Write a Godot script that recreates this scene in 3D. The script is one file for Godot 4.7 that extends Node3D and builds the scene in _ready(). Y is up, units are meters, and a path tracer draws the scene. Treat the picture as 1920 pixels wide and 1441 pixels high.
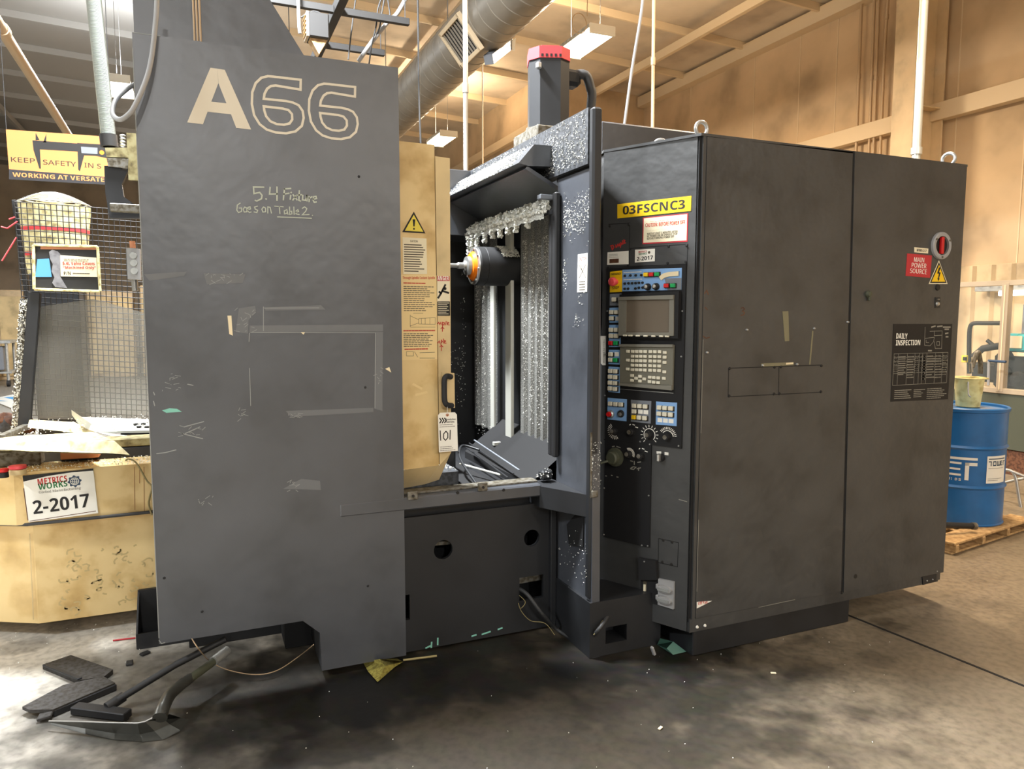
extends Node3D
# A machine shop: a charcoal horizontal machining center with its control cabinet, seen from the aisle.
# World: y up, metres; x runs along the front of the machine to the right, -z goes back into the hall.

const UP := Vector3.UP
var T0 := Transform3D.IDENTITY
var XA := Transform3D(Basis(), Vector3(0, 0, -2.988))       # front of the wide cover (x, y)
var XC := Transform3D(Basis(), Vector3(0, 0, -2.53))        # long side of the control cabinet (x, y)
var XD := Transform3D(Basis(), Vector3(0, 0, -3.095))       # front of the cream door (x, y)
var XL := Transform3D(Basis(), Vector3(0, 0, -3.8))         # front of the cream loading station (x, y)
var F0 := Vector3(1.712, 0, -2.962)                         # far foot of the operator face
var KD := Vector3(0.4507, 0, 0.8927)                        # along the operator face
var XK := Transform3D(Basis(KD, Vector3.UP, Vector3(-0.8927, 0, 0.4507)), F0)
var M := {}
var rng := RandomNumberGenerator.new()
var taken := {}
var boxes := {}


func _ready() -> void:
	rng.seed = 7
	view_and_light()
	make_materials()
	hall()
	machining_center()
	control_cabinet()
	loading_station()
	floor_litter()
	right_side()
	overhead()
	left_background()
	chips()


func view_and_light() -> void:
	var cam := Camera3D.new()
	cam.name = "camera"
	cam.position = Vector3(0, 1.5, 0)
	cam.rotation_degrees = Vector3(-5.368, -23.0665, 0)
	cam.fov = 55.565
	cam.far = 200.0
	add_child(cam)
	cam.current = true
	var e := Environment.new()
	e.background_mode = Environment.BG_COLOR
	e.background_color = Color(0.02, 0.02, 0.022)
	e.tonemap_mode = Environment.TONE_MAPPER_LINEAR
	e.tonemap_exposure = 1.36
	e.sdfgi_enabled = true
	e.ssao_enabled = true
	e.ssil_enabled = true
	var w := WorldEnvironment.new()
	w.name = "environment"
	w.environment = e
	add_child(w)


const LAMPS := [ # x, y, z, energy, warmth, label
	[4.84, 5.1, -8.89, 36.0, 0.75, "bright high bay light above the red capped motor"],
	[4.7, 5.1, -14.72, 30.0, 0.75, "distant high bay light just above the cream door"],
	[-1.04, 5.1, -13.45, 40.0, 0.0, "high bay light beside the ribbed hose, left of the cover"],
	[-1.0, 5.1, -7.6, 14.0, 0.0, "high bay light above the frame, back over the hose"],
	[0.05, 5.1, -3.95, 84.0, 0.0, "high bay light straight above the machine, out of the frame"],
	[4.5, 5.1, -3.4, 17.0, 0.75, "high bay light above the control cabinet, out of the frame"],
	[-0.8, 5.1, 2.6, 4.0, 0.1, "high bay light behind the camera on the left row"],
	[4.5, 5.1, 2.6, 4.0, 0.5, "high bay light behind the camera on the right row"],
	[-0.8, 5.1, 8.5, 45.0, 0.1, "high bay light far behind the camera on the left row"],
	[4.5, 5.1, 8.5, 40.0, 0.3, "high bay light far behind the camera on the right row"],
	[1.5, 5.1, 15.0, 50.0, 0.2, "high bay light at the far end of the hall behind the camera"],
	[-4.6, 5.1, -1.4, 26.0, 0.0, "high bay light over the left aisle, out of the frame"],
	[-6.5, 5.1, -9.0, 30.0, 0.0, "high bay light over the far left aisle"],
	[1.7, 5.1, -21.0, 30.0, 0.3, "high bay light deep in the hall behind the machine"],
]


# ---------------------------------------------------------------- nodes

func numbered(called: String) -> String:
	taken[called] = taken.get(called, -1) + 1
	return called if taken[called] == 0 else "%s_%03d" % [called, taken[called]]


func tag(o: Node, label: String, category: String, group := "", kind := "") -> Node:
	o.set_meta("label", label)
	o.set_meta("category", category)
	if group:
		o.set_meta("group", group)
	if kind:
		o.set_meta("kind", kind)
	return o


func thing(called: String, label: String, category: String, at := Vector3.ZERO, group := "") -> Node3D:
	var o := Node3D.new()
	o.name = numbered(called)
	add_child(o)
	o.position = at
	tag(o, label, category, group)
	return o


func put(parent: Node, called: String, mesh: Mesh, m: Material, xf := Transform3D.IDENTITY) -> MeshInstance3D:
	var o := MeshInstance3D.new()
	o.name = numbered(called) if parent == self else called
	o.mesh = mesh
	o.material_override = m
	parent.add_child(o, true)
	o.transform = xf if parent == self else (parent as Node3D).global_transform.affine_inverse() * xf
	return o


func structure(o: Node) -> Node:
	o.set_meta("kind", "structure")
	return o


func many(parent: Node, called: String, mesh: Mesh, m: Material, where: Array, tints := []) -> MultiMeshInstance3D:
	var mm := MultiMesh.new()
	mm.transform_format = MultiMesh.TRANSFORM_3D
	mm.mesh = mesh
	mm.instance_count = where.size()
	for i in where.size():
		mm.set_instance_transform(i, where[i])
	var o := MultiMeshInstance3D.new()
	o.name = numbered(called) if parent == self else called
	o.multimesh = mm
	o.material_override = m
	o.set_meta("kind", "stuff")
	parent.add_child(o, true)
	if parent != self:
		o.transform = (parent as Node3D).global_transform.affine_inverse()
	return o


# ---------------------------------------------------------------- shapes

func begin() -> SurfaceTool:
	var st := SurfaceTool.new()
	st.begin(Mesh.PRIMITIVE_TRIANGLES)
	return st


func tri(st: SurfaceTool, a: Vector3, b: Vector3, c: Vector3, n: Vector3, ua := Vector2.ZERO, ub := Vector2.ZERO, uc := Vector2.ZERO) -> void:
	if (b - a).cross(c - a).dot(n) > 0.0:
		var t := b
		b = c
		c = t
		var u := ub
		ub = uc
		uc = u
	var vs := [a, b, c]
	var us := [ua, ub, uc]
	for i in 3:
		st.set_normal(n)
		st.set_uv(us[i])
		st.add_vertex(vs[i])


func quad(st: SurfaceTool, a: Vector3, b: Vector3, c: Vector3, d: Vector3, n: Vector3) -> void:
	tri(st, a, b, c, n)
	tri(st, a, c, d, n)


func facet(st: SurfaceTool, a: Vector3, b: Vector3, c: Vector3, d: Vector3, away: Vector3) -> void:
	var n := (b - a).cross(c - a).normalized()
	if n.dot(away) < 0.0:
		n = -n
	quad(st, a, b, c, d, n)


func box_mesh(s: Vector3, bev := 0.003) -> ArrayMesh:
	var key := "%s %s" % [s, bev]
	if boxes.has(key):
		return boxes[key]
	var h := s / 2.0
	var b: float = minf(bev, minf(h.x, minf(h.y, h.z)) * 0.45)
	var st := begin()
	for ax in 3:
		var i := (ax + 1) % 3
		var j := (ax + 2) % 3
		for sg in [-1.0, 1.0]:
			var n := Vector3.ZERO
			n[ax] = sg
			var p := []
			for q in [[-1, -1], [1, -1], [1, 1], [-1, 1]]:
				var v := Vector3.ZERO
				v[ax] = sg * h[ax]
				v[i] = q[0] * (h[i] - b)
				v[j] = q[1] * (h[j] - b)
				p.append(v)
			quad(st, p[0], p[1], p[2], p[3], n)
		for si in [-1.0, 1.0]:
			for sj in [-1.0, 1.0]:
				var n2 := Vector3.ZERO
				n2[i] = si
				n2[j] = sj
				n2 = n2.normalized()
				var e := []
				for q in [[-1, 0], [1, 0], [1, 1], [-1, 1]]:
					var v := Vector3.ZERO
					v[ax] = q[0] * (h[ax] - b)
					v[i] = si * (h[i] - (b if q[1] == 0 else 0.0))
					v[j] = sj * (h[j] - (0.0 if q[1] == 0 else b))
					e.append(v)
				quad(st, e[0], e[1], e[2], e[3], n2)
	for sx in [-1.0, 1.0]:
		for sy in [-1.0, 1.0]:
			for sz in [-1.0, 1.0]:
				var g := Vector3(sx, sy, sz)
				tri(st, g * (h - Vector3(0, b, b)), g * (h - Vector3(b, 0, b)), g * (h - Vector3(b, b, 0)), g.normalized())
	boxes[key] = st.commit()
	return boxes[key]


func bx(parent: Node, called: String, m: Material, c: Vector3, s: Vector3, xf := Transform3D.IDENTITY, bev := 0.003) -> MeshInstance3D:
	return put(parent, called, box_mesh(s, bev), m, xf * Transform3D(Basis(), c))


func span(parent: Node, called: String, m: Material, a: Vector3, b: Vector3, bev := 0.003) -> MeshInstance3D:
	return bx(parent, called, m, (a + b) / 2.0, (b - a).abs(), T0, bev)


# a box that runs from a to b with a w x h section
func bar(parent: Node, called: String, m: Material, a: Vector3, b: Vector3, w: float, h: float, up := Vector3.UP) -> MeshInstance3D:
	var d := (b - a).normalized()
	var r := up.cross(d).normalized()
	var u := d.cross(r)
	return put(parent, called, box_mesh(Vector3(w, h, (b - a).length())), m, Transform3D(Basis(r, u, d), (a + b) / 2.0))


func prism_mesh(pts: PackedVector2Array, z0: float, z1: float) -> ArrayMesh:
	if Geometry2D.is_polygon_clockwise(pts):
		pts.reverse()
	var lo := pts[0]
	var hi := pts[0]
	for p in pts:
		lo = lo.min(p)
		hi = hi.max(p)
	var sz := (hi - lo).max(Vector2(1e-6, 1e-6))
	var st := begin()
	var ix := Geometry2D.triangulate_polygon(pts)
	for k in range(0, ix.size(), 3):
		var p := [pts[ix[k]], pts[ix[k + 1]], pts[ix[k + 2]]]
		var u := []
		for q in p:
			u.append(Vector2((q.x - lo.x) / sz.x, (hi.y - q.y) / sz.y))
		tri(st, Vector3(p[0].x, p[0].y, z1), Vector3(p[1].x, p[1].y, z1), Vector3(p[2].x, p[2].y, z1), Vector3.BACK, u[0], u[1], u[2])
		tri(st, Vector3(p[0].x, p[0].y, z0), Vector3(p[1].x, p[1].y, z0), Vector3(p[2].x, p[2].y, z0), Vector3.FORWARD, u[0], u[1], u[2])
	for i in pts.size():
		var a := pts[i]
		var b := pts[(i + 1) % pts.size()]
		var d := (b - a).normalized()
		quad(st, Vector3(a.x, a.y, z0), Vector3(b.x, b.y, z0), Vector3(b.x, b.y, z1), Vector3(a.x, a.y, z1), Vector3(d.y, -d.x, 0))
	return st.commit()


func pr(parent: Node, called: String, m: Material, pts: Array, z0: float, z1: float, xf := Transform3D.IDENTITY) -> MeshInstance3D:
	return put(parent, called, prism_mesh(PackedVector2Array(pts), z0, z1), m, xf)


# a thin sticker or plate with four corners given in a plane
func plate(parent: Node, called: String, m: Material, pts: Array, xf: Transform3D, t := 0.0012, label := "") -> MeshInstance3D:
	var o := pr(parent, called, m, pts, 0.0, t, xf)
	if label:
		o.set_meta("label", label)
	return o


func rect(a: Vector2, b: Vector2) -> Array:
	return [a, Vector2(b.x, a.y), b, Vector2(a.x, b.y)]


func disc(c: Vector2, r: float, n := 20, ry := 0.0) -> Array:
	var a := []
	for i in n:
		a.append(c + Vector2(cos(TAU * i / n) * r, sin(TAU * i / n) * (ry if ry > 0 else r)))
	return a


func smooth(p: Array, steps := 6) -> Array:
	var o := []
	for i in p.size() - 1:
		var a = p[maxi(i - 1, 0)]
		var d = p[mini(i + 2, p.size() - 1)]
		for k in steps:
			o.append(p[i].cubic_interpolate(p[i + 1], a, d, float(k) / steps))
	o.append(p[-1])
	return o


func tube_mesh(path: Array, r: float, sides := 8, r_end := -1.0) -> ArrayMesh:
	var st := begin()
	var rings := []
	var n := path.size()
	var u := Vector3.ZERO
	for i in n:
		var d: Vector3 = (path[mini(i + 1, n - 1)] - path[maxi(i - 1, 0)]).normalized()
		if i == 0:
			u = d.cross(UP if absf(d.y) < 0.9 else Vector3.RIGHT).normalized()
		else:
			u = (u - d * u.dot(d)).normalized()
		var v := d.cross(u)
		var rr := r if r_end < 0 else lerpf(r, r_end, float(i) / (n - 1))
		var ring := []
		for k in sides:
			var nn := u * cos(TAU * k / sides) + v * sin(TAU * k / sides)
			ring.append([path[i] + nn * rr, nn])
		rings.append(ring)
	for i in n - 1:
		for k in sides:
			var a = rings[i][k]
			var b = rings[i][(k + 1) % sides]
			var c = rings[i + 1][(k + 1) % sides]
			var d2 = rings[i + 1][k]
			for t in [[a, b, c], [a, c, d2]]:
				var fl: bool = (t[1][0] - t[0][0]).cross(t[2][0] - t[0][0]).dot(a[1]) > 0.0
				for q in ([t[0], t[2], t[1]] if fl else t):
					st.set_normal(q[1])
					st.set_uv(Vector2.ZERO)
					st.add_vertex(q[0])
	for e in [0, n - 1]:
		var d3: Vector3 = (path[0] - path[1]).normalized() if e == 0 else (path[n - 1] - path[n - 2]).normalized()
		for k in sides:
			tri(st, path[e], rings[e][k][0], rings[e][(k + 1) % sides][0], d3)
	return st.commit()


func tb(parent: Node, called: String, m: Material, path: Array, r: float, sides := 8, r_end := -1.0) -> MeshInstance3D:
	return put(parent, called, tube_mesh(path, r, sides, r_end), m)


# profile of (radius, height) turned about local y; crisp along the profile, smooth around
func lathe_mesh(prof: Array, n := 28) -> ArrayMesh:
	var st := begin()
	for i in prof.size() - 1:
		var p: Vector2 = prof[i]
		var q: Vector2 = prof[i + 1]
		var d := (q - p).normalized()
		for k in n:
			var a0 := TAU * k / n
			var a1 := TAU * (k + 1) / n
			var e0 := Vector3(cos(a0), 0, sin(a0))
			var e1 := Vector3(cos(a1), 0, sin(a1))
			var n0 := e0 * d.y - UP * d.x
			var n1 := e1 * d.y - UP * d.x
			var v := [[e0 * p.x + UP * p.y, n0], [e1 * p.x + UP * p.y, n1], [e1 * q.x + UP * q.y, n1], [e0 * q.x + UP * q.y, n0]]
			for t in [[0, 1, 2], [0, 2, 3]]:
				var f := [v[t[0]], v[t[1]], v[t[2]]]
				var cr: Vector3 = (f[1][0] - f[0][0]).cross(f[2][0] - f[0][0])
				if cr.length() < 1e-12:
					continue
				if cr.dot(n0 + n1) > 0.0:
					f = [f[0], f[2], f[1]]
				for w in f:
					st.set_normal(w[1].normalized())
					st.set_uv(Vector2(atan2(w[0].z, w[0].x) / TAU + 0.5, w[0].y))
					st.add_vertex(w[0])
	return st.commit()


func lt(parent: Node, called: String, m: Material, prof: Array, xf: Transform3D, n := 28) -> MeshInstance3D:
	return put(parent, called, lathe_mesh(prof, n), m, xf)


# a lathe axis that points along d from o
func axis(o: Vector3, d: Vector3) -> Transform3D:
	var y := d.normalized()
	var x := y.cross(Vector3.RIGHT if absf(y.x) < 0.9 else Vector3.UP).normalized()
	return Transform3D(Basis(x, y, x.cross(y)), o)


func in_plane(xf: Transform3D, p: Vector2, off := 0.0) -> Vector3:
	return xf * Vector3(p.x, p.y, off)


# a round knob or button standing on a plane
func knob(parent: Node, called: String, m: Material, p: Vector2, prof: Array, xf: Transform3D, n := 16) -> MeshInstance3D:
	return lt(parent, called, m, prof, axis(in_plane(xf, p), xf.basis.z), n)


func font(bold: bool, face: String) -> Font:
	var key := face + str(bold)
	if not M.has(key):
		var f := SystemFont.new()
		f.font_names = PackedStringArray([face])
		f.font_weight = 700 if bold else 400
		M[key] = f
	return M[key]


# one line of lettering whose baseline runs from a to b in a plane, h high
func tx(parent: Node, called: String, words: String, m: Material, a: Vector2, b: Vector2, h: float, xf: Transform3D, off := 0.0013, bold := true, face := "Droid Sans") -> MeshInstance3D:
	var t := TextMesh.new()
	t.text = words
	t.font = font(bold, face)
	t.font_size = 48
	t.pixel_size = 0.01
	t.depth = 0.02
	t.curve_step = 3.0
	t.horizontal_alignment = HORIZONTAL_ALIGNMENT_LEFT
	var bb := t.get_aabb()
	var w := (b - a).length()
	var sx := w / maxf(bb.size.x, 0.001)
	var sy := h / maxf(bb.size.y, 0.001)
	var ang := (b - a).angle()
	var bs := Basis(Vector3(0, 0, 1), ang) * Basis.from_scale(Vector3(sx, sy, 0.02))
	var c := bb.position + bb.size / 2.0
	var mid := (a + b) / 2.0 + Vector2(0, h / 2.0).rotated(ang)
	var loc := Transform3D(bs, Vector3(mid.x, mid.y, off) - bs * Vector3(c.x, c.y, c.z))
	return put(parent, called, t, m, xf * loc)


# flat brush strokes in a plane: handwriting, tape lines, scratches
func strokes_mesh(lines: Array, w: float, off := 0.0012) -> ArrayMesh:
	var st := begin()
	for l in lines:
		var n: int = l.size()
		var shut: bool = n > 3 and l[0].distance_to(l[-1]) < 1e-6
		var left := []
		var right := []
		for i in n:
			var d0: Vector2 = (l[i] - l[i - 1]).normalized() if i > 0 else ((l[0] - l[n - 2]).normalized() if shut else (l[1] - l[0]).normalized())
			var d1: Vector2 = (l[i + 1] - l[i]).normalized() if i < n - 1 else ((l[1] - l[0]).normalized() if shut else d0)
			var m := (d0 + d1).normalized() if (d0 + d1).length() > 0.05 else d1
			var k := w / 2.0 / maxf(absf(m.dot(d0)), 0.45)
			var p: Vector2 = l[i]
			if not shut and i == 0:
				p -= d1 * w * 0.35
			if not shut and i == n - 1:
				p += d0 * w * 0.35
			left.append(p + Vector2(-m.y, m.x) * k)
			right.append(p - Vector2(-m.y, m.x) * k)
		for i in n - 1:
			var q := [right[i], right[i + 1], left[i + 1], left[i]]
			quad(st, Vector3(q[0].x, q[0].y, off), Vector3(q[1].x, q[1].y, off), Vector3(q[2].x, q[2].y, off), Vector3(q[3].x, q[3].y, off), Vector3.BACK)
			for s in [0, 2]:
				var g: Vector2 = q[s]
				var h: Vector2 = q[s + 1]
				var e := (h - g).normalized()
				quad(st, Vector3(g.x, g.y, 0), Vector3(h.x, h.y, 0), Vector3(h.x, h.y, off), Vector3(g.x, g.y, off), Vector3(e.y, -e.x, 0))
	return st.commit()


func strokes(parent: Node, called: String, m: Material, lines: Array, w: float, xf: Transform3D, off := 0.0012) -> MeshInstance3D:
	return put(parent, called, strokes_mesh(lines, w, off), m, xf)


# rows of print too small to read: dashes of uneven length between two corners
func fine_print(parent: Node, called: String, m: Material, tl: Vector2, br: Vector2, rows: int, xf: Transform3D, fill := 0.5, off := 0.0013) -> MeshInstance3D:
	var lines := []
	var dy := (tl.y - br.y) / rows
	for i in rows:
		var y := tl.y - dy * (i + 0.5)
		var x := tl.x
		var end := br.x - (br.x - tl.x) * rng.randf_range(0.0, 0.35)
		while x < end:
			var l := (br.x - tl.x) * rng.randf_range(0.04, 0.13)
			lines.append([Vector2(x, y), Vector2(minf(x + l, br.x), y)])
			x += l + (br.x - tl.x) * 0.03
	return put(parent, called, strokes_mesh(lines, dy * fill, off), m, xf)


# ---------------------------------------------------------------- materials

func noise_tex(size: int, freq: float, ramp: Array, sd := 1, oct := 4, normal := 0.0) -> NoiseTexture2D:
	var f := FastNoiseLite.new()
	f.noise_type = FastNoiseLite.TYPE_SIMPLEX_SMOOTH
	f.frequency = freq
	f.fractal_octaves = oct
	f.seed = sd
	var t := NoiseTexture2D.new()
	t.width = size
	t.height = size
	t.seamless = true
	t.noise = f
	if normal > 0.0:
		t.as_normal_map = true
		t.bump_strength = normal
	elif ramp:
		var g := Gradient.new()
		var off := PackedFloat32Array()
		var col := PackedColorArray()
		for r in ramp:
			off.append(r[0])
			col.append(r[1])
		g.offsets = off
		g.colors = col
		t.color_ramp = g
	return t


func gray(v: float) -> Color:
	return Color(v, v, v)


func mat(called: String, c: Color, rough := 0.6, metal := 0.0, tex: Texture2D = null, scale := 1.0, bump: Texture2D = null, bump_scale := 0.3) -> StandardMaterial3D:
	var m := StandardMaterial3D.new()
	m.resource_name = called
	m.albedo_color = c
	m.roughness = rough
	m.metallic = metal
	if tex or bump:
		m.uv1_triplanar = true
		m.uv1_world_triplanar = true
		m.uv1_scale = Vector3.ONE * scale
	if tex:
		m.albedo_texture = tex
	if bump:
		m.normal_enabled = true
		m.normal_texture = bump
		m.normal_scale = bump_scale
	M[called] = m
	return m


func make_materials() -> void:
	var worn := noise_tex(512, 0.006, [[0.0, gray(0.74)], [0.45, gray(0.92)], [1.0, gray(1.0)]], 3, 5)
	var dirty := noise_tex(512, 0.008, [[0.0, Color(0.72, 0.66, 0.54)], [0.3, Color(0.88, 0.84, 0.76)], [0.55, Color(0.97, 0.96, 0.94)], [1.0, Color(1, 1, 1)]], 5, 6)
	var filthy := noise_tex(512, 0.02, [[0.0, Color(0.4, 0.36, 0.28)], [0.32, Color(0.72, 0.67, 0.57)], [0.6, Color(0.93, 0.9, 0.84)], [1.0, Color(1, 1, 1)]], 9, 6)
	var scurf := noise_tex(512, 0.03, [[0.0, gray(0.55)], [0.5, gray(0.8)], [0.62, gray(1.0)], [1.0, gray(1.0)]], 11, 4)
	var peel := noise_tex(256, 0.06, [], 13, 3, 1.2)
	var coarse := noise_tex(256, 0.03, [], 15, 4, 3.0)
	var grain := noise_tex(256, 0.02, [[0.0, Color(0.68, 0.6, 0.5)], [0.5, Color(0.86, 0.8, 0.7)], [1.0, Color(1, 0.97, 0.9)]], 17, 3)
	mat("charcoal", Color(0.275, 0.287, 0.31), 0.36, 0.0, worn, 0.7, peel, 0.12)
	mat("cabinet", Color(0.263, 0.265, 0.265), 0.42, 0.0, worn, 0.8, peel, 0.35)
	mat("charcoal_dark", Color(0.135, 0.14, 0.15), 0.5, 0.0, worn, 0.9)
	mat("splashed", Color(0.27, 0.28, 0.295), 0.5, 0.0, scurf, 2.2)
	mat("black", Color(0.09, 0.09, 0.095), 0.6)
	mat("panel_black", Color(0.125, 0.125, 0.13), 0.5)
	mat("pit", Color(0.05, 0.05, 0.055), 0.8)
	mat("rubber", Color(0.12, 0.12, 0.125), 0.7)
	mat("cream", Color(0.89, 0.785, 0.565), 0.5, 0.0, dirty, 0.8)
	mat("cream_plain", Color(0.89, 0.79, 0.585), 0.5, 0.0, worn, 0.7)
	mat("cream_sheet", Color(0.93, 0.91, 0.78), 0.55, 0.0, filthy, 1.6)
	mat("olive", Color(0.62, 0.6, 0.45), 0.6, 0.0, filthy, 1.6)
	mat("steel", Color(0.7, 0.7, 0.69), 0.35, 0.8)
	mat("galvanised", Color(0.74, 0.75, 0.74), 0.45, 0.55, worn, 3.0)
	mat("guide_white", Color(0.8, 0.8, 0.76), 0.4, 0.2)
	mat("dirty_steel", Color(0.5, 0.5, 0.49), 0.5, 0.4, filthy, 3.0)
	mat("way_cover", Color(0.62, 0.62, 0.6), 0.5, 0.2, noise_tex(512, 0.05, [[0.0, gray(0.3)], [0.42, gray(0.62)], [0.56, gray(1.0)], [1.0, gray(1.0)]], 19, 4), 7.0)
	mat("chip", Color(0.93, 0.93, 0.9), 0.45, 0.15)
	mat("chip_bed", Color(0.9, 0.9, 0.86), 0.7, 0.1, scurf, 9.0)
	mat("orange", Color(0.95, 0.5, 0.1), 0.35)
	mat("red", Color(0.78, 0.1, 0.1), 0.45)
	mat("red_pink", Color(0.85, 0.28, 0.3), 0.45)
	mat("sign_red", Color(0.72, 0.16, 0.2), 0.5)
	mat("green", Color(0.05, 0.6, 0.32), 0.45)
	mat("yellow", Color(0.93, 0.76, 0.06), 0.5)
	mat("yellow_pale", Color(0.88, 0.8, 0.25), 0.5)
	mat("panel_blue", Color(0.5, 0.66, 0.85), 0.5)
	mat("panel_gray", Color(0.45, 0.47, 0.5), 0.5)
	mat("bezel", Color(0.47, 0.46, 0.42), 0.4)
	mat("screen", Color(0.42, 0.38, 0.33), 0.25)
	mat("key", Color(0.86, 0.84, 0.76), 0.5)
	mat("white", Color(0.93, 0.92, 0.88), 0.6)
	mat("paper", Color(0.9, 0.86, 0.74), 0.7)
	mat("paper_aged", Color(0.9, 0.8, 0.58), 0.7)
	mat("tape", Color(0.88, 0.82, 0.68), 0.7)
	mat("tape_olive", Color(0.47, 0.45, 0.35), 0.7)
	mat("lettering", Color(0.84, 0.8, 0.72), 0.6)
	mat("chalk", Color(0.7, 0.72, 0.66), 0.9)
	mat("ink", Color(0.1, 0.09, 0.08), 0.7)
	mat("ink_soft", Color(0.35, 0.32, 0.27), 0.7)
	mat("ink_red", Color(0.72, 0.16, 0.13), 0.7)
	mat("ink_green", Color(0.1, 0.42, 0.22), 0.7)
	mat("residue", Color(0.56, 0.57, 0.56), 0.8)
	mat("residue_faint", Color(0.42, 0.425, 0.43), 0.75)
	mat("print_gray", Color(0.55, 0.54, 0.5), 0.7)
	mat("aqua", Color(0.5, 0.75, 0.68), 0.7)
	mat("drum_blue", Color(0.13, 0.43, 0.7), 0.35, 0.0, worn, 1.0)
	mat("wood", Color(0.82, 0.72, 0.57), 0.8, 0.0, grain, 4.0)
	mat("bucket", Color(0.93, 0.9, 0.66), 0.45, 0.0, dirty, 3.0)
	mat("wall_liner", Color(0.86, 0.75, 0.6), 0.7, 0.0, worn, 0.2, coarse, 0.15)
	mat("wall", Color(0.86, 0.75, 0.6), 0.75, 0.0, worn, 0.25, coarse, 0.12)
	mat("wall_metal", Color(0.88, 0.78, 0.62), 0.5, 0.0, worn, 0.5)
	mat("liner", Color(0.87, 0.81, 0.72), 0.7, 0.0, worn, 0.2, coarse, 0.15)
	mat("hall_gray", Color(0.7, 0.69, 0.67), 0.7)
	mat("beam", Color(0.86, 0.78, 0.65), 0.6)
	mat("duct", Color(0.6, 0.57, 0.52), 0.45, 0.2, worn, 0.5)
	mat("conduit", Color(0.78, 0.78, 0.75), 0.35, 0.5)
	mat("conduit_warm", Color(0.75, 0.65, 0.52), 0.5, 0.1)
	mat("cable", Color(0.2, 0.2, 0.2), 0.6)
	mat("cable_gray", Color(0.6, 0.6, 0.6), 0.5)
	mat("cable_tan", Color(0.55, 0.5, 0.33), 0.6)
	mat("hose", Color(0.72, 0.74, 0.72), 0.45, 0.3)
	mat("rack", Color(0.15, 0.145, 0.14), 0.6)
	mat("banner_orange", Color(0.8, 0.5, 0.27), 0.7)
	mat("banner_black", Color(0.13, 0.12, 0.13), 0.7)
	mat("rust", Color(0.42, 0.27, 0.18), 0.8, 0.0, filthy, 3.0)
	mat("green_gray", Color(0.27, 0.28, 0.22), 0.6)
	mat("teal", Color(0.2, 0.68, 0.7), 0.5)
	mat("aluminium", Color(0.75, 0.68, 0.58), 0.4, 0.4)
	mat("dark_board", Color(0.24, 0.24, 0.25), 0.7, 0.0, filthy, 4.0)
	mat("shovel_steel", Color(0.33, 0.33, 0.31), 0.35, 0.5, worn, 3.0)
	mat("rag", Color(0.62, 0.6, 0.3), 0.9, 0.0, filthy, 6.0)
	mat("glass_green", Color(0.25, 0.4, 0.35), 0.5)
	mat("barrel_white", Color(0.96, 0.95, 0.78), 0.7, 0.0, filthy, 2.0)
	mat("sky_blue", Color(0.35, 0.62, 0.82), 0.6)
	mat("foil", Color(0.7, 0.7, 0.72), 0.3, 0.6, worn, 6.0)
	mat("grating", Color(0.62, 0.62, 0.63), 0.5, 0.3)
	mat("orange_wood", Color(0.75, 0.5, 0.35), 0.7)
	var pane := mat("dirty_pane", Color(0.42, 0.41, 0.38, 0.66), 0.6)
	pane.transparency = BaseMaterial3D.TRANSPARENCY_ALPHA
	var glass := mat("glass", Color(0.9, 0.95, 0.93, 0.03), 0.05)
	glass.transparency = BaseMaterial3D.TRANSPARENCY_ALPHA
	M.panel_black.metallic_specular = 0.35
	glass.metallic_specular = 0.25
	M.charcoal.metallic_specular = 0.68
	M.cabinet.metallic_specular = 0.55
	var fl := mat("concrete", Color(1, 1, 1), 0.5, 0.0, noise_tex(1024, 0.012, [[0.0, gray(0.8)], [0.4, gray(0.93)], [0.7, gray(1.0)], [1.0, gray(1.0)]], 21, 6), 1.6, coarse, 0.1)
	fl.vertex_color_use_as_albedo = true
	for w in [["lens_warm", Color(1, 0.93, 0.8)], ["lens_cool", Color(1, 0.98, 0.95)]]:
		var l := mat(w[0], Color(1, 1, 1), 0.5)
		l.emission_enabled = true
		l.emission = w[1]
		l.emission_energy_multiplier = 6.0


# ---------------------------------------------------------------- the hall

func stain_and_shade(p: Vector2, c: Vector3, r: float, amount: float, n: FastNoiseLite, stretch := 1.0) -> float:  # serves both oil spots and shade painted into the floor colour
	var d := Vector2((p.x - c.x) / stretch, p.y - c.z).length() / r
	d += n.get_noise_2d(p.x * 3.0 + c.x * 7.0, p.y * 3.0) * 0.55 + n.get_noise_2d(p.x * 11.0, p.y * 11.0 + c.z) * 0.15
	return 1.0 - amount * (1.0 - smoothstep(0.86 if r < 0.22 else 0.6, 1.0 if r < 0.22 else 1.1, d))


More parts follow.
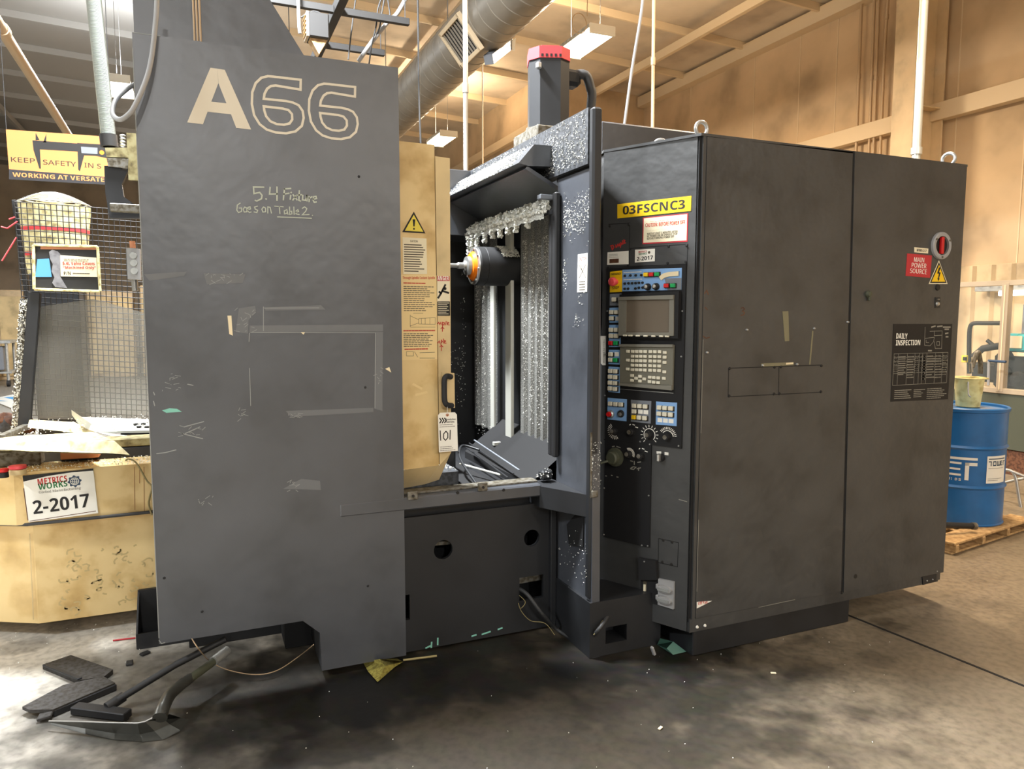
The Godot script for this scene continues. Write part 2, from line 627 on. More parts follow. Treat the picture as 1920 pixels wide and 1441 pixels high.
func hall() -> void:
	var n := FastNoiseLite.new()
	n.seed = 4
	n.frequency = 1.0
	var spots := [ # centre, radius, darkening, stretch along x; oil stains plus broad patches of painted shade
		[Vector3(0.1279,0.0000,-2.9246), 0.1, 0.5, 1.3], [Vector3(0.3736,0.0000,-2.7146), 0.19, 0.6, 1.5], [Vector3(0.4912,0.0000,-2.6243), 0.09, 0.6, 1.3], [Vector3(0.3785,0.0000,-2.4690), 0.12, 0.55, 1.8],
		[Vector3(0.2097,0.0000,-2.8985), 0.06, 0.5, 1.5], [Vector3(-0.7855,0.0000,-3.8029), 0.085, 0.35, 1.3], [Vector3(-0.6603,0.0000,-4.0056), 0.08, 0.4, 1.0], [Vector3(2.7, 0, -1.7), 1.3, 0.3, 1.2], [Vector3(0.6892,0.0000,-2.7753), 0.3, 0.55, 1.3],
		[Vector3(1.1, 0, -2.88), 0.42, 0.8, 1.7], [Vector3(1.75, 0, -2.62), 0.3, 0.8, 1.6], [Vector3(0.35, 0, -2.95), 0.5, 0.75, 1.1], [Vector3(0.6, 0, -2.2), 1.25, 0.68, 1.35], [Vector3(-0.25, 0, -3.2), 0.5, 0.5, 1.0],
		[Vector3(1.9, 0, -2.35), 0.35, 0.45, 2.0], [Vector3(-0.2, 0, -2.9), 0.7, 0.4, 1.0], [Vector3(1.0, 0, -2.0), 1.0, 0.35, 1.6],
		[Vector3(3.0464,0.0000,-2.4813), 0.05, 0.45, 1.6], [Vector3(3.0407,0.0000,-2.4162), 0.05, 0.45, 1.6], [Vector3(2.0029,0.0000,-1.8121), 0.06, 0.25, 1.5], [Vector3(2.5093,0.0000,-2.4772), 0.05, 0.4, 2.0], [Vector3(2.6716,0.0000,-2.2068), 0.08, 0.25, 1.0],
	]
	var xs := []
	var zs := []
	for x in [-16.0, -12.0, -9.0, -7.0, -5.0, -4.0, -3.0]:
		xs.append(x)
	for i in 294:
		xs.append(-2.4 + i * 0.025)
	for x in [5.3, 6.0, 7.0, 8.0, 9.2]:
		xs.append(x)
	for z in [-32.2, -26.0, -20.0, -16.0, -13.0, -11.0, -9.0, -7.5, -6.5, -5.6]:
		zs.append(z)
	for i in 154:
		zs.append(-5.1 + i * 0.025)
	for z in [-1.1, -0.6, 0.0, 1.0, 3.0, 6.0, 12.0, 22.2]:
		zs.append(z)
	var verts := PackedVector3Array()
	var cols := PackedColorArray()
	var norms := PackedVector3Array()
	var idx := PackedInt32Array()
	for z in zs:
		for x in xs:
			var p := Vector2(x, z)
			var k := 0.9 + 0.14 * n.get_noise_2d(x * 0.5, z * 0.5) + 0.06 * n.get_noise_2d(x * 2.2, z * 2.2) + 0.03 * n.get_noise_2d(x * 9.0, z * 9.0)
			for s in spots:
				k *= stain_and_shade(p, s[0], s[1], s[2], n, s[3])
			var warm := smoothstep(-0.8, 1.2, x + 0.5 * n.get_noise_2d(x * 0.5 + 40.0, z * 0.5))  # painted light: floor bright on the left, dim and warm on the right
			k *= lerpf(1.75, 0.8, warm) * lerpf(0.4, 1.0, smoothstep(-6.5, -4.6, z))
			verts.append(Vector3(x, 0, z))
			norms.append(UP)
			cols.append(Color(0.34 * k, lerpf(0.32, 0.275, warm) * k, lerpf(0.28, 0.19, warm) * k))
	var w := xs.size()
	for j in zs.size() - 1:
		for i in w - 1:
			var a := j * w + i
			idx.append_array(PackedInt32Array([a, a + 1, a + w + 1, a, a + w + 1, a + w]))
	var arr := []
	arr.resize(Mesh.ARRAY_MAX)
	arr[Mesh.ARRAY_VERTEX] = verts
	arr[Mesh.ARRAY_NORMAL] = norms
	arr[Mesh.ARRAY_COLOR] = cols
	arr[Mesh.ARRAY_INDEX] = idx
	var am := ArrayMesh.new()
	am.add_surface_from_arrays(Mesh.PRIMITIVE_TRIANGLES, arr)
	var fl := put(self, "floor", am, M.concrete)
	structure(fl)
	span(fl, "slab_bed", M.pit, Vector3(-16.2, -0.3, -32.2), Vector3(9.2, -0.02, 22.2))
	var ja := Vector3(2.9380,0.0020,-2.6944)
	var jb := Vector3(3.0454,0.0020,-1.6652)
	bar(fl, "joint", M.pit, Vector3(ja.x, 0.001, ja.z), Vector3(jb.x, 0.001, jb.z), 0.014, 0.003)

	# roof sheet, purlins and the long beams under it
	var roof := func(x: float) -> float: return 6.2 + 0.05 * (9.0 - x)
	var xf := Transform3D()
	var ceil := pr(self, "ceiling", M.liner, [Vector2(1.2, roof.call(1.2)), Vector2(9.2, roof.call(9.2)), Vector2(9.2, roof.call(9.2) + 0.2), Vector2(1.2, roof.call(1.2) + 0.2)], -32.2, 22.2, xf)
	structure(ceil)
	var bay := pr(ceil, "left_roof_sheet", M.hall_gray, [Vector2(-16.2, roof.call(-16.2)), Vector2(1.2, roof.call(1.2)), Vector2(1.2, roof.call(1.2) + 0.2), Vector2(-16.2, roof.call(-16.2) + 0.2)], -32.2, 22.2, xf)  # this sheet, its purlins and beams are greyed in place of haze
	bay.set_meta("label", "roof sheets over the left bay, greyed to imitate haze")
	for z in [-30.5, -28.0, -25.8, -23.6, -21.4, -19.4, -17.4, -15.6, -13.9, -12.2, -10.5, -8.8, -7.1, -5.4, -3.0, -0.5, 3.0, 6.0, 9.0, 12.0, 15.0, 18.0]:
		bar(ceil, "purlin", M.beam, Vector3(1.2, roof.call(1.2) - 0.06, z), Vector3(9, roof.call(9.0) - 0.06, z), 0.05, 0.12)
		bar(ceil, "purlin", M.hall_gray, Vector3(-16, roof.call(-16.0) - 0.06, z), Vector3(1.2, roof.call(1.2) - 0.06, z), 0.05, 0.12)
	for x in [7.65, 3.9, -0.6, -4.4, -8.5]:
		span(ceil, "beam", M.beam if x > 1.0 else M.hall_gray, Vector3(x - 0.04, roof.call(x) - 0.26, -32), Vector3(x + 0.04, roof.call(x) - 0.12, 22))

	var wr: Node3D = structure(span(self, "wall_right", M.wall_liner, Vector3(9.0, 0, -14.0), Vector3(9.2, 6.3, 22.2)))
	span(wr, "girt", M.beam, Vector3(8.86, 4.02, -13.8), Vector3(9.0, 4.24, 22.0))
	span(wr, "eave_strut", M.beam, Vector3(8.8, 5.95, -13.8), Vector3(9.0, 6.16, 22.0))
	span(wr, "wainscot", M.wall_metal, Vector3(8.95, 0, -13.8), Vector3(9.0, 2.13, 22.0))
	for i in 26:
		var z := -9.6 + i * 0.24
		pr(wr, "rib", M.wall_metal, [Vector2(8.95, z - 0.045), Vector2(8.905, z - 0.02), Vector2(8.905, z + 0.02), Vector2(8.95, z + 0.045)], -2.12, 0.0, Transform3D(Basis(Vector3.RIGHT, Vector3.BACK, Vector3.DOWN), Vector3.ZERO))
	for z in [-12.2, -10.4, -9.35, -8.6, -6.62, -5.75, -4.6]:
		span(wr, "seam", M.beam, Vector3(8.992, 2.13, z), Vector3(9.0, 5.95, z + 0.014), 0.001)
	var wb := structure(span(self, "wall_back", M.wall_liner, Vector3(6.5, 0, -14.05), Vector3(9.2, 6.5, -13.85)))
	span(wb, "girt", M.beam, Vector3(6.5, 4.05, -13.85), Vector3(9.0, 4.25, -13.72))
	var ws := structure(span(self, "wall_side", M.wall_liner, Vector3(6.5, 0, -32), Vector3(6.7, 6.5, -14.05)))
	span(ws, "girt", M.beam, Vector3(6.38, 5.28, -32), Vector3(6.5, 5.46, -14.05))
	structure(span(self, "wall_end", M.liner, Vector3(-16.2, 0, -32.4), Vector3(9.2, 7.6, -32.2)))
	var wl := structure(span(self, "wall_left", M.hall_gray, Vector3(-16.4, 0, -32.2), Vector3(-16.2, 7.6, 22.2)))
	structure(span(self, "wall_front", M.hall_gray, Vector3(-16.2, 0, 22.2), Vector3(9.2, 7.6, 22.4)))
	for z in [-26.0, -18.0, -10.0, -2.0]:
		span(wl, "girt", M.beam, Vector3(-16.2, 2.4, z - 3.9), Vector3(-16.05, 2.6, z + 3.9))

	var col := thing("steel_column", "cream painted steel wall column behind the white conduit", "column", Vector3(8.6, 0, -6.75))
	col.set_meta("kind", "structure")
	span(col, "front_flange", M.wall_metal, Vector3(8.35, 0, -7.04), Vector3(8.375, 6.0, -6.72))
	span(col, "back_flange", M.wall_metal, Vector3(8.9, 0, -7.06), Vector3(8.925, 6.1, -6.74))
	span(col, "web", M.wall_metal, Vector3(8.375, 0, -6.9), Vector3(8.9, 6.0, -6.88))
	for y in [2.2, 4.15]:
		span(col, "stiffener", M.wall_metal, Vector3(8.38, y, -6.88), Vector3(8.9, y + 0.02, -6.74))

	for l in LAMPS:
		lamp(l)


func lamp(l: Array) -> void:
	var at := Vector3(l[0], l[1], l[2])
	var o := thing("bay_light", l[5], "ceiling light", at)
	bx(o, "housing", M.galvanised, at + Vector3(0, 0.06, 0), Vector3(0.36, 0.05, 0.9))
	bx(o, "added_uplight", M.lens_warm if l[4] > 0.5 else M.lens_cool, at + Vector3(0, 0.09, 0), Vector3(0.2, 0.012, 0.8))  # added glow strip facing the roof, there to brighten the ceiling
	for s in [-1, 1]:
		bx(o, "end_cap", M.white, at + Vector3(0, 0.02, s * 0.46), Vector3(0.37, 0.12, 0.025))
	bx(o, "lens", M.lens_warm if l[4] > 0.5 else M.lens_cool, at + Vector3(0, 0.0, 0), Vector3(0.35, 0.07, 0.88), T0, 0.02)
	for s in [-1, 1]:
		tb(o, "hanger", M.cable_gray, [at + Vector3(0, 0.08, s * 0.4), Vector3(at.x, 6.2 + 0.05 * (9.0 - at.x), at.z + s * 0.4)], 0.004, 5)
	var a := AreaLight3D.new()
	a.name = "lamp_light"
	a.area_size = Vector2(0.35, 0.86)
	a.light_color = Color(0.97, 0.985, 1.0).lerp(Color(1, 0.86, 0.68), l[4])
	a.light_energy = l[3]
	a.shadow_enabled = true
	a.set("area_range", 40.0)
	a.rotation_degrees = Vector3(-90, 0, 0)
	o.add_child(a)
	a.position = Vector3(0, -0.045, 0)
	var u := AreaLight3D.new()  # added upward lamp above the housing, lifts the ceiling brightness
	u.name = "added_uplight_light"
	u.area_size = Vector2(0.2, 0.8)
	u.light_color = a.light_color
	u.light_energy = l[3] * (0.45 if l[4] > 0.5 and l[2] > -5.0 else 0.22)
	u.shadow_enabled = true
	u.set("area_range", 40.0)
	u.rotation_degrees = Vector3(90, 0, 0)
	o.add_child(u)
	u.position = Vector3(0, 0.11, 0)


# ---------------------------------------------------------------- the machine

func machining_center() -> void:
	var mc := thing("machining_center", "large charcoal machining center with a wide A66 front cover and open cream door", "machine", Vector3(0.9, 0, -3.3))
	front_cover(mc)
	sliding_door(mc)
	# base panel with its two round holes, a square one and a slot
	var base := CSGCombiner3D.new()
	base.name = "base_panel"
	base.material_override = M.charcoal_dark
	mc.add_child(base, true)
	base.transform = mc.global_transform.affine_inverse()
	var slab := CSGBox3D.new()
	slab.name = "slab"
	slab.size = Vector3(1.0, 0.61, 0.02)  # stops short of the sill; the open gap stands in for its shade
	slab.position = Vector3(1.02, 0.315, -3.065)
	base.add_child(slab)
	for h in [[Vector3(0.9654,0.4563,-3.0550), 0.044], [Vector3(1.4022,0.4572,-3.0550), 0.04]]:
		var c := CSGCylinder3D.new()
		c.name = "hole"
		c.operation = CSGShape3D.OPERATION_SUBTRACTION
		c.radius = h[1]
		c.height = 0.1
		c.sides = 28
		c.rotation_degrees = Vector3(90, 0, 0)
		c.position = h[0] + Vector3(0, 0, -0.01)
		base.add_child(c)
	for h in [[Vector3(1.3393,0.1601,-3.0550), Vector3(1.4644,0.2720,-3.0550)], [Vector3(0.7632,0.1582,-3.0550), Vector3(0.8082,0.2729,-3.0550)]]:
		var c := CSGBox3D.new()
		c.name = "hole"
		c.operation = CSGShape3D.OPERATION_SUBTRACTION
		c.size = Vector3(h[1].x - h[0].x, h[1].y - h[0].y, 0.1)
		c.position = (h[0] + h[1]) / 2.0
		base.add_child(c)
	span(mc, "base_back", M.pit, Vector3(0.5, 0.0, -3.3), Vector3(1.5, 0.66, -3.28))
	span(mc, "base_side", M.pit, Vector3(1.49, 0.0, -3.3), Vector3(1.5, 0.66, -3.08))
	span(mc, "base_floor", M.pit, Vector3(0.5, 0.0, -3.3), Vector3(1.5, 0.01, -3.08))
	bar(mc, "leveling_bar", M.dirty_steel, Vector3(1.32, 0.24, -3.13), Vector3(1.5, 0.245, -3.13), 0.03, 0.05)
	bar(mc, "inner_pipe", M.dirty_steel, Vector3(0.85, 0.47, -3.13), Vector3(1.1, 0.46, -3.13), 0.02, 0.02)
	span(mc, "base_edge", M.charcoal_dark, Vector3(1.492, 0.02, -3.075), Vector3(1.52, 0.62, -3.03))
	strokes(mc, "paint_chip", M.aqua, [[Vector2(0.88,0.014), Vector2(0.9,0.02)], [Vector2(0.905,0.012), Vector2(0.907,0.036)], [Vector2(0.935,0.02), Vector2(0.936,0.05)], [Vector2(1.1,0.03), Vector2(1.12,0.033)], [Vector2(1.15,0.03), Vector2(1.19,0.036)], [Vector2(1.23,0.04), Vector2(1.25,0.043)]], 0.007, Transform3D(Basis(), Vector3(0, 0, -3.055)))
	# the sill across the opening
	span(mc, "sill_rail", M.charcoal, Vector3(0.5, 0.672, -3.09), Vector3(1.42, 0.728, -2.985), 0.006)
	span(mc, "sill_lip", M.dirty_steel, Vector3(0.78, 0.728, -3.1), Vector3(1.42, 0.738, -3.03), 0.002)
	for p in [Vector3(0.8073,0.7366,-2.9850), Vector3(1.1267,0.7441,-2.9850)]:
		bx(mc, "sill_bracket", M.dirty_steel, p + Vector3(0, 0, 0.006), Vector3(0.045, 0.036, 0.014))
		lt(mc, "bolt", M.ink, [Vector2(0, 0.004), Vector2(0.006, 0.004), Vector2(0.006, 0)], axis(p + Vector3(0, 0, 0.013), Vector3.BACK), 10)
	for p in [Vector3(1.0116,0.7285,-2.9850), Vector3(1.2293,0.7198,-2.9850)]:
		lt(mc, "bolt", M.ink, [Vector2(0, 0.004), Vector2(0.007, 0.004), Vector2(0.007, 0)], axis(p, Vector3.BACK), 10)
	# corner block where the sill turns towards the control cabinet
	pr(mc, "sill_corner", M.charcoal_dark, [Vector2(1.41, -2.985), Vector2(1.53, -2.76), Vector2(1.53, -3.1), Vector2(1.41, -3.1)], -0.72, -0.62, Transform3D(Basis(Vector3.RIGHT, Vector3.BACK, Vector3.DOWN), Vector3.ZERO))
	bx(mc, "corner_lump", M.charcoal_dark, Vector3(1.475, 0.755, -3.06), Vector3(0.06, 0.05, 0.05), T0, 0.015)

	# side frame: a tall plate along z with the hood on it
	var xj := Transform3D(Basis(Vector3.BACK, UP, Vector3.LEFT), Vector3(1.57, 0, 0))
	pr(mc, "side_frame", M.splashed, [Vector2(-4.2, 2.364), Vector2(-2.755, 2.364), Vector2(-2.755, 2.135), Vector2(-3.1, 2.135), Vector2(-4.2, 2.135)], 0.0, 0.052, xj)
	pr(mc, "jamb_panel", M.charcoal, [Vector2(-3.06, 2.12), Vector2(-2.735, 2.12), Vector2(-2.7, 0.0), Vector2(-3.06, 0.0)], 0.0, 0.038, xj)
	span(mc, "frame_groove", M.pit, Vector3(1.545, 2.115, -3.1), Vector3(1.575, 2.14, -2.74))
	span(mc, "frame_edge", M.charcoal_dark, Vector3(1.521, 0.26, -2.755), Vector3(1.566, 2.36, -2.715), 0.01)
	strokes(mc, "edge_trim", M.dirty_steel, [[Vector2(1.527, 0.72), Vector2(1.525, 1.0)]], 0.008, Transform3D(Basis(), Vector3(0, 0, -2.714)))
	bx(mc, "trim_clip", M.dirty_steel, Vector3(1.54, 0.735, -2.71), Vector3(0.03, 0.03, 0.02))
	pr(mc, "gusset_shade", M.pit, [Vector2(-2.9383,0.5388), Vector2(-2.7768,0.6735), Vector2(-2.7829,0.4787), Vector2(-2.9155,0.4468)], -0.002, 0.004, Transform3D(Basis(Vector3.BACK, UP, Vector3.LEFT), Vector3(1.53, 0, 0)))  # thin near-black plate paints the shade of a three-cornered recess
	span(mc, "seal_rail", M.black, Vector3(1.505, 0.84, -3.1), Vector3(1.53, 2.06, -3.065), 0.006)
	span(mc, "seal_rail", M.black, Vector3(1.5, 0.84, -3.055), Vector3(1.528, 2.06, -3.02), 0.006)
	span(mc, "rail_bracket", M.panel_gray, Vector3(1.44, 2.03, -3.09), Vector3(1.53, 2.05, -3.05), 0.002)
	var ft := CSGCombiner3D.new()
	ft.name = "base_foot"
	ft.material_override = M.charcoal_dark
	mc.add_child(ft, true)
	ft.transform = mc.global_transform.affine_inverse()
	var fb := CSGBox3D.new()
	fb.name = "block"
	fb.size = Vector3(0.37, 0.25, 0.35)
	fb.position = Vector3(1.705, 0.126, -2.875)
	ft.add_child(fb)
	var fh := CSGBox3D.new()
	fh.name = "pocket"
	fh.operation = CSGShape3D.OPERATION_SUBTRACTION
	fh.size = Vector3(0.11, 0.075, 0.2)
	fh.position = Vector3(1.655, 0.09, -2.72)
	ft.add_child(fh)
	span(mc, "rear_body", M.charcoal_dark, Vector3(1.71, 0.0, -4.6), Vector3(3.3, 2.33, -3.32))
	span(mc, "rear_cabinet", M.charcoal, Vector3(1.95, 2.0, -4.4), Vector3(3.4, 2.508, -3.4), 0.008)
	span(mc, "back_panel", M.charcoal_dark, Vector3(0.5, 0.6, -4.6), Vector3(1.7, 2.05, -4.54))
	span(mc, "back_header", M.charcoal, Vector3(0.5, 1.98, -4.56), Vector3(1.66, 2.364, -4.2))
	span(mc, "left_panel", M.charcoal_dark, Vector3(0.5, 0.6, -4.54), Vector3(0.53, 2.2, -3.2))
	# the hood over the opening
	var hood := pr(mc, "hood", M.charcoal, [Vector2(1.43, 2.278), Vector2(1.518, 2.28), Vector2(1.518, 2.187), Vector2(1.40, 2.18), Vector2(1.353, 2.19)], -4.2, -3.1)
	pr(hood, "hood_underside", M.charcoal, [Vector2(1.40, 2.182), Vector2(1.39, 2.168), Vector2(1.6, 2.06), Vector2(1.61, 2.075)], -4.19, -3.11)
	# way covers: the ribbed wall the spindle comes out of
	span(mc, "cover_backing", M.charcoal_dark, Vector3(1.66, 0.62, -4.56), Vector3(1.7, 2.13, -3.06))
	var ribs := [[886,898],[899,909],[910,921],[972,985],[986,998],[999,1009],[1010,1021],[1022,1036]]
	var zs := [Vector2(-4.4582,1.3001), Vector2(-4.3395,1.3047), Vector2(-4.3298,1.3051), Vector2(-4.2354,1.3088), Vector2(-4.2169,1.3095), Vector2(-4.1267,1.3130), Vector2(-3.7135,1.3290), Vector2(-3.6193,1.3327), Vector2(-3.6122,1.3330), Vector2(-3.5290,1.3362), Vector2(-3.5222,1.3365), Vector2(-3.4555,1.3391), Vector2(-3.4490,1.3393), Vector2(-3.3782,1.3421), Vector2(-3.3719,1.3423), Vector2(-3.2855,1.3457)]
	for i in ribs.size():
		var a: float = zs[i * 2].x
		var b: float = zs[i * 2 + 1].x
		var q := (b - a) * 0.28
		pr(mc, "cover_slat", M.way_cover, [Vector2(1.66, a), Vector2(1.622, a + q), Vector2(1.622, b - q), Vector2(1.66, b)], -2.02, -0.8, Transform3D(Basis(Vector3.RIGHT, Vector3.BACK, Vector3.DOWN), Vector3.ZERO))
	var g1 := Vector2(-4.0576,1.3158)
	var g2 := Vector2(-3.7578,1.3275)
	span(mc, "guide_strip", M.guide_white, Vector3(1.6, 0.76, g1.x - 0.035), Vector3(1.615, 1.72, g1.x + 0.02), 0.002)
	span(mc, "guide_strip", M.guide_white, Vector3(1.58, 0.78, g2.x - 0.05), Vector3(1.6, 2.0, g2.x + 0.03), 0.002)
	span(mc, "strip_foot", M.guide_white, Vector3(1.5, 0.77, g2.x - 0.05), Vector3(1.6, 0.79, g2.x - 0.02), 0.002)
	for k in 8:
		lt(mc, "rivet", M.steel, [Vector2(0, 0.004), Vector2(0.005, 0.002), Vector2(0.006, 0)], axis(Vector3(1.62, 0.9 + 0.1 * k, -4.33), Vector3.LEFT), 8)
	# ledge that catches the chips
	pr(mc, "chip_ledge", M.charcoal, [Vector2(1.66, 2.06), Vector2(1.5, 1.985), Vector2(1.5, 1.965), Vector2(1.66, 2.03)], -4.18, -3.06)
	# floor of the work area: sloping plates, a chute and the pallet block
	span(mc, "work_floor", M.charcoal_dark, Vector3(0.53, 0.6, -4.54), Vector3(1.66, 0.66, -3.1))
	var st := begin()
	facet(st, Vector3(1.66, 0.88, -3.12), Vector3(1.66, 0.88, -4.05), Vector3(1.42, 0.7, -4.05), Vector3(1.42, 0.7, -3.12), UP)
	facet(st, Vector3(1.42, 0.7, -3.12), Vector3(1.42, 0.7, -4.05), Vector3(1.42, 0.66, -4.05), Vector3(1.42, 0.66, -3.12), Vector3.LEFT)
	put(mc, "slope_plate", st.commit(), M.pit)  # near-black colour stands in for shade low in the work area
	for k in 3:
		bar(mc, "slide_strip", M.panel_gray if k == 0 else M.charcoal_dark, Vector3(1.425 - 0.03 * k, 0.79 - 0.016 * k, -3.9), Vector3(1.4 - 0.03 * k, 0.755 - 0.016 * k, -3.2), 0.009, 0.005)
	span(mc, "chute_pit", M.pit, Vector3(1.17, 0.661, -4.0), Vector3(1.33, 0.668, -3.16), 0.001)
	span(mc, "pallet_block", M.charcoal_dark, Vector3(0.9, 0.66, -4.1), Vector3(1.22, 0.86, -3.62), 0.01)
	span(mc, "pallet_step", M.splashed, Vector3(0.8, 0.66, -3.6), Vector3(1.16, 0.735, -3.4), 0.006)
	tb(mc, "chute_ring", M.charcoal_dark, smooth([Vector3(1.2, 0.69, -3.25), Vector3(1.22, 0.76, -3.55), Vector3(1.3, 0.79, -3.75), Vector3(1.38, 0.77, -3.7)]), 0.007, 6)
	bar(mc, "chute_rod", M.guide_white, Vector3(1.24, 0.72, -3.62), Vector3(1.345, 0.715, -3.3), 0.012, 0.008)
	spindle(mc)
	servo(mc)
	# caution plate on the jamb
	var xq := Transform3D(Basis(Vector3.BACK, UP, Vector3.LEFT), Vector3(1.532, 0, 0))
	var cp := plate(mc, "caution_plate", M.white, [Vector2(-2.8586,1.7672), Vector2(-2.7713,1.7673), Vector2(-2.7727,1.6032), Vector2(-2.8621,1.6033)], xq, 0.002, "white caution plate on the jamb")
	tx(cp, "lettering", "CAUTION", M.ink_red, Vector2(-2.8473,1.7387), Vector2(-2.7801,1.7387), 0.014, xq, 0.0022)
	strokes(cp, "cross_mark", M.ink_soft, [[Vector2(-2.8445,1.7201), Vector2(-2.7857,1.6643)], [Vector2(-2.7868,1.7188), Vector2(-2.8435,1.6648)], [Vector2(-2.8299,1.7215), Vector2(-2.8198,1.6980)]], 0.004, xq, 0.0025)
	fine_print(cp, "fine_print", M.ink_soft, Vector2(-2.8433,1.6532), Vector2(-2.7799,1.6073), 4, xq, 0.4, 0.0023)
	# the front trough under the cover and the cable to the cabinet
	pr(mc, "trough", M.charcoal_dark, [Vector2(-0.315, 0.0), Vector2(0.5, 0.0), Vector2(0.5, 0.07), Vector2(-0.315, 0.07)], -3.585, -3.575)
	pr(mc, "trough_back", M.black, [Vector2(-0.315, 0.0), Vector2(0.5, 0.0), Vector2(0.5, 0.21), Vector2(-0.315, 0.21)], -3.78, -3.76)
	span(mc, "bed_casting", M.pit, Vector3(-0.1, 0.0, -4.0), Vector3(0.8, 0.3, -3.5))
	span(mc, "bed_casting", M.pit, Vector3(0.3, 0.0, -3.5), Vector3(0.8, 0.24, -3.32))
	span(mc, "trough_floor", M.charcoal_dark, Vector3(-0.315, 0.0, -3.77), Vector3(0.5, 0.006, -3.58))
	pr(mc, "trough_end", M.charcoal_dark, [Vector2(-3.58, 0.0), Vector2(-3.58, 0.07), Vector2(-3.77, 0.21), Vector2(-3.77, 0.0)], -0.004, 0.004, Transform3D(Basis(Vector3.BACK, UP, Vector3.LEFT), Vector3(-0.315, 0, 0)))


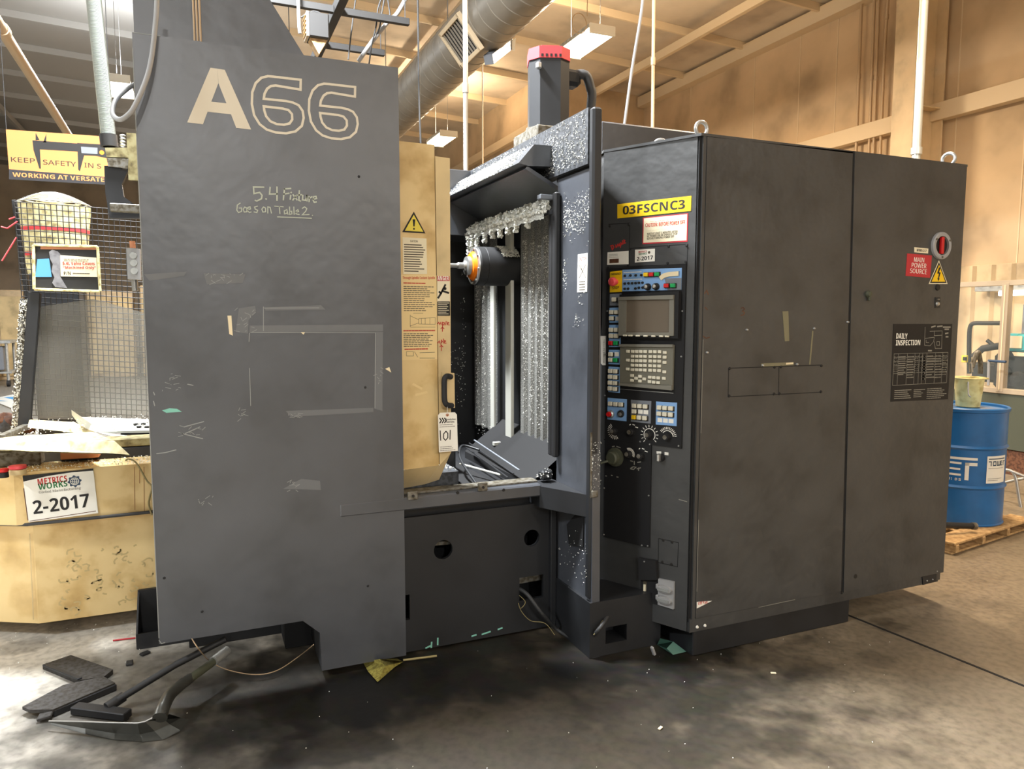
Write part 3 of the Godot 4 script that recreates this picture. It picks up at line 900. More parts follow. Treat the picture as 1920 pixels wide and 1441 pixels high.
func front_cover(mc: Node3D) -> void:
	var c := pr(mc, "front_cover", M.charcoal, [Vector2(-0.1843,2.4954), Vector2(0.7726,2.4972), Vector2(0.7714,0.0295), Vector2(0.4133,0.0301), Vector2(0.4086,0.1945), Vector2(0.3418,0.2572), Vector2(-0.1892,0.2553)], -0.2, 0.0, XA)
	c.set_meta("label", "wide flat charcoal front cover lettered A66")
	span(c, "cover_foot", M.charcoal_dark, Vector3(0.415, 0.032, -3.33), Vector3(0.77, 0.2, -3.19))
	# the tower behind it
	pr(mc, "rear_tower", M.charcoal, [Vector2(-0.19, 2.3), Vector2(0.475, 2.5), Vector2(0.31, 2.757), Vector2(0.0, 3.28), Vector2(-0.19, 3.28)], -4.08, -3.2)
	for k in 3:
		tb(mc, "tower_conduit", M.conduit_warm, [Vector3(0.02 + 0.011 * k, 2.46, -3.19), Vector3(0.018 + 0.011 * k, 3.27, -3.19)], 0.0045, 6)
	# A66: a solid A and two outlined sixes
	var a := pr(c, "letter", M.lettering, letter_a(), 0.0, 0.0015, XA)
	a.set_meta("label", "pale solid letter A")
	var out := six_outer()
	var inn := six_inner()
	var shift := Vector2(0.5982,2.4007) - Vector2(0.3898,2.4031)
	for k in 2:
		var o := []
		var i := []
		for p in out:
			o.append(p + shift * k)
		for p in inn:
			i.append(p + shift * k)
		o.append(o[0])
		i.append(i[0])
		strokes(c, "numeral", M.lettering, [o, i], 0.0088, XA, 0.0015).set_meta("label", "pale outlined numeral 6")
	chalk_note(c)
	# leftovers of old stickers and tape
	plate(c, "tape_scrap", M.tape, [Vector2(0.0959,1.5010), Vector2(0.1101,1.5011), Vector2(0.1123,1.4249), Vector2(0.1001,1.4312)], XA)
	plate(c, "tape_scrap", M.aqua, [Vector2(-0.1428,1.1502), Vector2(-0.1174,1.1570), Vector2(-0.0921,1.1537), Vector2(-0.0762,1.1418), Vector2(-0.1288,1.1405)], XA)
	plate(c, "tape_scrap", M.tape, [Vector2(0.6992,1.2816), Vector2(0.7172,1.2878), Vector2(0.7248,1.2653)], XA)
	plate(c, "tape_scrap", M.tape, [Vector2(0.3642,1.4360), Vector2(0.3806,1.4358), Vector2(0.3742,1.4264)], XA)
	plate(c, "tape_mark", M.residue_faint, [Vector2(0.1741,1.4632), Vector2(0.6933,1.4650), Vector2(0.6928,1.4364), Vector2(0.1732,1.4366)], XA, 0.0008)
	plate(c, "tape_mark", M.residue_faint, [Vector2(0.6617,1.4345), Vector2(0.6927,1.4342), Vector2(0.6850,1.1059), Vector2(0.6538,1.1164)], XA, 0.0008)
	plate(c, "tape_mark", M.residue_faint, [Vector2(0.2289,1.5329), Vector2(0.4452,1.5424), Vector2(0.4615,1.5255), Vector2(0.2344,1.5206)], XA, 0.0008)
	plate(c, "tape_mark", M.residue_faint, [Vector2(0.2988,1.1256), Vector2(0.6472,1.1212), Vector2(0.6469,1.1034), Vector2(0.3165,1.1012)], XA, 0.0008)
	strokes(c, "tape_edge", M.residue, [[Vector2(0.1732,1.4345), Vector2(0.1702,1.4017)], [Vector2(0.1771,1.4366), Vector2(0.6616,1.4312)], [Vector2(0.6616,1.4301), Vector2(0.6539,1.1186)], [Vector2(0.2270,1.5350), Vector2(0.2242,1.4423)], [Vector2(0.2307,1.5299), Vector2(0.4367,1.5318)], [Vector2(0.1689,1.2987), Vector2(0.1682,1.1532)]], 0.0025, XA, 0.001)
	plate(c, "residue_patch", M.residue_faint, [Vector2(0.2799,0.8134), Vector2(0.3509,0.8482), Vector2(0.4240,0.8330), Vector2(0.4273,0.7951)], XA, 0.0008)
	plate(c, "residue_patch", M.residue_faint, [Vector2(0.0184,1.6590), Vector2(0.1649,1.6583), Vector2(0.1543,1.6258), Vector2(0.0280,1.6176)], XA, 0.0008)
	plate(c, "residue_patch", M.residue_faint, [Vector2(-0.1821,1.6507), Vector2(-0.0398,1.6636), Vector2(-0.0494,1.6477), Vector2(-0.1656,1.6279)], XA, 0.0008)
	plate(c, "residue_patch", M.residue_faint, [Vector2(0.1377,1.5285), Vector2(0.1959,1.5389), Vector2(0.1992,1.5205), Vector2(0.1709,1.4837), Vector2(0.1673,1.4326), Vector2(0.1233,1.4391)], XA, 0.0008)
	var scr := []
	for q in [[Vector2(-0.1444,1.2877), Vector2(-0.0711,1.2252), 12], [Vector2(-0.0802,1.0844), Vector2(-0.0040,1.0429), 9], [Vector2(-0.0349,0.8140), Vector2(0.0276,0.7658), 7], [Vector2(0.0332,1.6594), Vector2(0.1485,1.6257), 16], [Vector2(0.1322,1.5345), Vector2(0.1925,1.4323), 14], [Vector2(0.3067,1.1146), Vector2(0.3677,1.0963), 9], [Vector2(0.2890,0.8472), Vector2(0.3602,0.8037), 10], [Vector2(0.6617,1.3070), Vector2(0.6846,1.2176), 8], [Vector2(0.1191,1.1390), Vector2(0.1665,1.1010), 8]]:
		for k in q[2]:
			var p := Vector2(rng.randf_range(q[0].x, q[1].x), rng.randf_range(q[1].y, q[0].y))
			scr.append([p, p + Vector2(rng.randf_range(-0.02, 0.02), rng.randf_range(-0.012, 0.012))])
	strokes(c, "scratches", M.residue, scr, 0.0018, XA, 0.001).set_meta("kind", "stuff")
	strokes(c, "scratch_lines", M.residue, [[Vector2(-0.1673,0.9891), Vector2(-0.1385,0.9910), Vector2(-0.1019,0.9985)], [Vector2(-0.0711,1.0838), Vector2(-0.0020,1.1001)], [Vector2(-0.0812,1.0601), Vector2(-0.0081,1.0349)], [Vector2(-0.0665,1.0591), Vector2(-0.0157,1.0805)], [Vector2(-0.1685,1.2192), Vector2(-0.1654,1.2091)], [Vector2(-0.1699,1.1855), Vector2(-0.1670,1.1694)], [Vector2(-0.0521,1.2446), Vector2(-0.0339,1.2399)]], 0.0035, XA, 0.001)
	for p in [Vector2(0.6059,2.0552), Vector2(0.6156,1.2069), Vector2(-0.0347,0.3583), Vector2(-0.1614,0.5109), Vector2(0.6110,0.3647)]:
		knob(c, "screw", M.black, p, [Vector2(0, 0.003), Vector2(0.004, 0.0025), Vector2(0.0055, 0)], XA, 10)
	strokes(c, "worn_edge", M.residue, [[Vector2(-0.1846,2.4420), Vector2(-0.1887,0.2805)], [Vector2(-0.1886,0.2699), Vector2(-0.1809,0.2559), Vector2(-0.1698,0.2581)], [Vector2(-0.1801,2.4951), Vector2(-0.0952,2.4954)]], 0.003, XA, 0.001)


func letter_a() -> Array:
	# outline with the counter cut in through a hair slit
	return [Vector2(0.0928,2.4062), Vector2(0.1175,2.4055), Vector2(0.2031,2.1991), Vector2(0.1504,2.2002), Vector2(0.1339,2.2477), Vector2(0.0529,2.2484), Vector2(0.0357,2.2018), Vector2(-0.0172,2.2035), Vector2(0.0684,2.4067), Vector2(0.0926,2.4062), Vector2(0.0935,2.3546), Vector2(0.0672,2.2860), Vector2(0.1193,2.2856), Vector2(0.0941,2.3548)]


func six_outer() -> Array:
	var p := [Vector2(0.3894,2.4030), Vector2(0.2839,2.4023), Vector2(0.2689,2.4016), Vector2(0.2453,2.3928), Vector2(0.2247,2.3709), Vector2(0.2113,2.3364), Vector2(0.2086,2.2933), Vector2(0.2153,2.2531), Vector2(0.2343,2.2218), Vector2(0.2588,2.2045), Vector2(0.2915,2.1968), Vector2(0.3297,2.1974), Vector2(0.3646,2.2077), Vector2(0.3891,2.2311), Vector2(0.3967,2.2620), Vector2(0.3936,2.2877), Vector2(0.3791,2.3071), Vector2(0.3585,2.3147), Vector2(0.3330,2.3177), Vector2(0.2518,2.3170), Vector2(0.2550,2.3356), Vector2(0.2652,2.3553), Vector2(0.2790,2.3667), Vector2(0.2965,2.3708), Vector2(0.3876,2.3661)]
	return p


func six_inner() -> Array:
	return [Vector2(0.2510,2.2892), Vector2(0.3195,2.2885), Vector2(0.3410,2.2850), Vector2(0.3534,2.2715), Vector2(0.3539,2.2516), Vector2(0.3436,2.2356), Vector2(0.3223,2.2285), Vector2(0.2963,2.2283), Vector2(0.2733,2.2365), Vector2(0.2583,2.2536), Vector2(0.2524,2.2746)]


func chalk_note(c: Node3D) -> void:
	var one := [
		[Vector2(0.2419,1.9889), Vector2(0.2047,1.9872), Vector2(0.2058,1.9628), Vector2(0.2266,1.9685), Vector2(0.2348,1.9585), Vector2(0.2322,1.9453), Vector2(0.2154,1.9357), Vector2(0.2093,1.9375)],
		[Vector2(0.2482,1.9463), Vector2(0.2500,1.9444)],
		[Vector2(0.2650,1.9904), Vector2(0.2621,1.9644), Vector2(0.2896,1.9670)], [Vector2(0.2903,1.9929), Vector2(0.2889,1.9423)],
		[Vector2(0.3177,1.9875), Vector2(0.3122,1.9458)], [Vector2(0.3177,1.9875), Vector2(0.3412,1.9911)], [Vector2(0.3150,1.9678), Vector2(0.3343,1.9724)],
		[Vector2(0.3405,1.9651), Vector2(0.3379,1.9496)], [Vector2(0.3420,1.9764), Vector2(0.3428,1.9748)],
		[Vector2(0.3491,1.9677), Vector2(0.3636,1.9489)], [Vector2(0.3629,1.9672), Vector2(0.3476,1.9473)],
		[Vector2(0.3732,1.9845), Vector2(0.3702,1.9473), Vector2(0.3766,1.9454)], [Vector2(0.3641,1.9666), Vector2(0.3815,1.9698)],
		[Vector2(0.3858,1.9680), Vector2(0.3840,1.9501), Vector2(0.3961,1.9488), Vector2(0.4010,1.9690)], [Vector2(0.4010,1.9690), Vector2(0.4013,1.9469)],
		[Vector2(0.4096,1.9650), Vector2(0.4091,1.9451)], [Vector2(0.4103,1.9585), Vector2(0.4206,1.9645)],
		[Vector2(0.4244,1.9549), Vector2(0.4380,1.9590), Vector2(0.4359,1.9667), Vector2(0.4271,1.9653), Vector2(0.4238,1.9526), Vector2(0.4288,1.9432), Vector2(0.4364,1.9453)],
	]
	strokes(c, "handwriting", M.chalk, one, 0.0052, XA, 0.0014).set_meta("label", "chalk note 5.4 Fixture")
	var two := [
		[Vector2(0.1554,1.9244), Vector2(0.1450,1.9164), Vector2(0.1424,1.8973), Vector2(0.1482,1.8889), Vector2(0.1594,1.8939), Vector2(0.1590,1.9065), Vector2(0.1509,1.9057)],
		[Vector2(0.1711,1.9108), Vector2(0.1652,1.9025), Vector2(0.1686,1.8918), Vector2(0.1782,1.8933), Vector2(0.1786,1.9073), Vector2(0.1711,1.9108)],
		[Vector2(0.1813,1.9014), Vector2(0.1917,1.9050), Vector2(0.1899,1.9127), Vector2(0.1827,1.9101), Vector2(0.1808,1.8972), Vector2(0.1871,1.8910), Vector2(0.1935,1.8937)],
		[Vector2(0.2169,1.9164), Vector2(0.2064,1.9128), Vector2(0.2083,1.9051), Vector2(0.2172,1.9014), Vector2(0.2140,1.8925), Vector2(0.2037,1.8943)],
		[Vector2(0.2385,1.9147), Vector2(0.2324,1.9063), Vector2(0.2359,1.8955), Vector2(0.2457,1.8970), Vector2(0.2461,1.9111), Vector2(0.2385,1.9147)],
		[Vector2(0.2537,1.8926), Vector2(0.2545,1.9164), Vector2(0.2628,1.9146), Vector2(0.2670,1.8933)],
		[Vector2(0.2796,1.9200), Vector2(0.3115,1.9196)], [Vector2(0.2967,1.9196), Vector2(0.2981,1.8928)],
		[Vector2(0.3247,1.9094), Vector2(0.3146,1.9048), Vector2(0.3153,1.8927), Vector2(0.3243,1.8952), Vector2(0.3257,1.9095), Vector2(0.3281,1.8913)],
		[Vector2(0.3349,1.9202), Vector2(0.3341,1.8917), Vector2(0.3432,1.8942), Vector2(0.3424,1.9043), Vector2(0.3354,1.9039)], [Vector2(0.3509,1.9211), Vector2(0.3511,1.8926)],
		[Vector2(0.3584,1.9011), Vector2(0.3685,1.9047), Vector2(0.3657,1.9117), Vector2(0.3595,1.9073), Vector2(0.3582,1.8950), Vector2(0.3702,1.8936)],
		[Vector2(0.3823,1.9172), Vector2(0.3912,1.9242), Vector2(0.3997,1.9181), Vector2(0.3950,1.9068), Vector2(0.3817,1.8928), Vector2(0.4079,1.8952)],
		[Vector2(0.2890,1.8802), Vector2(0.4163,1.8814)], [Vector2(0.4198,1.8931), Vector2(0.4212,1.8922)],
	]
	strokes(c, "handwriting", M.chalk, two, 0.0036, XA, 0.0014).set_meta("label", "chalk note Goes on Table 2, underlined")


func sliding_door(mc: Node3D) -> void:
	var d := pr(mc, "sliding_door", M.cream, [Vector2(0.6, 2.238), Vector2(0.9549,2.2326), Vector2(0.9544,2.1844), Vector2(0.9616,0.8328), Vector2(0.8120,0.8259), Vector2(0.6, 0.838)], -0.03, 0.0, XD)
	d.set_meta("label", "open cream sliding door with warning stickers and a black handle")
	pr(d, "door_edge", M.cream_plain, [Vector2(0.9568,2.1846), Vector2(1.0231,2.1811), Vector2(1.0186,0.8868), Vector2(0.9641,0.8351)], -0.03, 0.004, XD)
	var st := begin()
	var a := Vector3(0.6653,0.8193,-3.0950)
	var b := Vector3(0.9616,0.8328,-3.0950)
	var b2 := Vector3(1.0186,0.8868,-3.0950)
	facet(st, a, b, Vector3(0.92, 0.735, -3.17), Vector3(0.7, 0.715, -3.17), Vector3(0, -1, 0.5))
	facet(st, b, b2, Vector3(0.985, 0.75, -3.17), Vector3(0.92, 0.735, -3.17), Vector3(0, -1, 0.5))
	put(d, "door_toe", st.commit(), M.cream_plain)
	strokes(d, "door_smudge", M.paper_aged, [[Vector2(0.8483,1.2024), Vector2(0.8843,1.1822)], [Vector2(0.8597,1.1549), Vector2(0.9084,1.1647)]], 0.01, XD, 0.0006)
	# handle on its backing plate
	var hp := plate(d, "handle_plate", M.cream_plain, [Vector2(0.9756,1.2524), Vector2(1.0353,1.2458), Vector2(1.0366,1.0895), Vector2(0.9766,1.0997)], XD, 0.008)
	tb(hp, "door_handle", M.rubber, smooth([Vector3(1.0185,1.2300,-3.0900), Vector3(0.9865,1.2369,-3.0450), Vector3(0.9738,1.2236,-3.0400), Vector3(0.9721,1.1744,-3.0400), Vector3(0.9741,1.1273,-3.0400), Vector3(0.9878,1.1096,-3.0450), Vector3(1.0224,1.1004,-3.0900)], 5), 0.0125, 10).set_meta("label", "black bow handle")
	# stickers
	var tri_ := plate(d, "warning_triangle", M.ink, [Vector2(0.8599,1.9450), Vector2(0.9104,1.8550), Vector2(0.8081,1.8566)], XD, 0.0012, "black and yellow exclamation triangle")
	plate(tri_, "triangle_field", M.yellow_pale, [Vector2(0.8595,1.9319), Vector2(0.9010,1.8614), Vector2(0.8194,1.8627)], XD, 0.0018)
	plate(tri_, "exclamation_mark", M.ink, [Vector2(0.8540,1.9125), Vector2(0.8656,1.9124), Vector2(0.8624,1.8825), Vector2(0.8567,1.8824)], XD, 0.0024)
	plate(tri_, "exclamation_mark", M.ink, disc(Vector2(0.8594,1.8722), 0.0042, 10), XD, 0.0024)
	var l1 := plate(d, "caution_sticker", M.paper, [Vector2(0.8089,1.8348), Vector2(0.9147,1.8337), Vector2(0.9157,1.6815), Vector2(0.8098,1.6792)], XD, 0.001, "small cream caution sticker below the triangle")
	tx(l1, "lettering", "CAUTION", M.ink_soft, Vector2(0.8422,1.8154), Vector2(0.8752,1.8153), 0.009, XD, 0.0012)
	fine_print(l1, "fine_print", M.ink_soft, Vector2(0.8163,1.8095), Vector2(0.9071,1.6871), 12, XD, 0.45, 0.0011)
	var l2 := plate(d, "spindle_sticker", M.paper_aged, [Vector2(0.7957,1.6750), Vector2(0.9589,1.6767), Vector2(0.9589,1.3102), Vector2(0.7950,1.3089)], XD, 0.001, "long cream sticker about the spindle coolant")
	tx(l2, "lettering", "Through Spindle Coolant Spindle", M.ink_red, Vector2(0.8071,1.6541), Vector2(0.9514,1.6569), 0.015, XD, 0.0012)
	fine_print(l2, "red_print", M.ink_red, Vector2(0.8116,1.6474), Vector2(0.9500,1.6349), 1, XD, 0.35, 0.0012)
	fine_print(l2, "fine_print", M.ink_soft, Vector2(0.8114,1.6303), Vector2(0.9536,1.5187), 13, XD, 0.4, 0.0011)
	strokes(l2, "diagram", M.ink_soft, [[Vector2(0.8380,1.5046), Vector2(0.8373,1.4516)], [Vector2(0.8379,1.5000), Vector2(0.8759,1.4838), Vector2(0.8757,1.4699), Vector2(0.8373,1.4562)], [Vector2(0.8759,1.4885), Vector2(0.9509,1.4930), Vector2(0.9506,1.4627), Vector2(0.8756,1.4653), Vector2(0.8759,1.4885)], [Vector2(0.8397,1.4516), Vector2(0.9505,1.4510)], [Vector2(0.8523,1.5116), Vector2(0.8954,1.5116)], [Vector2(0.8879,1.4885), Vector2(0.8877,1.4653)], [Vector2(0.9048,1.4908), Vector2(0.9045,1.4652)], [Vector2(0.9266,1.4907), Vector2(0.9263,1.4651)]], 0.0016, XD, 0.0012)
	fine_print(l2, "red_print", M.ink_red, Vector2(0.8087,1.4426), Vector2(0.9478,1.4299), 1, XD, 0.4, 0.0012)
	fine_print(l2, "fine_print", M.ink_soft, Vector2(0.8085,1.4265), Vector2(0.9545,1.3641), 8, XD, 0.4, 0.0011)
	fine_print(l2, "red_print", M.ink_red, Vector2(0.8123,1.3618), Vector2(0.9397,1.3502), 1, XD, 0.4, 0.0012)
	strokes(l2, "diagram", M.ink_soft, [[Vector2(0.8192,1.3454), Vector2(0.8502,1.3448), Vector2(0.8499,1.3262), Vector2(0.8190,1.3269), Vector2(0.8192,1.3454)], [Vector2(0.8550,1.3448), Vector2(0.8691,1.3211)], [Vector2(0.8789,1.3396), Vector2(0.9469,1.3406)], [Vector2(0.8786,1.3163), Vector2(0.9467,1.3147)]], 0.0018, XD, 0.0012)
	var dg := plate(d, "danger_sticker", M.paper, [Vector2(0.9598,1.6726), Vector2(1.0164,1.6738), Vector2(1.0179,1.5010), Vector2(0.9591,1.5000)], XD, 0.0062, "danger sticker with a falling figure")
	plate(dg, "danger_bar", M.sign_red, [Vector2(0.9598,1.6726), Vector2(1.0164,1.6738), Vector2(1.0167,1.6535), Vector2(0.9599,1.6524)], XD, 0.0066)
	tx(dg, "lettering", "ANGER", M.white, Vector2(0.9614,1.6552), Vector2(1.0138,1.6562), 0.018, XD, 0.0068)
	strokes(dg, "figure_mark", M.ink, [[Vector2(0.9964,1.6357), Vector2(0.9764,1.5981), Vector2(0.9640,1.5794)], [Vector2(0.9814,1.6098), Vector2(1.0108,1.6009)], [Vector2(0.9764,1.5981), Vector2(0.9691,1.6050)]], 0.0085, XD, 0.0068)
	plate(dg, "figure_mark", M.ink, disc(Vector2(0.9950,1.6193), 0.007, 12), XD, 0.0068)
	plate(dg, "text_block", M.ink, [Vector2(0.9595,1.5630), Vector2(1.0174,1.5635), Vector2(1.0179,1.5010), Vector2(0.9591,1.5010)], XD, 0.0066)
	fine_print(dg, "fine_print", M.paper, Vector2(0.9638,1.5607), Vector2(1.0125,1.5047), 7, XD, 0.4, 0.0068)
	strokes(d, "red_writing", M.ink_red, [[Vector2(0.9604,1.4650), Vector2(0.9654,1.4720), Vector2(0.9702,1.4626), Vector2(0.9752,1.4719), Vector2(0.9776,1.4625)], [Vector2(0.9824,1.4531), Vector2(0.9826,1.4719), Vector2(0.9924,1.4695), Vector2(0.9899,1.4601), Vector2(0.9825,1.4625)], [Vector2(0.9999,1.4765), Vector2(0.9973,1.4601)], [Vector2(1.0047,1.4648), Vector2(1.0122,1.4694), Vector2(1.0073,1.4718), Vector2(1.0047,1.4624), Vector2(1.0146,1.4600)], [Vector2(0.9822,1.4320), Vector2(0.9824,1.4508), Vector2(0.9749,1.4438)], [Vector2(0.9824,1.4508), Vector2(0.9897,1.4437)],
		[Vector2(0.9596,1.3804), Vector2(0.9670,1.3898), Vector2(0.9694,1.3803)], [Vector2(0.9743,1.3732), Vector2(0.9769,1.3943), Vector2(0.9818,1.3872), Vector2(0.9743,1.3802)], [Vector2(0.9868,1.3989), Vector2(0.9867,1.3801)], [Vector2(0.9916,1.3847), Vector2(0.9966,1.3894), Vector2(0.9917,1.3918), Vector2(0.9916,1.3800), Vector2(0.9990,1.3799)], [Vector2(0.9765,1.3472), Vector2(0.9767,1.3708), Vector2(0.9693,1.3638)], [Vector2(0.9767,1.3708), Vector2(0.9840,1.3636)]], 0.0032, XD, 0.0052).set_meta("label", "red marker words with arrows")
	# the auction tag on the handle
	var tg := thing("auction_tag", "white paper auction tag numbered 101 hanging from the black door handle", "tag", Vector3(0.9916,1.0756,-3.0500))
	var xt := Transform3D(Basis(), Vector3(0, 0, -3.05))
	pr(tg, "card", M.white, [Vector3(0.9548,1.0764,-3.0500), Vector3(1.0238,1.0751,-3.0500), Vector3(1.0325,1.0639,-3.0500), Vector3(1.0363,0.9018,-3.0500), Vector3(0.9482,0.9010,-3.0500), Vector3(0.9449,1.0662,-3.0500)].map(func(v): return Vector2(v.x, v.y)), 0.0, 0.0015, xt)
	var q := func(v: Vector3) -> Vector2: return Vector2(v.x, v.y)
	pr(tg, "eyelet", M.orange_wood, disc(q.call(Vector3(0.9879,1.0651,-3.0500)), 0.007, 14), 0.0015, 0.003, xt)
	pr(tg, "eyelet_hole", M.ink, disc(q.call(Vector3(0.9879,1.0651,-3.0500)), 0.003, 10), 0.003, 0.0034, xt)
	tb(tg, "string", M.white, [Vector3(0.9866,1.0657,-3.0460), Vector3(0.9845,1.0967,-3.0350), Vector3(0.9822,1.1133,-3.0350)], 0.0012, 5)
	var ch := []
	for k in 3:
		var o := Vector2(0.011 * k, 0)
		ch.append([q.call(Vector3(0.9533,1.0516,-3.0500)) + o, q.call(Vector3(0.9606,1.0417,-3.0500)) + o, q.call(Vector3(0.9531,1.0315,-3.0500)) + o])
	strokes(tg, "logo", M.ink, ch, 0.0052, xt, 0.002)
	tx(tg, "lettering", "Revolution", M.ink, q.call(Vector3(0.9803,1.0418,-3.0500)), q.call(Vector3(1.0261,1.0404,-3.0500)), 0.0085, xt, 0.0018)
	tx(tg, "lettering", "Auctions", M.ink, q.call(Vector3(0.9814,1.0310,-3.0500)), q.call(Vector3(1.0198,1.0295,-3.0500)), 0.0085, xt, 0.0018)
	fine_print(tg, "fine_print", M.ink_soft, q.call(Vector3(0.9519,1.0268,-3.0500)), q.call(Vector3(1.0308,1.0091,-3.0500)), 2, xt, 0.25, 0.0018)
	fine_print(tg, "fine_print", M.ink_soft, q.call(Vector3(0.9534,0.9281,-3.0500)), q.call(Vector3(1.0300,0.9034,-3.0500)), 3, xt, 0.25, 0.0018)
	strokes(tg, "handwriting", M.ink, [[q.call(Vector3(0.9540,0.9970,-3.0500)), q.call(Vector3(0.9561,0.9541,-3.0500))], [q.call(Vector3(0.9810,0.9930,-3.0500)), q.call(Vector3(0.9699,0.9818,-3.0500)), q.call(Vector3(0.9697,0.9627,-3.0500)), q.call(Vector3(0.9782,0.9526,-3.0500)), q.call(Vector3(0.9894,0.9638,-3.0500)), q.call(Vector3(0.9896,0.9829,-3.0500)), q.call(Vector3(0.9810,0.9930,-3.0500))], [q.call(Vector3(1.0009,0.9965,-3.0500)), q.call(Vector3(0.9993,0.9560,-3.0500))]], 0.0042, xt, 0.0022).set_meta("label", "handwritten 101")


func spindle(mc: Node3D) -> void:
	var c := Vector3(1.39, 1.772, -3.8)
	var xf := axis(c, Vector3.RIGHT)
	var s := lt(mc, "spindle", M.black, [Vector2(0.085, 0.0), Vector2(0.103, 0.004), Vector2(0.106, 0.012), Vector2(0.106, 0.05), Vector2(0.104, 0.052), Vector2(0.106, 0.054), Vector2(0.106, 0.3)], xf, 40)
	s.set_meta("label", "round spindle nose with an orange seal ring")
	lt(s, "rim", M.steel, [Vector2(0.082, -0.006), Vector2(0.1, -0.004), Vector2(0.102, 0.003), Vector2(0.09, 0.004)], xf, 40)
	lt(s, "seal_ring", M.orange, [Vector2(0.04, -0.028), Vector2(0.066, -0.022), Vector2(0.082, -0.004), Vector2(0.084, 0.002)], xf, 36)
	lt(s, "tool_flange", M.steel, [Vector2(0.0, -0.06), Vector2(0.024, -0.06), Vector2(0.03, -0.05), Vector2(0.05, -0.045), Vector2(0.052, -0.026), Vector2(0.04, -0.02)], xf, 28)
	lt(s, "tool_shank", M.steel, [Vector2(0.0, -0.32), Vector2(0.011, -0.32), Vector2(0.012, -0.1), Vector2(0.018, -0.09), Vector2(0.018, -0.06), Vector2(0.0, -0.06)], xf, 16)
	for k in 8:
		var a := TAU * k / 8 + 0.2
		lt(s, "bolt", M.steel, [Vector2(0, -0.008), Vector2(0.006, -0.008), Vector2(0.006, 0)], axis(c + Vector3(-0.003, cos(a) * 0.093, sin(a) * 0.093), Vector3.RIGHT), 8)


func servo(mc: Node3D) -> void:
	# octagonal servo motor with a red cap, standing behind the side frame
	var cx := 1.80
	var cz := -3.72
	var oct := func(r: float, f: float) -> Array:
		return [Vector2(-r, -f), Vector2(-f, -r), Vector2(f, -r), Vector2(r, -f), Vector2(r, f), Vector2(f, r), Vector2(-f, r), Vector2(-r, f)]
	var xf := Transform3D(Basis(Vector3(0.94, 0, 0.34), Vector3(0.34, 0, -0.94), UP), Vector3(cx, 0, cz))
	span(mc, "motor_base", M.dirty_steel, Vector3(1.66, 2.33, -3.88), Vector3(1.95, 2.5, -3.56), 0.006)
	var m := pr(mc, "servo_motor", M.galvanised, oct.call(0.108, 0.055), 2.46, 2.865, xf)
	m.material_override = M.charcoal_dark
	m.set_meta("label", "grey servo motor with a red cap")
	pr(m, "motor_cap", M.red_pink, oct.call(0.112, 0.06), 2.865, 2.925, xf)
	pr(m, "cap_top", M.red_pink, oct.call(0.09, 0.045), 2.925, 2.935, xf)
	pr(m, "motor_flange", M.dirty_steel, oct.call(0.125, 0.075), 2.46, 2.51, xf)
	for k in 5:
		pr(m, "cap_slot", M.ink, rect(Vector2(-0.05 + 0.024 * k, -0.1135), Vector2(-0.038 + 0.024 * k, -0.1115)), 2.87, 2.885, xf)
	bx(m, "lifting_lug", M.steel, Vector3(1.70, 2.82, -3.63), Vector3(0.03, 0.035, 0.03), T0, 0.01)
	bx(m, "connector_block", M.black, Vector3(1.945, 2.81, -3.74), Vector3(0.1, 0.09, 0.1), T0, 0.02)
	tb(m, "motor_cable", M.cable, smooth([Vector3(1.96, 2.83, -3.72), Vector3(2.02, 2.83, -3.7), Vector3(2.05, 2.77, -3.7), Vector3(2.06, 2.7, -3.7), Vector3(2.02, 2.45, -3.7), Vector3(2.0, 2.35, -3.7)], 5), 0.026, 10)


# ---------------------------------------------------------------- the control cabinet

func bil(a: Vector2, b: Vector2, c: Vector2, d: Vector2, s: float, t: float) -> Vector2:
	return a.lerp(b, s).lerp(c.lerp(d, s), t)


func key(parent: Node, called: String, m: Material, p: Vector2, w: float, h: float, z0: float, z1: float) -> MeshInstance3D:
	return bx(parent, called, m, Vector3(p.x, p.y, (z0 + z1) / 2.0), Vector3(w, h, z1 - z0), XK, 0.0018)


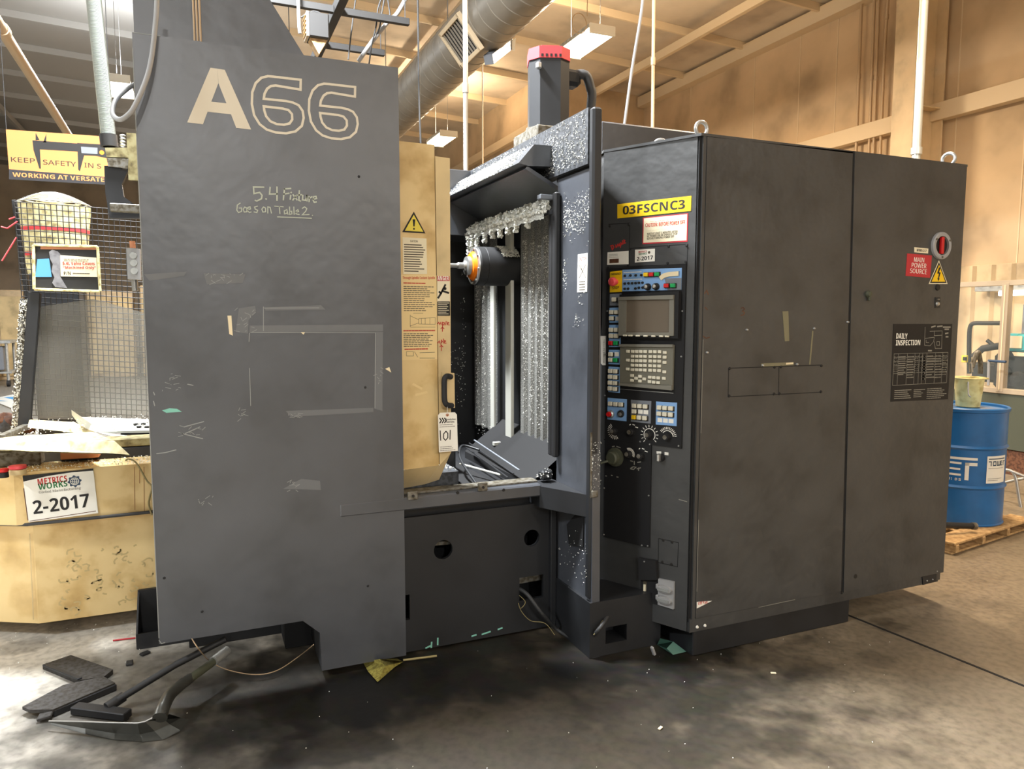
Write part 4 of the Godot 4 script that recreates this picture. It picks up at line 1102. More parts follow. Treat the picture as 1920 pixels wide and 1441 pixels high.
func control_cabinet() -> void:
	var cc := thing("control_cabinet", "tall charcoal control cabinet with keypad, screen and yellow 03FSCNC3 strip", "cabinet", Vector3(2.6, 0, -2.9))
	var flat := Transform3D(Basis(Vector3.RIGHT, Vector3.BACK, Vector3.DOWN), Vector3.ZERO)
	pr(cc, "body", M.cabinet, [Vector2(1.93, -2.548), Vector2(3.535, -2.548), Vector2(3.535, -3.3), Vector2(1.8, -3.3), Vector2(1.722, -2.955)], -2.24, -0.118, flat)
	pr(cc, "top_sheet", M.cabinet, [Vector2(1.924, -2.53), Vector2(3.542, -2.53), Vector2(3.542, -3.3), Vector2(1.8, -3.3), Vector2(1.712, -2.96)], -2.249, -2.238, flat)
	# operator face
	var face := pr(cc, "operator_face", M.cabinet, rect(Vector2(0.004, 0.116), Vector2(0.462, 2.238)), -0.012, 0.0, XK)
	pr(cc, "corner_strip", M.cabinet, rect(Vector2(1.936, 0.16), Vector2(1.952, 2.238)), -0.012, -0.002, XC)
	pr(cc, "corner_gap", M.pit, rect(Vector2(1.924, 0.16), Vector2(1.936, 2.236)), -0.02, -0.012, XC)
	# doors on the long side
	var d1 := pr(cc, "side_door", M.cabinet, [Vector2(1.954, 0.178), Vector2(1.954, 2.236), Vector2(2.7675,2.2451), Vector2(2.8133,0.1703)], -0.02, 0.0, XC)
	d1.set_meta("label", "wide side door with tape strips")
	var d2 := pr(cc, "side_door", M.cabinet, [Vector2(2.7774,2.2452), Vector2(3.534, 2.236), Vector2(3.53, 0.165), Vector2(2.8276,0.1627)], -0.02, 0.003, XC)
	d2.set_meta("label", "narrow side door with the main power switch")
	strokes(cc, "door_gap", M.pit, [[Vector2(2.7725,2.2443), Vector2(2.8191,0.1587)]], 0.009, XC, 0.0004)
	pr(cc, "bottom_rail", M.cabinet, [Vector2(1.925, 0.116), Vector2(1.925, 0.176), Vector2(3.5, 0.163), Vector2(3.5, 0.118)], -0.02, -0.003, XC)
	pr(cc, "rail_bracket", M.charcoal_dark, [Vector2(3.3753,0.1629), Vector2(3.4804,0.1636), Vector2(3.4816,0.1233), Vector2(3.3827,0.1179)], -0.01, 0.002, XC)
	for p in [Vector2(1.9627,0.1378), Vector2(2.0044,0.1373)]:
		knob(cc, "bolt", M.white, p, [Vector2(0, 0.006), Vector2(0.005, 0.0055), Vector2(0.0075, 0)], XC, 10)
	for p in [Vector2(3.4108,0.1365), Vector2(3.4524,0.1375), Vector2(3.4813,0.1777)]:
		knob(cc, "bolt", M.steel, p, [Vector2(0, 0.006), Vector2(0.003, 0.0055), Vector2(0.005, 0)], XC, 8)
	span(cc, "plinth", M.charcoal_dark, Vector3(1.95, 0.0, -3.2), Vector3(2.885, 0.118, -2.541), 0.004)
	for e in [[Vector3(1.9767,2.2629,-2.6000), 0.0, "large ring near the corner"], [Vector3(1.9963,2.3041,-2.9300), 0.5, "ring behind the operator face"], [Vector3(3.4968,2.2547,-2.6000), 1.25, "ring at the far corner"]]:
		var b: Vector3 = Vector3(e[0].x, 2.249, e[0].z)
		lt(cc, "lifting_eye_base", M.dirty_steel, [Vector2(0.022, 0), Vector2(0.022, 0.008), Vector2(0.0, 0.008)], Transform3D(Basis(), b), 16)
		var ring := []
		for k in 21:
			var a := TAU * k / 20 - PI / 2.0
			ring.append(b + Vector3(cos(a) * 0.029 * cos(e[1]), 0.036 + sin(a) * 0.029, cos(a) * 0.029 * sin(e[1])))
		tb(cc, "lifting_eye", M.steel, ring, 0.0085, 10).set_meta("label", e[2])
	labels_on_face(face, cc)
	operator_panel(cc)
	side_signs(cc, d1, d2)
	lower_sockets(cc)


func labels_on_face(face: Node3D, cc: Node3D) -> void:
	var s := plate(cc, "name_strip", M.yellow, [Vector2(0.0790,2.0002), Vector2(0.4404,2.0000), Vector2(0.4392,1.9380), Vector2(0.0800,1.9371)], XK, 0.0015, "bright yellow name strip 03FSCNC3")
	tx(s, "lettering", "03FSCNC3", M.ink, Vector2(0.1082,1.9509), Vector2(0.4121,1.9500), 0.038, XK, 0.0018)
	var c := plate(cc, "power_caution", M.sign_red, [Vector2(0.2106,1.9295), Vector2(0.4273,1.9299), Vector2(0.4265,1.8116), Vector2(0.2106,1.8148)], XK, 0.001, "cream caution label with a red border")
	plate(c, "label_field", M.paper, [Vector2(0.2160,1.9256), Vector2(0.4225,1.9259), Vector2(0.4220,1.8174), Vector2(0.2153,1.8201)], XK, 0.0015)
	tx(c, "lettering", "CAUTION: BEFORE POWER OFF", M.ink_red, Vector2(0.2247,1.8869), Vector2(0.4137,1.8857), 0.0165, XK, 0.0018)
	fine_print(c, "fine_print", M.ink_red, Vector2(0.2467,1.9081), Vector2(0.3921,1.9097), 1, XK, 0.6, 0.0017)
	fine_print(c, "fine_print", M.ink_soft, Vector2(0.2316,1.8714), Vector2(0.4029,1.8710), 1, XK, 0.5, 0.0017)
	var rows := ["WAIT AT LEAST 3 MINUTES AFTER", "NC POWER ON OR SPINDLE STOP", "BEFORE TURNING POWER OFF"]
	var at := [[Vector2(0.2333,1.8529), Vector2(0.3810,1.8537)], [Vector2(0.2335,1.8425), Vector2(0.3788,1.8438)], [Vector2(0.2337,1.8321), Vector2(0.3640,1.8336)]]
	for i in 3:
		tx(c, "lettering", rows[i], M.ink_soft, at[i][0], at[i][1], 0.009, XK, 0.0018)
	strokes(cc, "cover_outline", M.pit, [[Vector2(0.0342,1.9147), Vector2(0.1447,1.9118), Vector2(0.1439,1.7213)], [Vector2(0.1461,1.8002), Vector2(0.4285,1.8021), Vector2(0.4264,1.7158)], [Vector2(0.0298,1.7214), Vector2(0.4263,1.7181)]], 0.003, XK, 0.0006)
	for p in [Vector2(0.0400,1.9059), Vector2(0.1407,1.9051), Vector2(0.1494,1.7977), Vector2(0.3383,1.7969), Vector2(0.4232,1.7962), Vector2(0.3360,1.7267), Vector2(0.4212,1.7272), Vector2(0.1397,1.7239), Vector2(0.0356,1.7200)]:
		knob(cc, "screw", M.black, p, [Vector2(0, 0.005), Vector2(0.005, 0.0045), Vector2(0.0065, 0)], XK, 8)
	plate(cc, "paper_label", M.white, [Vector2(0.0297,1.7890), Vector2(0.1405,1.7900), Vector2(0.1415,1.7309), Vector2(0.0282,1.7324)], XK, 0.0012, "plain white paper label")
	plate(cc, "label_bar", M.rust, [Vector2(0.0408,1.7579), Vector2(0.0904,1.7583), Vector2(0.0902,1.7392), Vector2(0.0407,1.7395)], XK, 0.0015)
	fine_print(cc, "fine_print", M.print_gray, Vector2(0.0376,1.7814), Vector2(0.0890,1.7619), 3, XK, 0.25, 0.0015)
	var w := plate(cc, "asset_label", M.white, [Vector2(0.1741,1.7928), Vector2(0.2727,1.7917), Vector2(0.2727,1.7372), Vector2(0.1738,1.7365)], XK, 0.0012, "white label 2-2017")
	tx(w, "lettering", "2-2017", M.ink, Vector2(0.1837,1.7431), Vector2(0.2644,1.7457), 0.017, XK, 0.0015)
	tx(w, "lettering", "METRICS", M.ink_red, Vector2(0.1920,1.7777), Vector2(0.2334,1.7782), 0.008, XK, 0.0015)
	tx(w, "lettering", "WORKS", M.ink_green, Vector2(0.1921,1.7684), Vector2(0.2336,1.7690), 0.008, XK, 0.0015)
	plate(w, "logo", M.ink_soft, disc(Vector2(0.2449,1.7771), 0.006, 12), XK, 0.0015)
	strokes(cc, "red_writing", M.ink_red, [[Vector2(0.0485,1.8168), Vector2(0.0544,1.7996), Vector2(0.0628,1.8087), Vector2(0.0570,1.8198), Vector2(0.0442,1.8170)], [Vector2(0.0711,1.8202), Vector2(0.0741,1.8080)], [Vector2(0.0769,1.8103), Vector2(0.0824,1.8218), Vector2(0.0853,1.8121), Vector2(0.0908,1.8237), Vector2(0.0937,1.8140)], [Vector2(0.0966,1.8067), Vector2(0.0991,1.8279), Vector2(0.1048,1.8228), Vector2(0.0993,1.8160)], [Vector2(0.1073,1.8369), Vector2(0.1104,1.8201)], [Vector2(0.1158,1.8292), Vector2(0.1212,1.8360), Vector2(0.1156,1.8387), Vector2(0.1159,1.8245), Vector2(0.1242,1.8263)]], 0.0042, XK, 0.0008).set_meta("label", "red marker word Dimple")
	var v := plate(cc, "side_label", M.white, [Vector2(-0.0031,1.4074), Vector2(0.0285,1.4080), Vector2(0.0287,1.2726), Vector2(0.0100,1.2718), Vector2(0.0010,1.2796)], XK, 0.0015, "narrow upright white label")
	tx(v, "lettering", "MACHINE NO 4 CELL", M.print_gray, Vector2(0.0210,1.2830), Vector2(0.0200,1.3918), 0.008, XK, 0.0017)


func operator_panel(cc: Node3D) -> void:
	var pn := pr(cc, "operator_panel", M.panel_black, [Vector2(0.0313,1.7165), Vector2(0.4264,1.7158), Vector2(0.4222,0.9276), Vector2(0.2757,0.9284), Vector2(0.2757,0.4579), Vector2(0.0331,0.4617)], 0.0, 0.008, XK)
	pn.set_meta("label", "black operator panel full of keys and dials")
	var z := 0.008
	strokes(pn, "panel_seam", M.pit, [[Vector2(0.0280,0.9253), Vector2(0.2744,0.9283)]], 0.003, XK, z + 0.0006)
	for p in [Vector2(0.0370,1.5220), Vector2(0.4138,1.5204), Vector2(0.0297,1.3229), Vector2(0.4135,1.3267), Vector2(0.0295,1.1315), Vector2(0.2690,0.9300), Vector2(0.4100,0.9391), Vector2(0.2199,0.9366), Vector2(0.0316,0.6944), Vector2(0.0330,0.4708), Vector2(0.2682,0.6966), Vector2(0.2372,0.4611), Vector2(0.2674,0.4649)]:
		knob(pn, "screw", M.steel, p, [Vector2(0, 0.0125), Vector2(0.003, 0.012), Vector2(0.0042, 0.008)], XK, 8)
	# emergency stop
	pr(pn, "stop_plate", M.yellow, [Vector2(0.0502,1.7001), Vector2(0.1137,1.7036), Vector2(0.1144,1.6081), Vector2(0.0499,1.6070)], z, z + 0.002, XK)
	tx(pn, "lettering", "EMERGENCY", M.ink, Vector2(0.0547,1.6838), Vector2(0.1093,1.6847), 0.009, XK, z + 0.0022)
	tx(pn, "lettering", "STOP", M.ink, Vector2(0.0643,1.6207), Vector2(0.0982,1.6224), 0.012, XK, z + 0.0022)
	knob(pn, "stop_button", M.red_pink, Vector2(0.0822,1.6533), [Vector2(0, 0.052), Vector2(0.014, 0.05), Vector2(0.02, 0.044), Vector2(0.021, 0.036), Vector2(0.014, 0.028), Vector2(0.013, 0.01)], XK, 24).set_meta("label", "red mushroom emergency stop button")
	# lamp and switch field
	var bl := pr(pn, "lamp_field", M.panel_blue, [Vector2(0.1156,1.7062), Vector2(0.4077,1.7032), Vector2(0.4074,1.6105), Vector2(0.1161,1.6100)], z, z + 0.0018, XK)
	pr(bl, "gray_corner", M.panel_gray, [Vector2(0.3272,1.6609), Vector2(0.4075,1.6605), Vector2(0.4074,1.6105), Vector2(0.3437,1.6104)], z + 0.0018, z + 0.0024, XK)
	for p in [Vector2(0.1302,1.6792), Vector2(0.1589,1.6794), Vector2(0.1862,1.6791), Vector2(0.2137,1.6791), Vector2(0.1300,1.6445), Vector2(0.1494,1.6449), Vector2(0.1678,1.6448), Vector2(0.1858,1.6448), Vector2(0.2025,1.6457), Vector2(0.2205,1.6457), Vector2(0.1304,1.6211), Vector2(0.1476,1.6212), Vector2(0.1854,1.6212), Vector2(0.2027,1.6243), Vector2(0.2210,1.6246)]:
		knob(bl, "pilot_lamp", M.ink, p, [Vector2(0, 0.019), Vector2(0.0045, 0.0175), Vector2(0.006, 0.01)], XK, 10)
	fine_print(bl, "fine_print", M.white, Vector2(0.1235,1.6997), Vector2(0.2272,1.6875), 1, XK, 0.3, z + 0.0021)
	fine_print(bl, "fine_print", M.white, Vector2(0.1241,1.6675), Vector2(0.2278,1.6560), 1, XK, 0.3, z + 0.0021)
	for k in [[Vector2(0.2417,1.6800), M.yellow], [Vector2(0.2679,1.6797), M.red], [Vector2(0.2948,1.6797), M.green], [Vector2(0.3417,1.6294), M.red], [Vector2(0.3727,1.6290), M.green]]:
		key(bl, "button_frame", M.ink, k[0], 0.027, 0.021, z, z + 0.009)
		key(bl, "lit_button", k[1], k[0], 0.021, 0.0165, z, z + 0.019)
	strokes(bl, "masking_tape", M.tape, [[Vector2(0.3143,1.6648), Vector2(0.3244,1.6724), Vector2(0.3523,1.6783), Vector2(0.3901,1.6792)]], 0.019, XK, z + 0.009)
	for p in [Vector2(0.2476,1.6267), Vector2(0.2886,1.6271)]:
		knob(bl, "key_switch", M.ink, p, [Vector2(0, 0.03), Vector2(0.012, 0.03), Vector2(0.0145, 0.022), Vector2(0.016, 0.008)], XK, 18)
		knob(bl, "key_switch_core", M.steel, p + Vector2(-0.002, 0.001), [Vector2(0, 0.034), Vector2(0.007, 0.033), Vector2(0.009, 0.03)], XK, 14)
	# column of button modules
	var mods := [
		[[Vector2(0.0508,1.5997), Vector2(0.1112,1.6010), Vector2(0.1110,1.5467), Vector2(0.0502,1.5473)], [[Vector2(0.0772,1.5739), M.key]]],
		[[Vector2(0.0498,1.5366), Vector2(0.1111,1.5386), Vector2(0.1105,1.4699), Vector2(0.0496,1.4695)], [[Vector2(0.0644,1.5171), M.key], [Vector2(0.0914,1.5170), M.key], [Vector2(0.0648,1.4891), M.key], [Vector2(0.0947,1.4880), M.white]]],
		[[Vector2(0.0492,1.4590), Vector2(0.1107,1.4602), Vector2(0.1101,1.3597), Vector2(0.0490,1.3580)], [[Vector2(0.0636,1.4367), M.key], [Vector2(0.0907,1.4370), M.key], [Vector2(0.0640,1.4098), M.key], [Vector2(0.0906,1.4103), M.key], [Vector2(0.0625,1.3765), M.red], [Vector2(0.0888,1.3772), M.green]]],
		[[Vector2(0.0489,1.3452), Vector2(0.1097,1.3461), Vector2(0.1086,1.2793), Vector2(0.0484,1.2792)], [[Vector2(0.0627,1.3248), M.key], [Vector2(0.0919,1.3258), M.white], [Vector2(0.0625,1.2994), M.key], [Vector2(0.0878,1.2994), M.green]]],
		[[Vector2(0.0486,1.2681), Vector2(0.1110,1.2672), Vector2(0.1101,1.1495), Vector2(0.0488,1.1508)], [[Vector2(0.0627,1.2482), M.key], [Vector2(0.0886,1.2480), M.key], [Vector2(0.0620,1.2213), M.key], [Vector2(0.0884,1.2210), M.key], [Vector2(0.0618,1.1943), M.key], [Vector2(0.0883,1.1939), M.key], [Vector2(0.0616,1.1678), M.key], [Vector2(0.0881,1.1673), M.key]]],
		[[Vector2(0.0455,1.1229), Vector2(0.1481,1.1228), Vector2(0.1473,1.0222), Vector2(0.0452,1.0222)], [[Vector2(0.0644,1.0972), M.key], [Vector2(0.0924,1.0974), M.key], [Vector2(0.1200,1.0976), M.key]]],
		[[Vector2(0.1696,1.1229), Vector2(0.2731,1.1239), Vector2(0.2719,1.0233), Vector2(0.1711,1.0230)], [[Vector2(0.1911,1.0978), M.key], [Vector2(0.2185,1.0983), M.key], [Vector2(0.2468,1.0986), M.key], [Vector2(0.1910,1.0721), M.key], [Vector2(0.2196,1.0725), M.white], [Vector2(0.2473,1.0725), M.white], [Vector2(0.1898,1.0457), M.yellow], [Vector2(0.2168,1.0461), M.key], [Vector2(0.2451,1.0463), M.key]]],
		[[Vector2(0.2975,1.1243), Vector2(0.3985,1.1268), Vector2(0.3986,1.0246), Vector2(0.2981,1.0220)], [[Vector2(0.3170,1.0997), M.key], [Vector2(0.3442,1.1001), M.key], [Vector2(0.3721,1.1004), M.key], [Vector2(0.3166,1.0727), M.key], [Vector2(0.3443,1.0727), M.key], [Vector2(0.3717,1.0732), M.key], [Vector2(0.3182,1.0434), M.white], [Vector2(0.3454,1.0440), M.white], [Vector2(0.3723,1.0441), M.white]]],
	]
	var i := 0
	for md in mods:
		var b := pr(pn, "button_module", M.panel_gray if i in [0, 6] else M.panel_blue, md[0], z, z + 0.002, XK)
		for k in md[1]:
			var label_only: bool = k[1] == M.white
			if not label_only:
				key(b, "key_socket", M.ink, k[0] + Vector2(0.003, -0.002), 0.026, 0.0215, z, z + 0.005)
			key(b, "printed_label" if label_only else "key", k[1], k[0], 0.0235 if label_only else 0.0205, 0.0185, z, z + (0.003 if label_only else 0.015))
		i += 1
	knob(pn, "red_button", M.red, Vector2(0.0611,1.0486), [Vector2(0, 0.03), Vector2(0.01, 0.03), Vector2(0.012, 0.02), Vector2(0.012, 0.01)], XK, 18)
	knob(pn, "button_collar", M.steel, Vector2(0.0640,1.0479), [Vector2(0.013, 0.022), Vector2(0.018, 0.018), Vector2(0.02, 0.008)], XK, 18)
	knob(pn, "key_switch", M.ink, Vector2(0.1190,1.0546), [Vector2(0, 0.02), Vector2(0.014, 0.02), Vector2(0.018, 0.008)], XK, 18)
	knob(pn, "key_switch_core", M.steel, Vector2(0.1196,1.0527), [Vector2(0, 0.027), Vector2(0.008, 0.026), Vector2(0.01, 0.018)], XK, 14)
	# dials with their printed scales
	for d in [[Vector2(0.0849,0.9705), 0.03, 2.2, 5.2], [Vector2(0.1764,0.9765), 0.0, 0.0, 0.0], [Vector2(0.2665,0.9722), 0.035, -0.7, 4.0], [Vector2(0.3561,0.9720), 0.035, 0.2, 2.5], [Vector2(0.1650,0.8733), 0.022, -0.4, 2.0], [Vector2(0.2275,0.8724), 0.0, 0.0, 0.0]]:
		var c: Vector2 = d[0]
		if d[1] > 0:
			var arc := []
			for k in 19:
				var a := lerpf(d[2], d[3], k / 18.0)
				arc.append(c + Vector2(cos(a), sin(a)) * d[1] * 0.8)
			var ticks := [arc]
			for k in 13:
				var a := lerpf(d[2], d[3], k / 12.0)
				ticks.append([c + Vector2(cos(a), sin(a)) * d[1], c + Vector2(cos(a), sin(a)) * d[1] * 1.25])
			strokes(pn, "dial_scale", M.white, ticks, 0.003, XK, z + 0.0006)
		else:
			strokes(pn, "dial_scale", M.white, [[c + Vector2(-0.012, 0.03), c + Vector2(-0.008, 0.033)], [c + Vector2(0.004, 0.034), c + Vector2(0.014, 0.032)], [c + Vector2(0.018, 0.024), c + Vector2(0.03, 0.022)]], 0.004, XK, z + 0.0006)
		knob(pn, "dial", M.panel_black, c, [Vector2(0, 0.03), Vector2(0.013, 0.03), Vector2(0.015, 0.026), Vector2(0.017, 0.008)], XK, 20)
		knob(pn, "dial_cap", M.dirty_steel, c + Vector2(-0.003, 0.001), [Vector2(0, 0.032), Vector2(0.0095, 0.0315), Vector2(0.01, 0.03)], XK, 16)
	var hw := knob(pn, "pulse_wheel", M.green_gray, Vector2(0.0905,0.8496), [Vector2(0, 0.05), Vector2(0.024, 0.05), Vector2(0.03, 0.044), Vector2(0.031, 0.022), Vector2(0.042, 0.02), Vector2(0.044, 0.008)], XK, 28)
	hw.set_meta("label", "round olive hand pulse wheel")
	tb(hw, "wheel_crank", M.green_gray, [in_plane(XK, Vector2(0.0748,0.8350), 0.045), in_plane(XK, Vector2(0.0486,0.8241), 0.07)], 0.006, 8)
	strokes(pn, "axis_print", M.print_gray, [[Vector2(0.1718,0.8425), Vector2(0.1830,0.8415)], [Vector2(0.1913,0.8426), Vector2(0.1916,0.8278)], [Vector2(0.2080,0.8398), Vector2(0.2244,0.8444)], [Vector2(0.1724,0.8079), Vector2(0.1862,0.8172), Vector2(0.2001,0.8166), Vector2(0.1892,0.8053), Vector2(0.1724,0.8055)], [Vector2(0.2058,0.8100), Vector2(0.2249,0.8175)], [Vector2(0.2142,0.8038), Vector2(0.2140,0.8160)], [Vector2(0.0739,0.8965), Vector2(0.0854,0.9004)], [Vector2(0.0969,0.9004), Vector2(0.1171,0.8965)]], 0.0042, XK, z + 0.0006)
	strokes(pn, "wear_mark", M.print_gray, [[Vector2(0.0379,0.7540), Vector2(0.0438,0.7536)], [Vector2(0.0701,0.7612), Vector2(0.0759,0.7607)], [Vector2(0.0992,0.7578), Vector2(0.1078,0.7577)]], 0.004, XK, z + 0.0005)
	# display unit
	var du := pr(cc, "display_unit", M.panel_black, [Vector2(0.1141,1.5961), Vector2(0.4068,1.6042), Vector2(0.4066,1.4044), Vector2(0.1144,1.4034)], 0.008, 0.03, XK)
	du.set_meta("label", "hooded display unit with a blank screen")
	var fr := [Vector2(0.1140,1.5841), Vector2(0.3872,1.5888), Vector2(0.3888,1.4109), Vector2(0.1149,1.4095)]
	pr(du, "bezel", M.bezel, [fr[0], fr[1], Vector2(0.3866,1.5706), Vector2(0.1139,1.5710)], 0.03, 0.042, XK)
	pr(du, "bezel", M.bezel, [Vector2(0.1139,1.5710), Vector2(0.1520,1.5709), Vector2(0.1532,1.4222), Vector2(0.1150,1.4209)], 0.03, 0.036, XK)
	pr(du, "bezel", M.bezel, [Vector2(0.3662,1.5709), Vector2(0.3866,1.5706), Vector2(0.3888,1.4258), Vector2(0.3665,1.4257)], 0.03, 0.036, XK)
	pr(du, "bezel", M.bezel, [Vector2(0.1532,1.4270), Vector2(0.3664,1.4298), Vector2(0.3888,1.4258), Vector2(0.3887,1.4155), Vector2(0.1149,1.4119), Vector2(0.1150,1.4209)], 0.03, 0.038, XK)
	pr(du, "screen", M.screen, [Vector2(0.1520,1.5728), Vector2(0.3662,1.5709), Vector2(0.3664,1.4298), Vector2(0.1532,1.4270)], 0.03, 0.0315, XK)
	for x in [Vector2(0.1534,1.4131), Vector2(0.1810,1.4131), Vector2(0.2188,1.4130), Vector2(0.2572,1.4127), Vector2(0.2957,1.4127), Vector2(0.3337,1.4127), Vector2(0.3614,1.4127)]:
		key(du, "soft_key", M.key, x, 0.018, 0.007, 0.036, 0.047)
	# keyboard unit
	var ku := pr(cc, "keyboard_unit", M.bezel, [Vector2(0.1150,1.3707), Vector2(0.3816,1.3758), Vector2(0.3802,1.1818), Vector2(0.1159,1.1916)], 0.008, 0.02, XK)
	ku.set_meta("label", "grey keyboard unit with rows of white keys")
	ku.material_override = mat("keyboard_gray", Color(0.43, 0.42, 0.37), 0.45)
	pr(ku, "bezel", M.bezel, [Vector2(0.1149,1.3732), Vector2(0.3815,1.3781), Vector2(0.3815,1.3671), Vector2(0.1148,1.3622)], 0.02, 0.03, XK)
	pr(ku, "bezel", M.bezel, [Vector2(0.1162,1.1953), Vector2(0.3803,1.2005), Vector2(0.3802,1.1807), Vector2(0.1158,1.1855)], 0.02, 0.03, XK)
	var pos := []
	for r in 5:
		for x in [516, 572, 628, 686, 757, 817, 876]:
			pos.append([x, [850, 915, 975, 1037, 1098][r]])
	for q in [[450, 850], [450, 970], [450, 1092], [945, 858], [945, 920], [945, 988], [945, 1112], [940, 1198], [512, 1178], [512, 1243], [568, 1212], [622, 1185], [622, 1248], [680, 1218], [755, 1190], [808, 1192], [867, 1195], [753, 1250], [807, 1255], [867, 1258]]:
		pos.append(q)
	for q in pos:
		key(ku, "key", M.key, bil(Vector2(0.1588,1.3417), Vector2(0.3424,1.3453), Vector2(0.1589,1.2073), Vector2(0.3423,1.2098), (q[0] - 450.0) / 495.0, (q[1] - 850.0) / 408.0), 0.0172, 0.0128, 0.02, 0.027)
	strokes(ku, "panel_line", M.steel, [[Vector2(0.1013,1.1674), Vector2(0.3793,1.1666)]], 0.0025, XK, 0.0095)


func side_signs(cc: Node3D, d1: Node3D, d2: Node3D) -> void:
	var z := 0.003
	var X := XC * Transform3D(Basis(), Vector3(0, 0, z))
	var s := plate(cc, "power_sign", M.sign_red, [Vector2(3.1442,1.7996), Vector2(3.3153,1.7949), Vector2(3.3108,1.6862), Vector2(3.1413,1.6925)], X, 0.0015, "red MAIN POWER SOURCE sign")
	tx(s, "lettering", "MAIN", M.white, Vector2(3.1925,1.7616), Vector2(3.2621,1.7597), 0.022, X, 0.0018, false)
	tx(s, "lettering", "POWER", M.white, Vector2(3.1780,1.7343), Vector2(3.2799,1.7317), 0.022, X, 0.0018, false)
	tx(s, "lettering", "SOURCE", M.white, Vector2(3.1690,1.7072), Vector2(3.2840,1.7033), 0.022, X, 0.0018, false)
	var w := plate(cc, "panel_tag", M.paper, [Vector2(3.1904,1.8309), Vector2(3.2876,1.8275), Vector2(3.2872,1.8038), Vector2(3.1922,1.8063)], X, 0.0018, "small white panel tag above the red sign")
	tx(w, "lettering", "M98S-2-7", M.ink, Vector2(3.2072,1.8119), Vector2(3.2740,1.8098), 0.012, X, 0.002)
	var c := Vector2(3.3724,1.8443)
	var sw := knob(cc, "power_switch", M.cable_gray, c, [Vector2(0.046, 0.004), Vector2(0.046, 0.016), Vector2(0.06, 0.018), Vector2(0.066, 0.014), Vector2(0.067, 0.003)], XC, 36)
	sw.set_meta("label", "round grey main switch ring with a red handle inside")
	knob(sw, "switch_well", M.ink, c, [Vector2(0, 0.0045), Vector2(0.047, 0.0045), Vector2(0.047, 0.003)], XC, 30)
	bx(sw, "switch_handle", M.red, Vector3(c.x - 0.004, c.y, 0.014), Vector3(0.018, 0.082, 0.018), XC)
	for a in [0.5, 2.6, 4.7]:
		knob(sw, "bolt", M.dirty_steel, c + Vector2(cos(a), sin(a)) * 0.056, [Vector2(0, 0.022), Vector2(0.005, 0.021), Vector2(0.005, 0.016)], XC, 8)
	var t := plate(cc, "voltage_triangle", M.paper, [Vector2(3.3673,1.7731), Vector2(3.4388,1.6585), Vector2(3.3044,1.6562)], X, 0.0012, "yellow high voltage triangle")
	plate(t, "triangle_border", M.ink, [Vector2(3.3679,1.7653), Vector2(3.4306,1.6636), Vector2(3.3116,1.6615)], X, 0.0015)
	plate(t, "triangle_field", M.yellow, [Vector2(3.3691,1.7510), Vector2(3.4201,1.6695), Vector2(3.3224,1.6677)], X, 0.0018)
	plate(t, "lightning_mark", M.ink, [Vector2(3.3692,1.7392), Vector2(3.3583,1.7089), Vector2(3.3710,1.7079), Vector2(3.3658,1.6855), Vector2(3.3611,1.6878), Vector2(3.3689,1.6712), Vector2(3.3789,1.6850), Vector2(3.3729,1.6838), Vector2(3.3834,1.7144), Vector2(3.3712,1.7149), Vector2(3.3797,1.7374)], X, 0.0022)
	knob(cc, "blanking_plug", M.ink, Vector2(3.3675,1.6407), [Vector2(0, 0.009), Vector2(0.014, 0.009), Vector2(0.016, 0.003)], XC, 20)
	plate(cc, "lock_plate", M.charcoal_dark, [Vector2(3.3530,1.5922), Vector2(3.3893,1.5926), Vector2(3.3915,1.5398), Vector2(3.3563,1.5396)], X, 0.003)
	knob(cc, "lock", M.steel, Vector2(3.3712,1.5595), [Vector2(0, 0.014), Vector2(0.008, 0.013), Vector2(0.012, 0.006), Vector2(0.012, 0.003)], XC, 14)
	bx(cc, "lock_tab", M.dirty_steel, Vector3(Vector2(3.3686,1.5818).x, Vector2(3.3686,1.5818).y, 0.01), Vector3(0.014, 0.008, 0.01), XC)
	var lt_ := knob(cc, "door_latch", M.green_gray, Vector2(2.8959,1.6027), [Vector2(0, 0.022), Vector2(0.012, 0.02), Vector2(0.017, 0.01), Vector2(0.017, 0.003)], XC, 18)
	bx(lt_, "latch_tab", M.green_gray, Vector3(Vector2(2.8987,1.5852).x, Vector2(2.8987,1.5852).y, 0.012), Vector3(0.012, 0.03, 0.012), XC)
	# daily inspection chart
	var ch := plate(cc, "inspection_chart", M.panel_black, [Vector2(3.0739,1.4616), Vector2(3.4894,1.4598), Vector2(3.4890,1.0777), Vector2(3.0807,1.0842)], X, 0.0012, "black daily inspection chart")
	tx(ch, "lettering", "DAILY", M.white, Vector2(3.0971,1.3906), Vector2(3.1728,1.3884), 0.026, X, 0.0015)
	tx(ch, "lettering", "INSPECTION", M.white, Vector2(3.0972,1.3575), Vector2(3.2650,1.3567), 0.026, X, 0.0015)
	var u := Vector2(Vector2(3.0886,1.2730).x, Vector2(3.0855,1.3171).y)
	var v := Vector2(Vector2(3.4700,1.2634).x, Vector2(3.0960,1.1634).y)
	var grid := []
	for k in 9:
		var y := lerpf(u.y, v.y, k / 8.0)
		if k in [0, 1, 2, 3, 5, 8]:
			grid.append([Vector2(u.x, y), Vector2(v.x, y)])
	for k in [0.0, 0.08, 0.24, 0.38, 0.46, 0.52, 0.6, 0.76, 0.9, 1.0]:
		grid.append([Vector2(lerpf(u.x, v.x, k), u.y), Vector2(lerpf(u.x, v.x, k), v.y)])
	strokes(ch, "chart_grid", M.print_gray, grid, 0.0016, X, 0.0014)
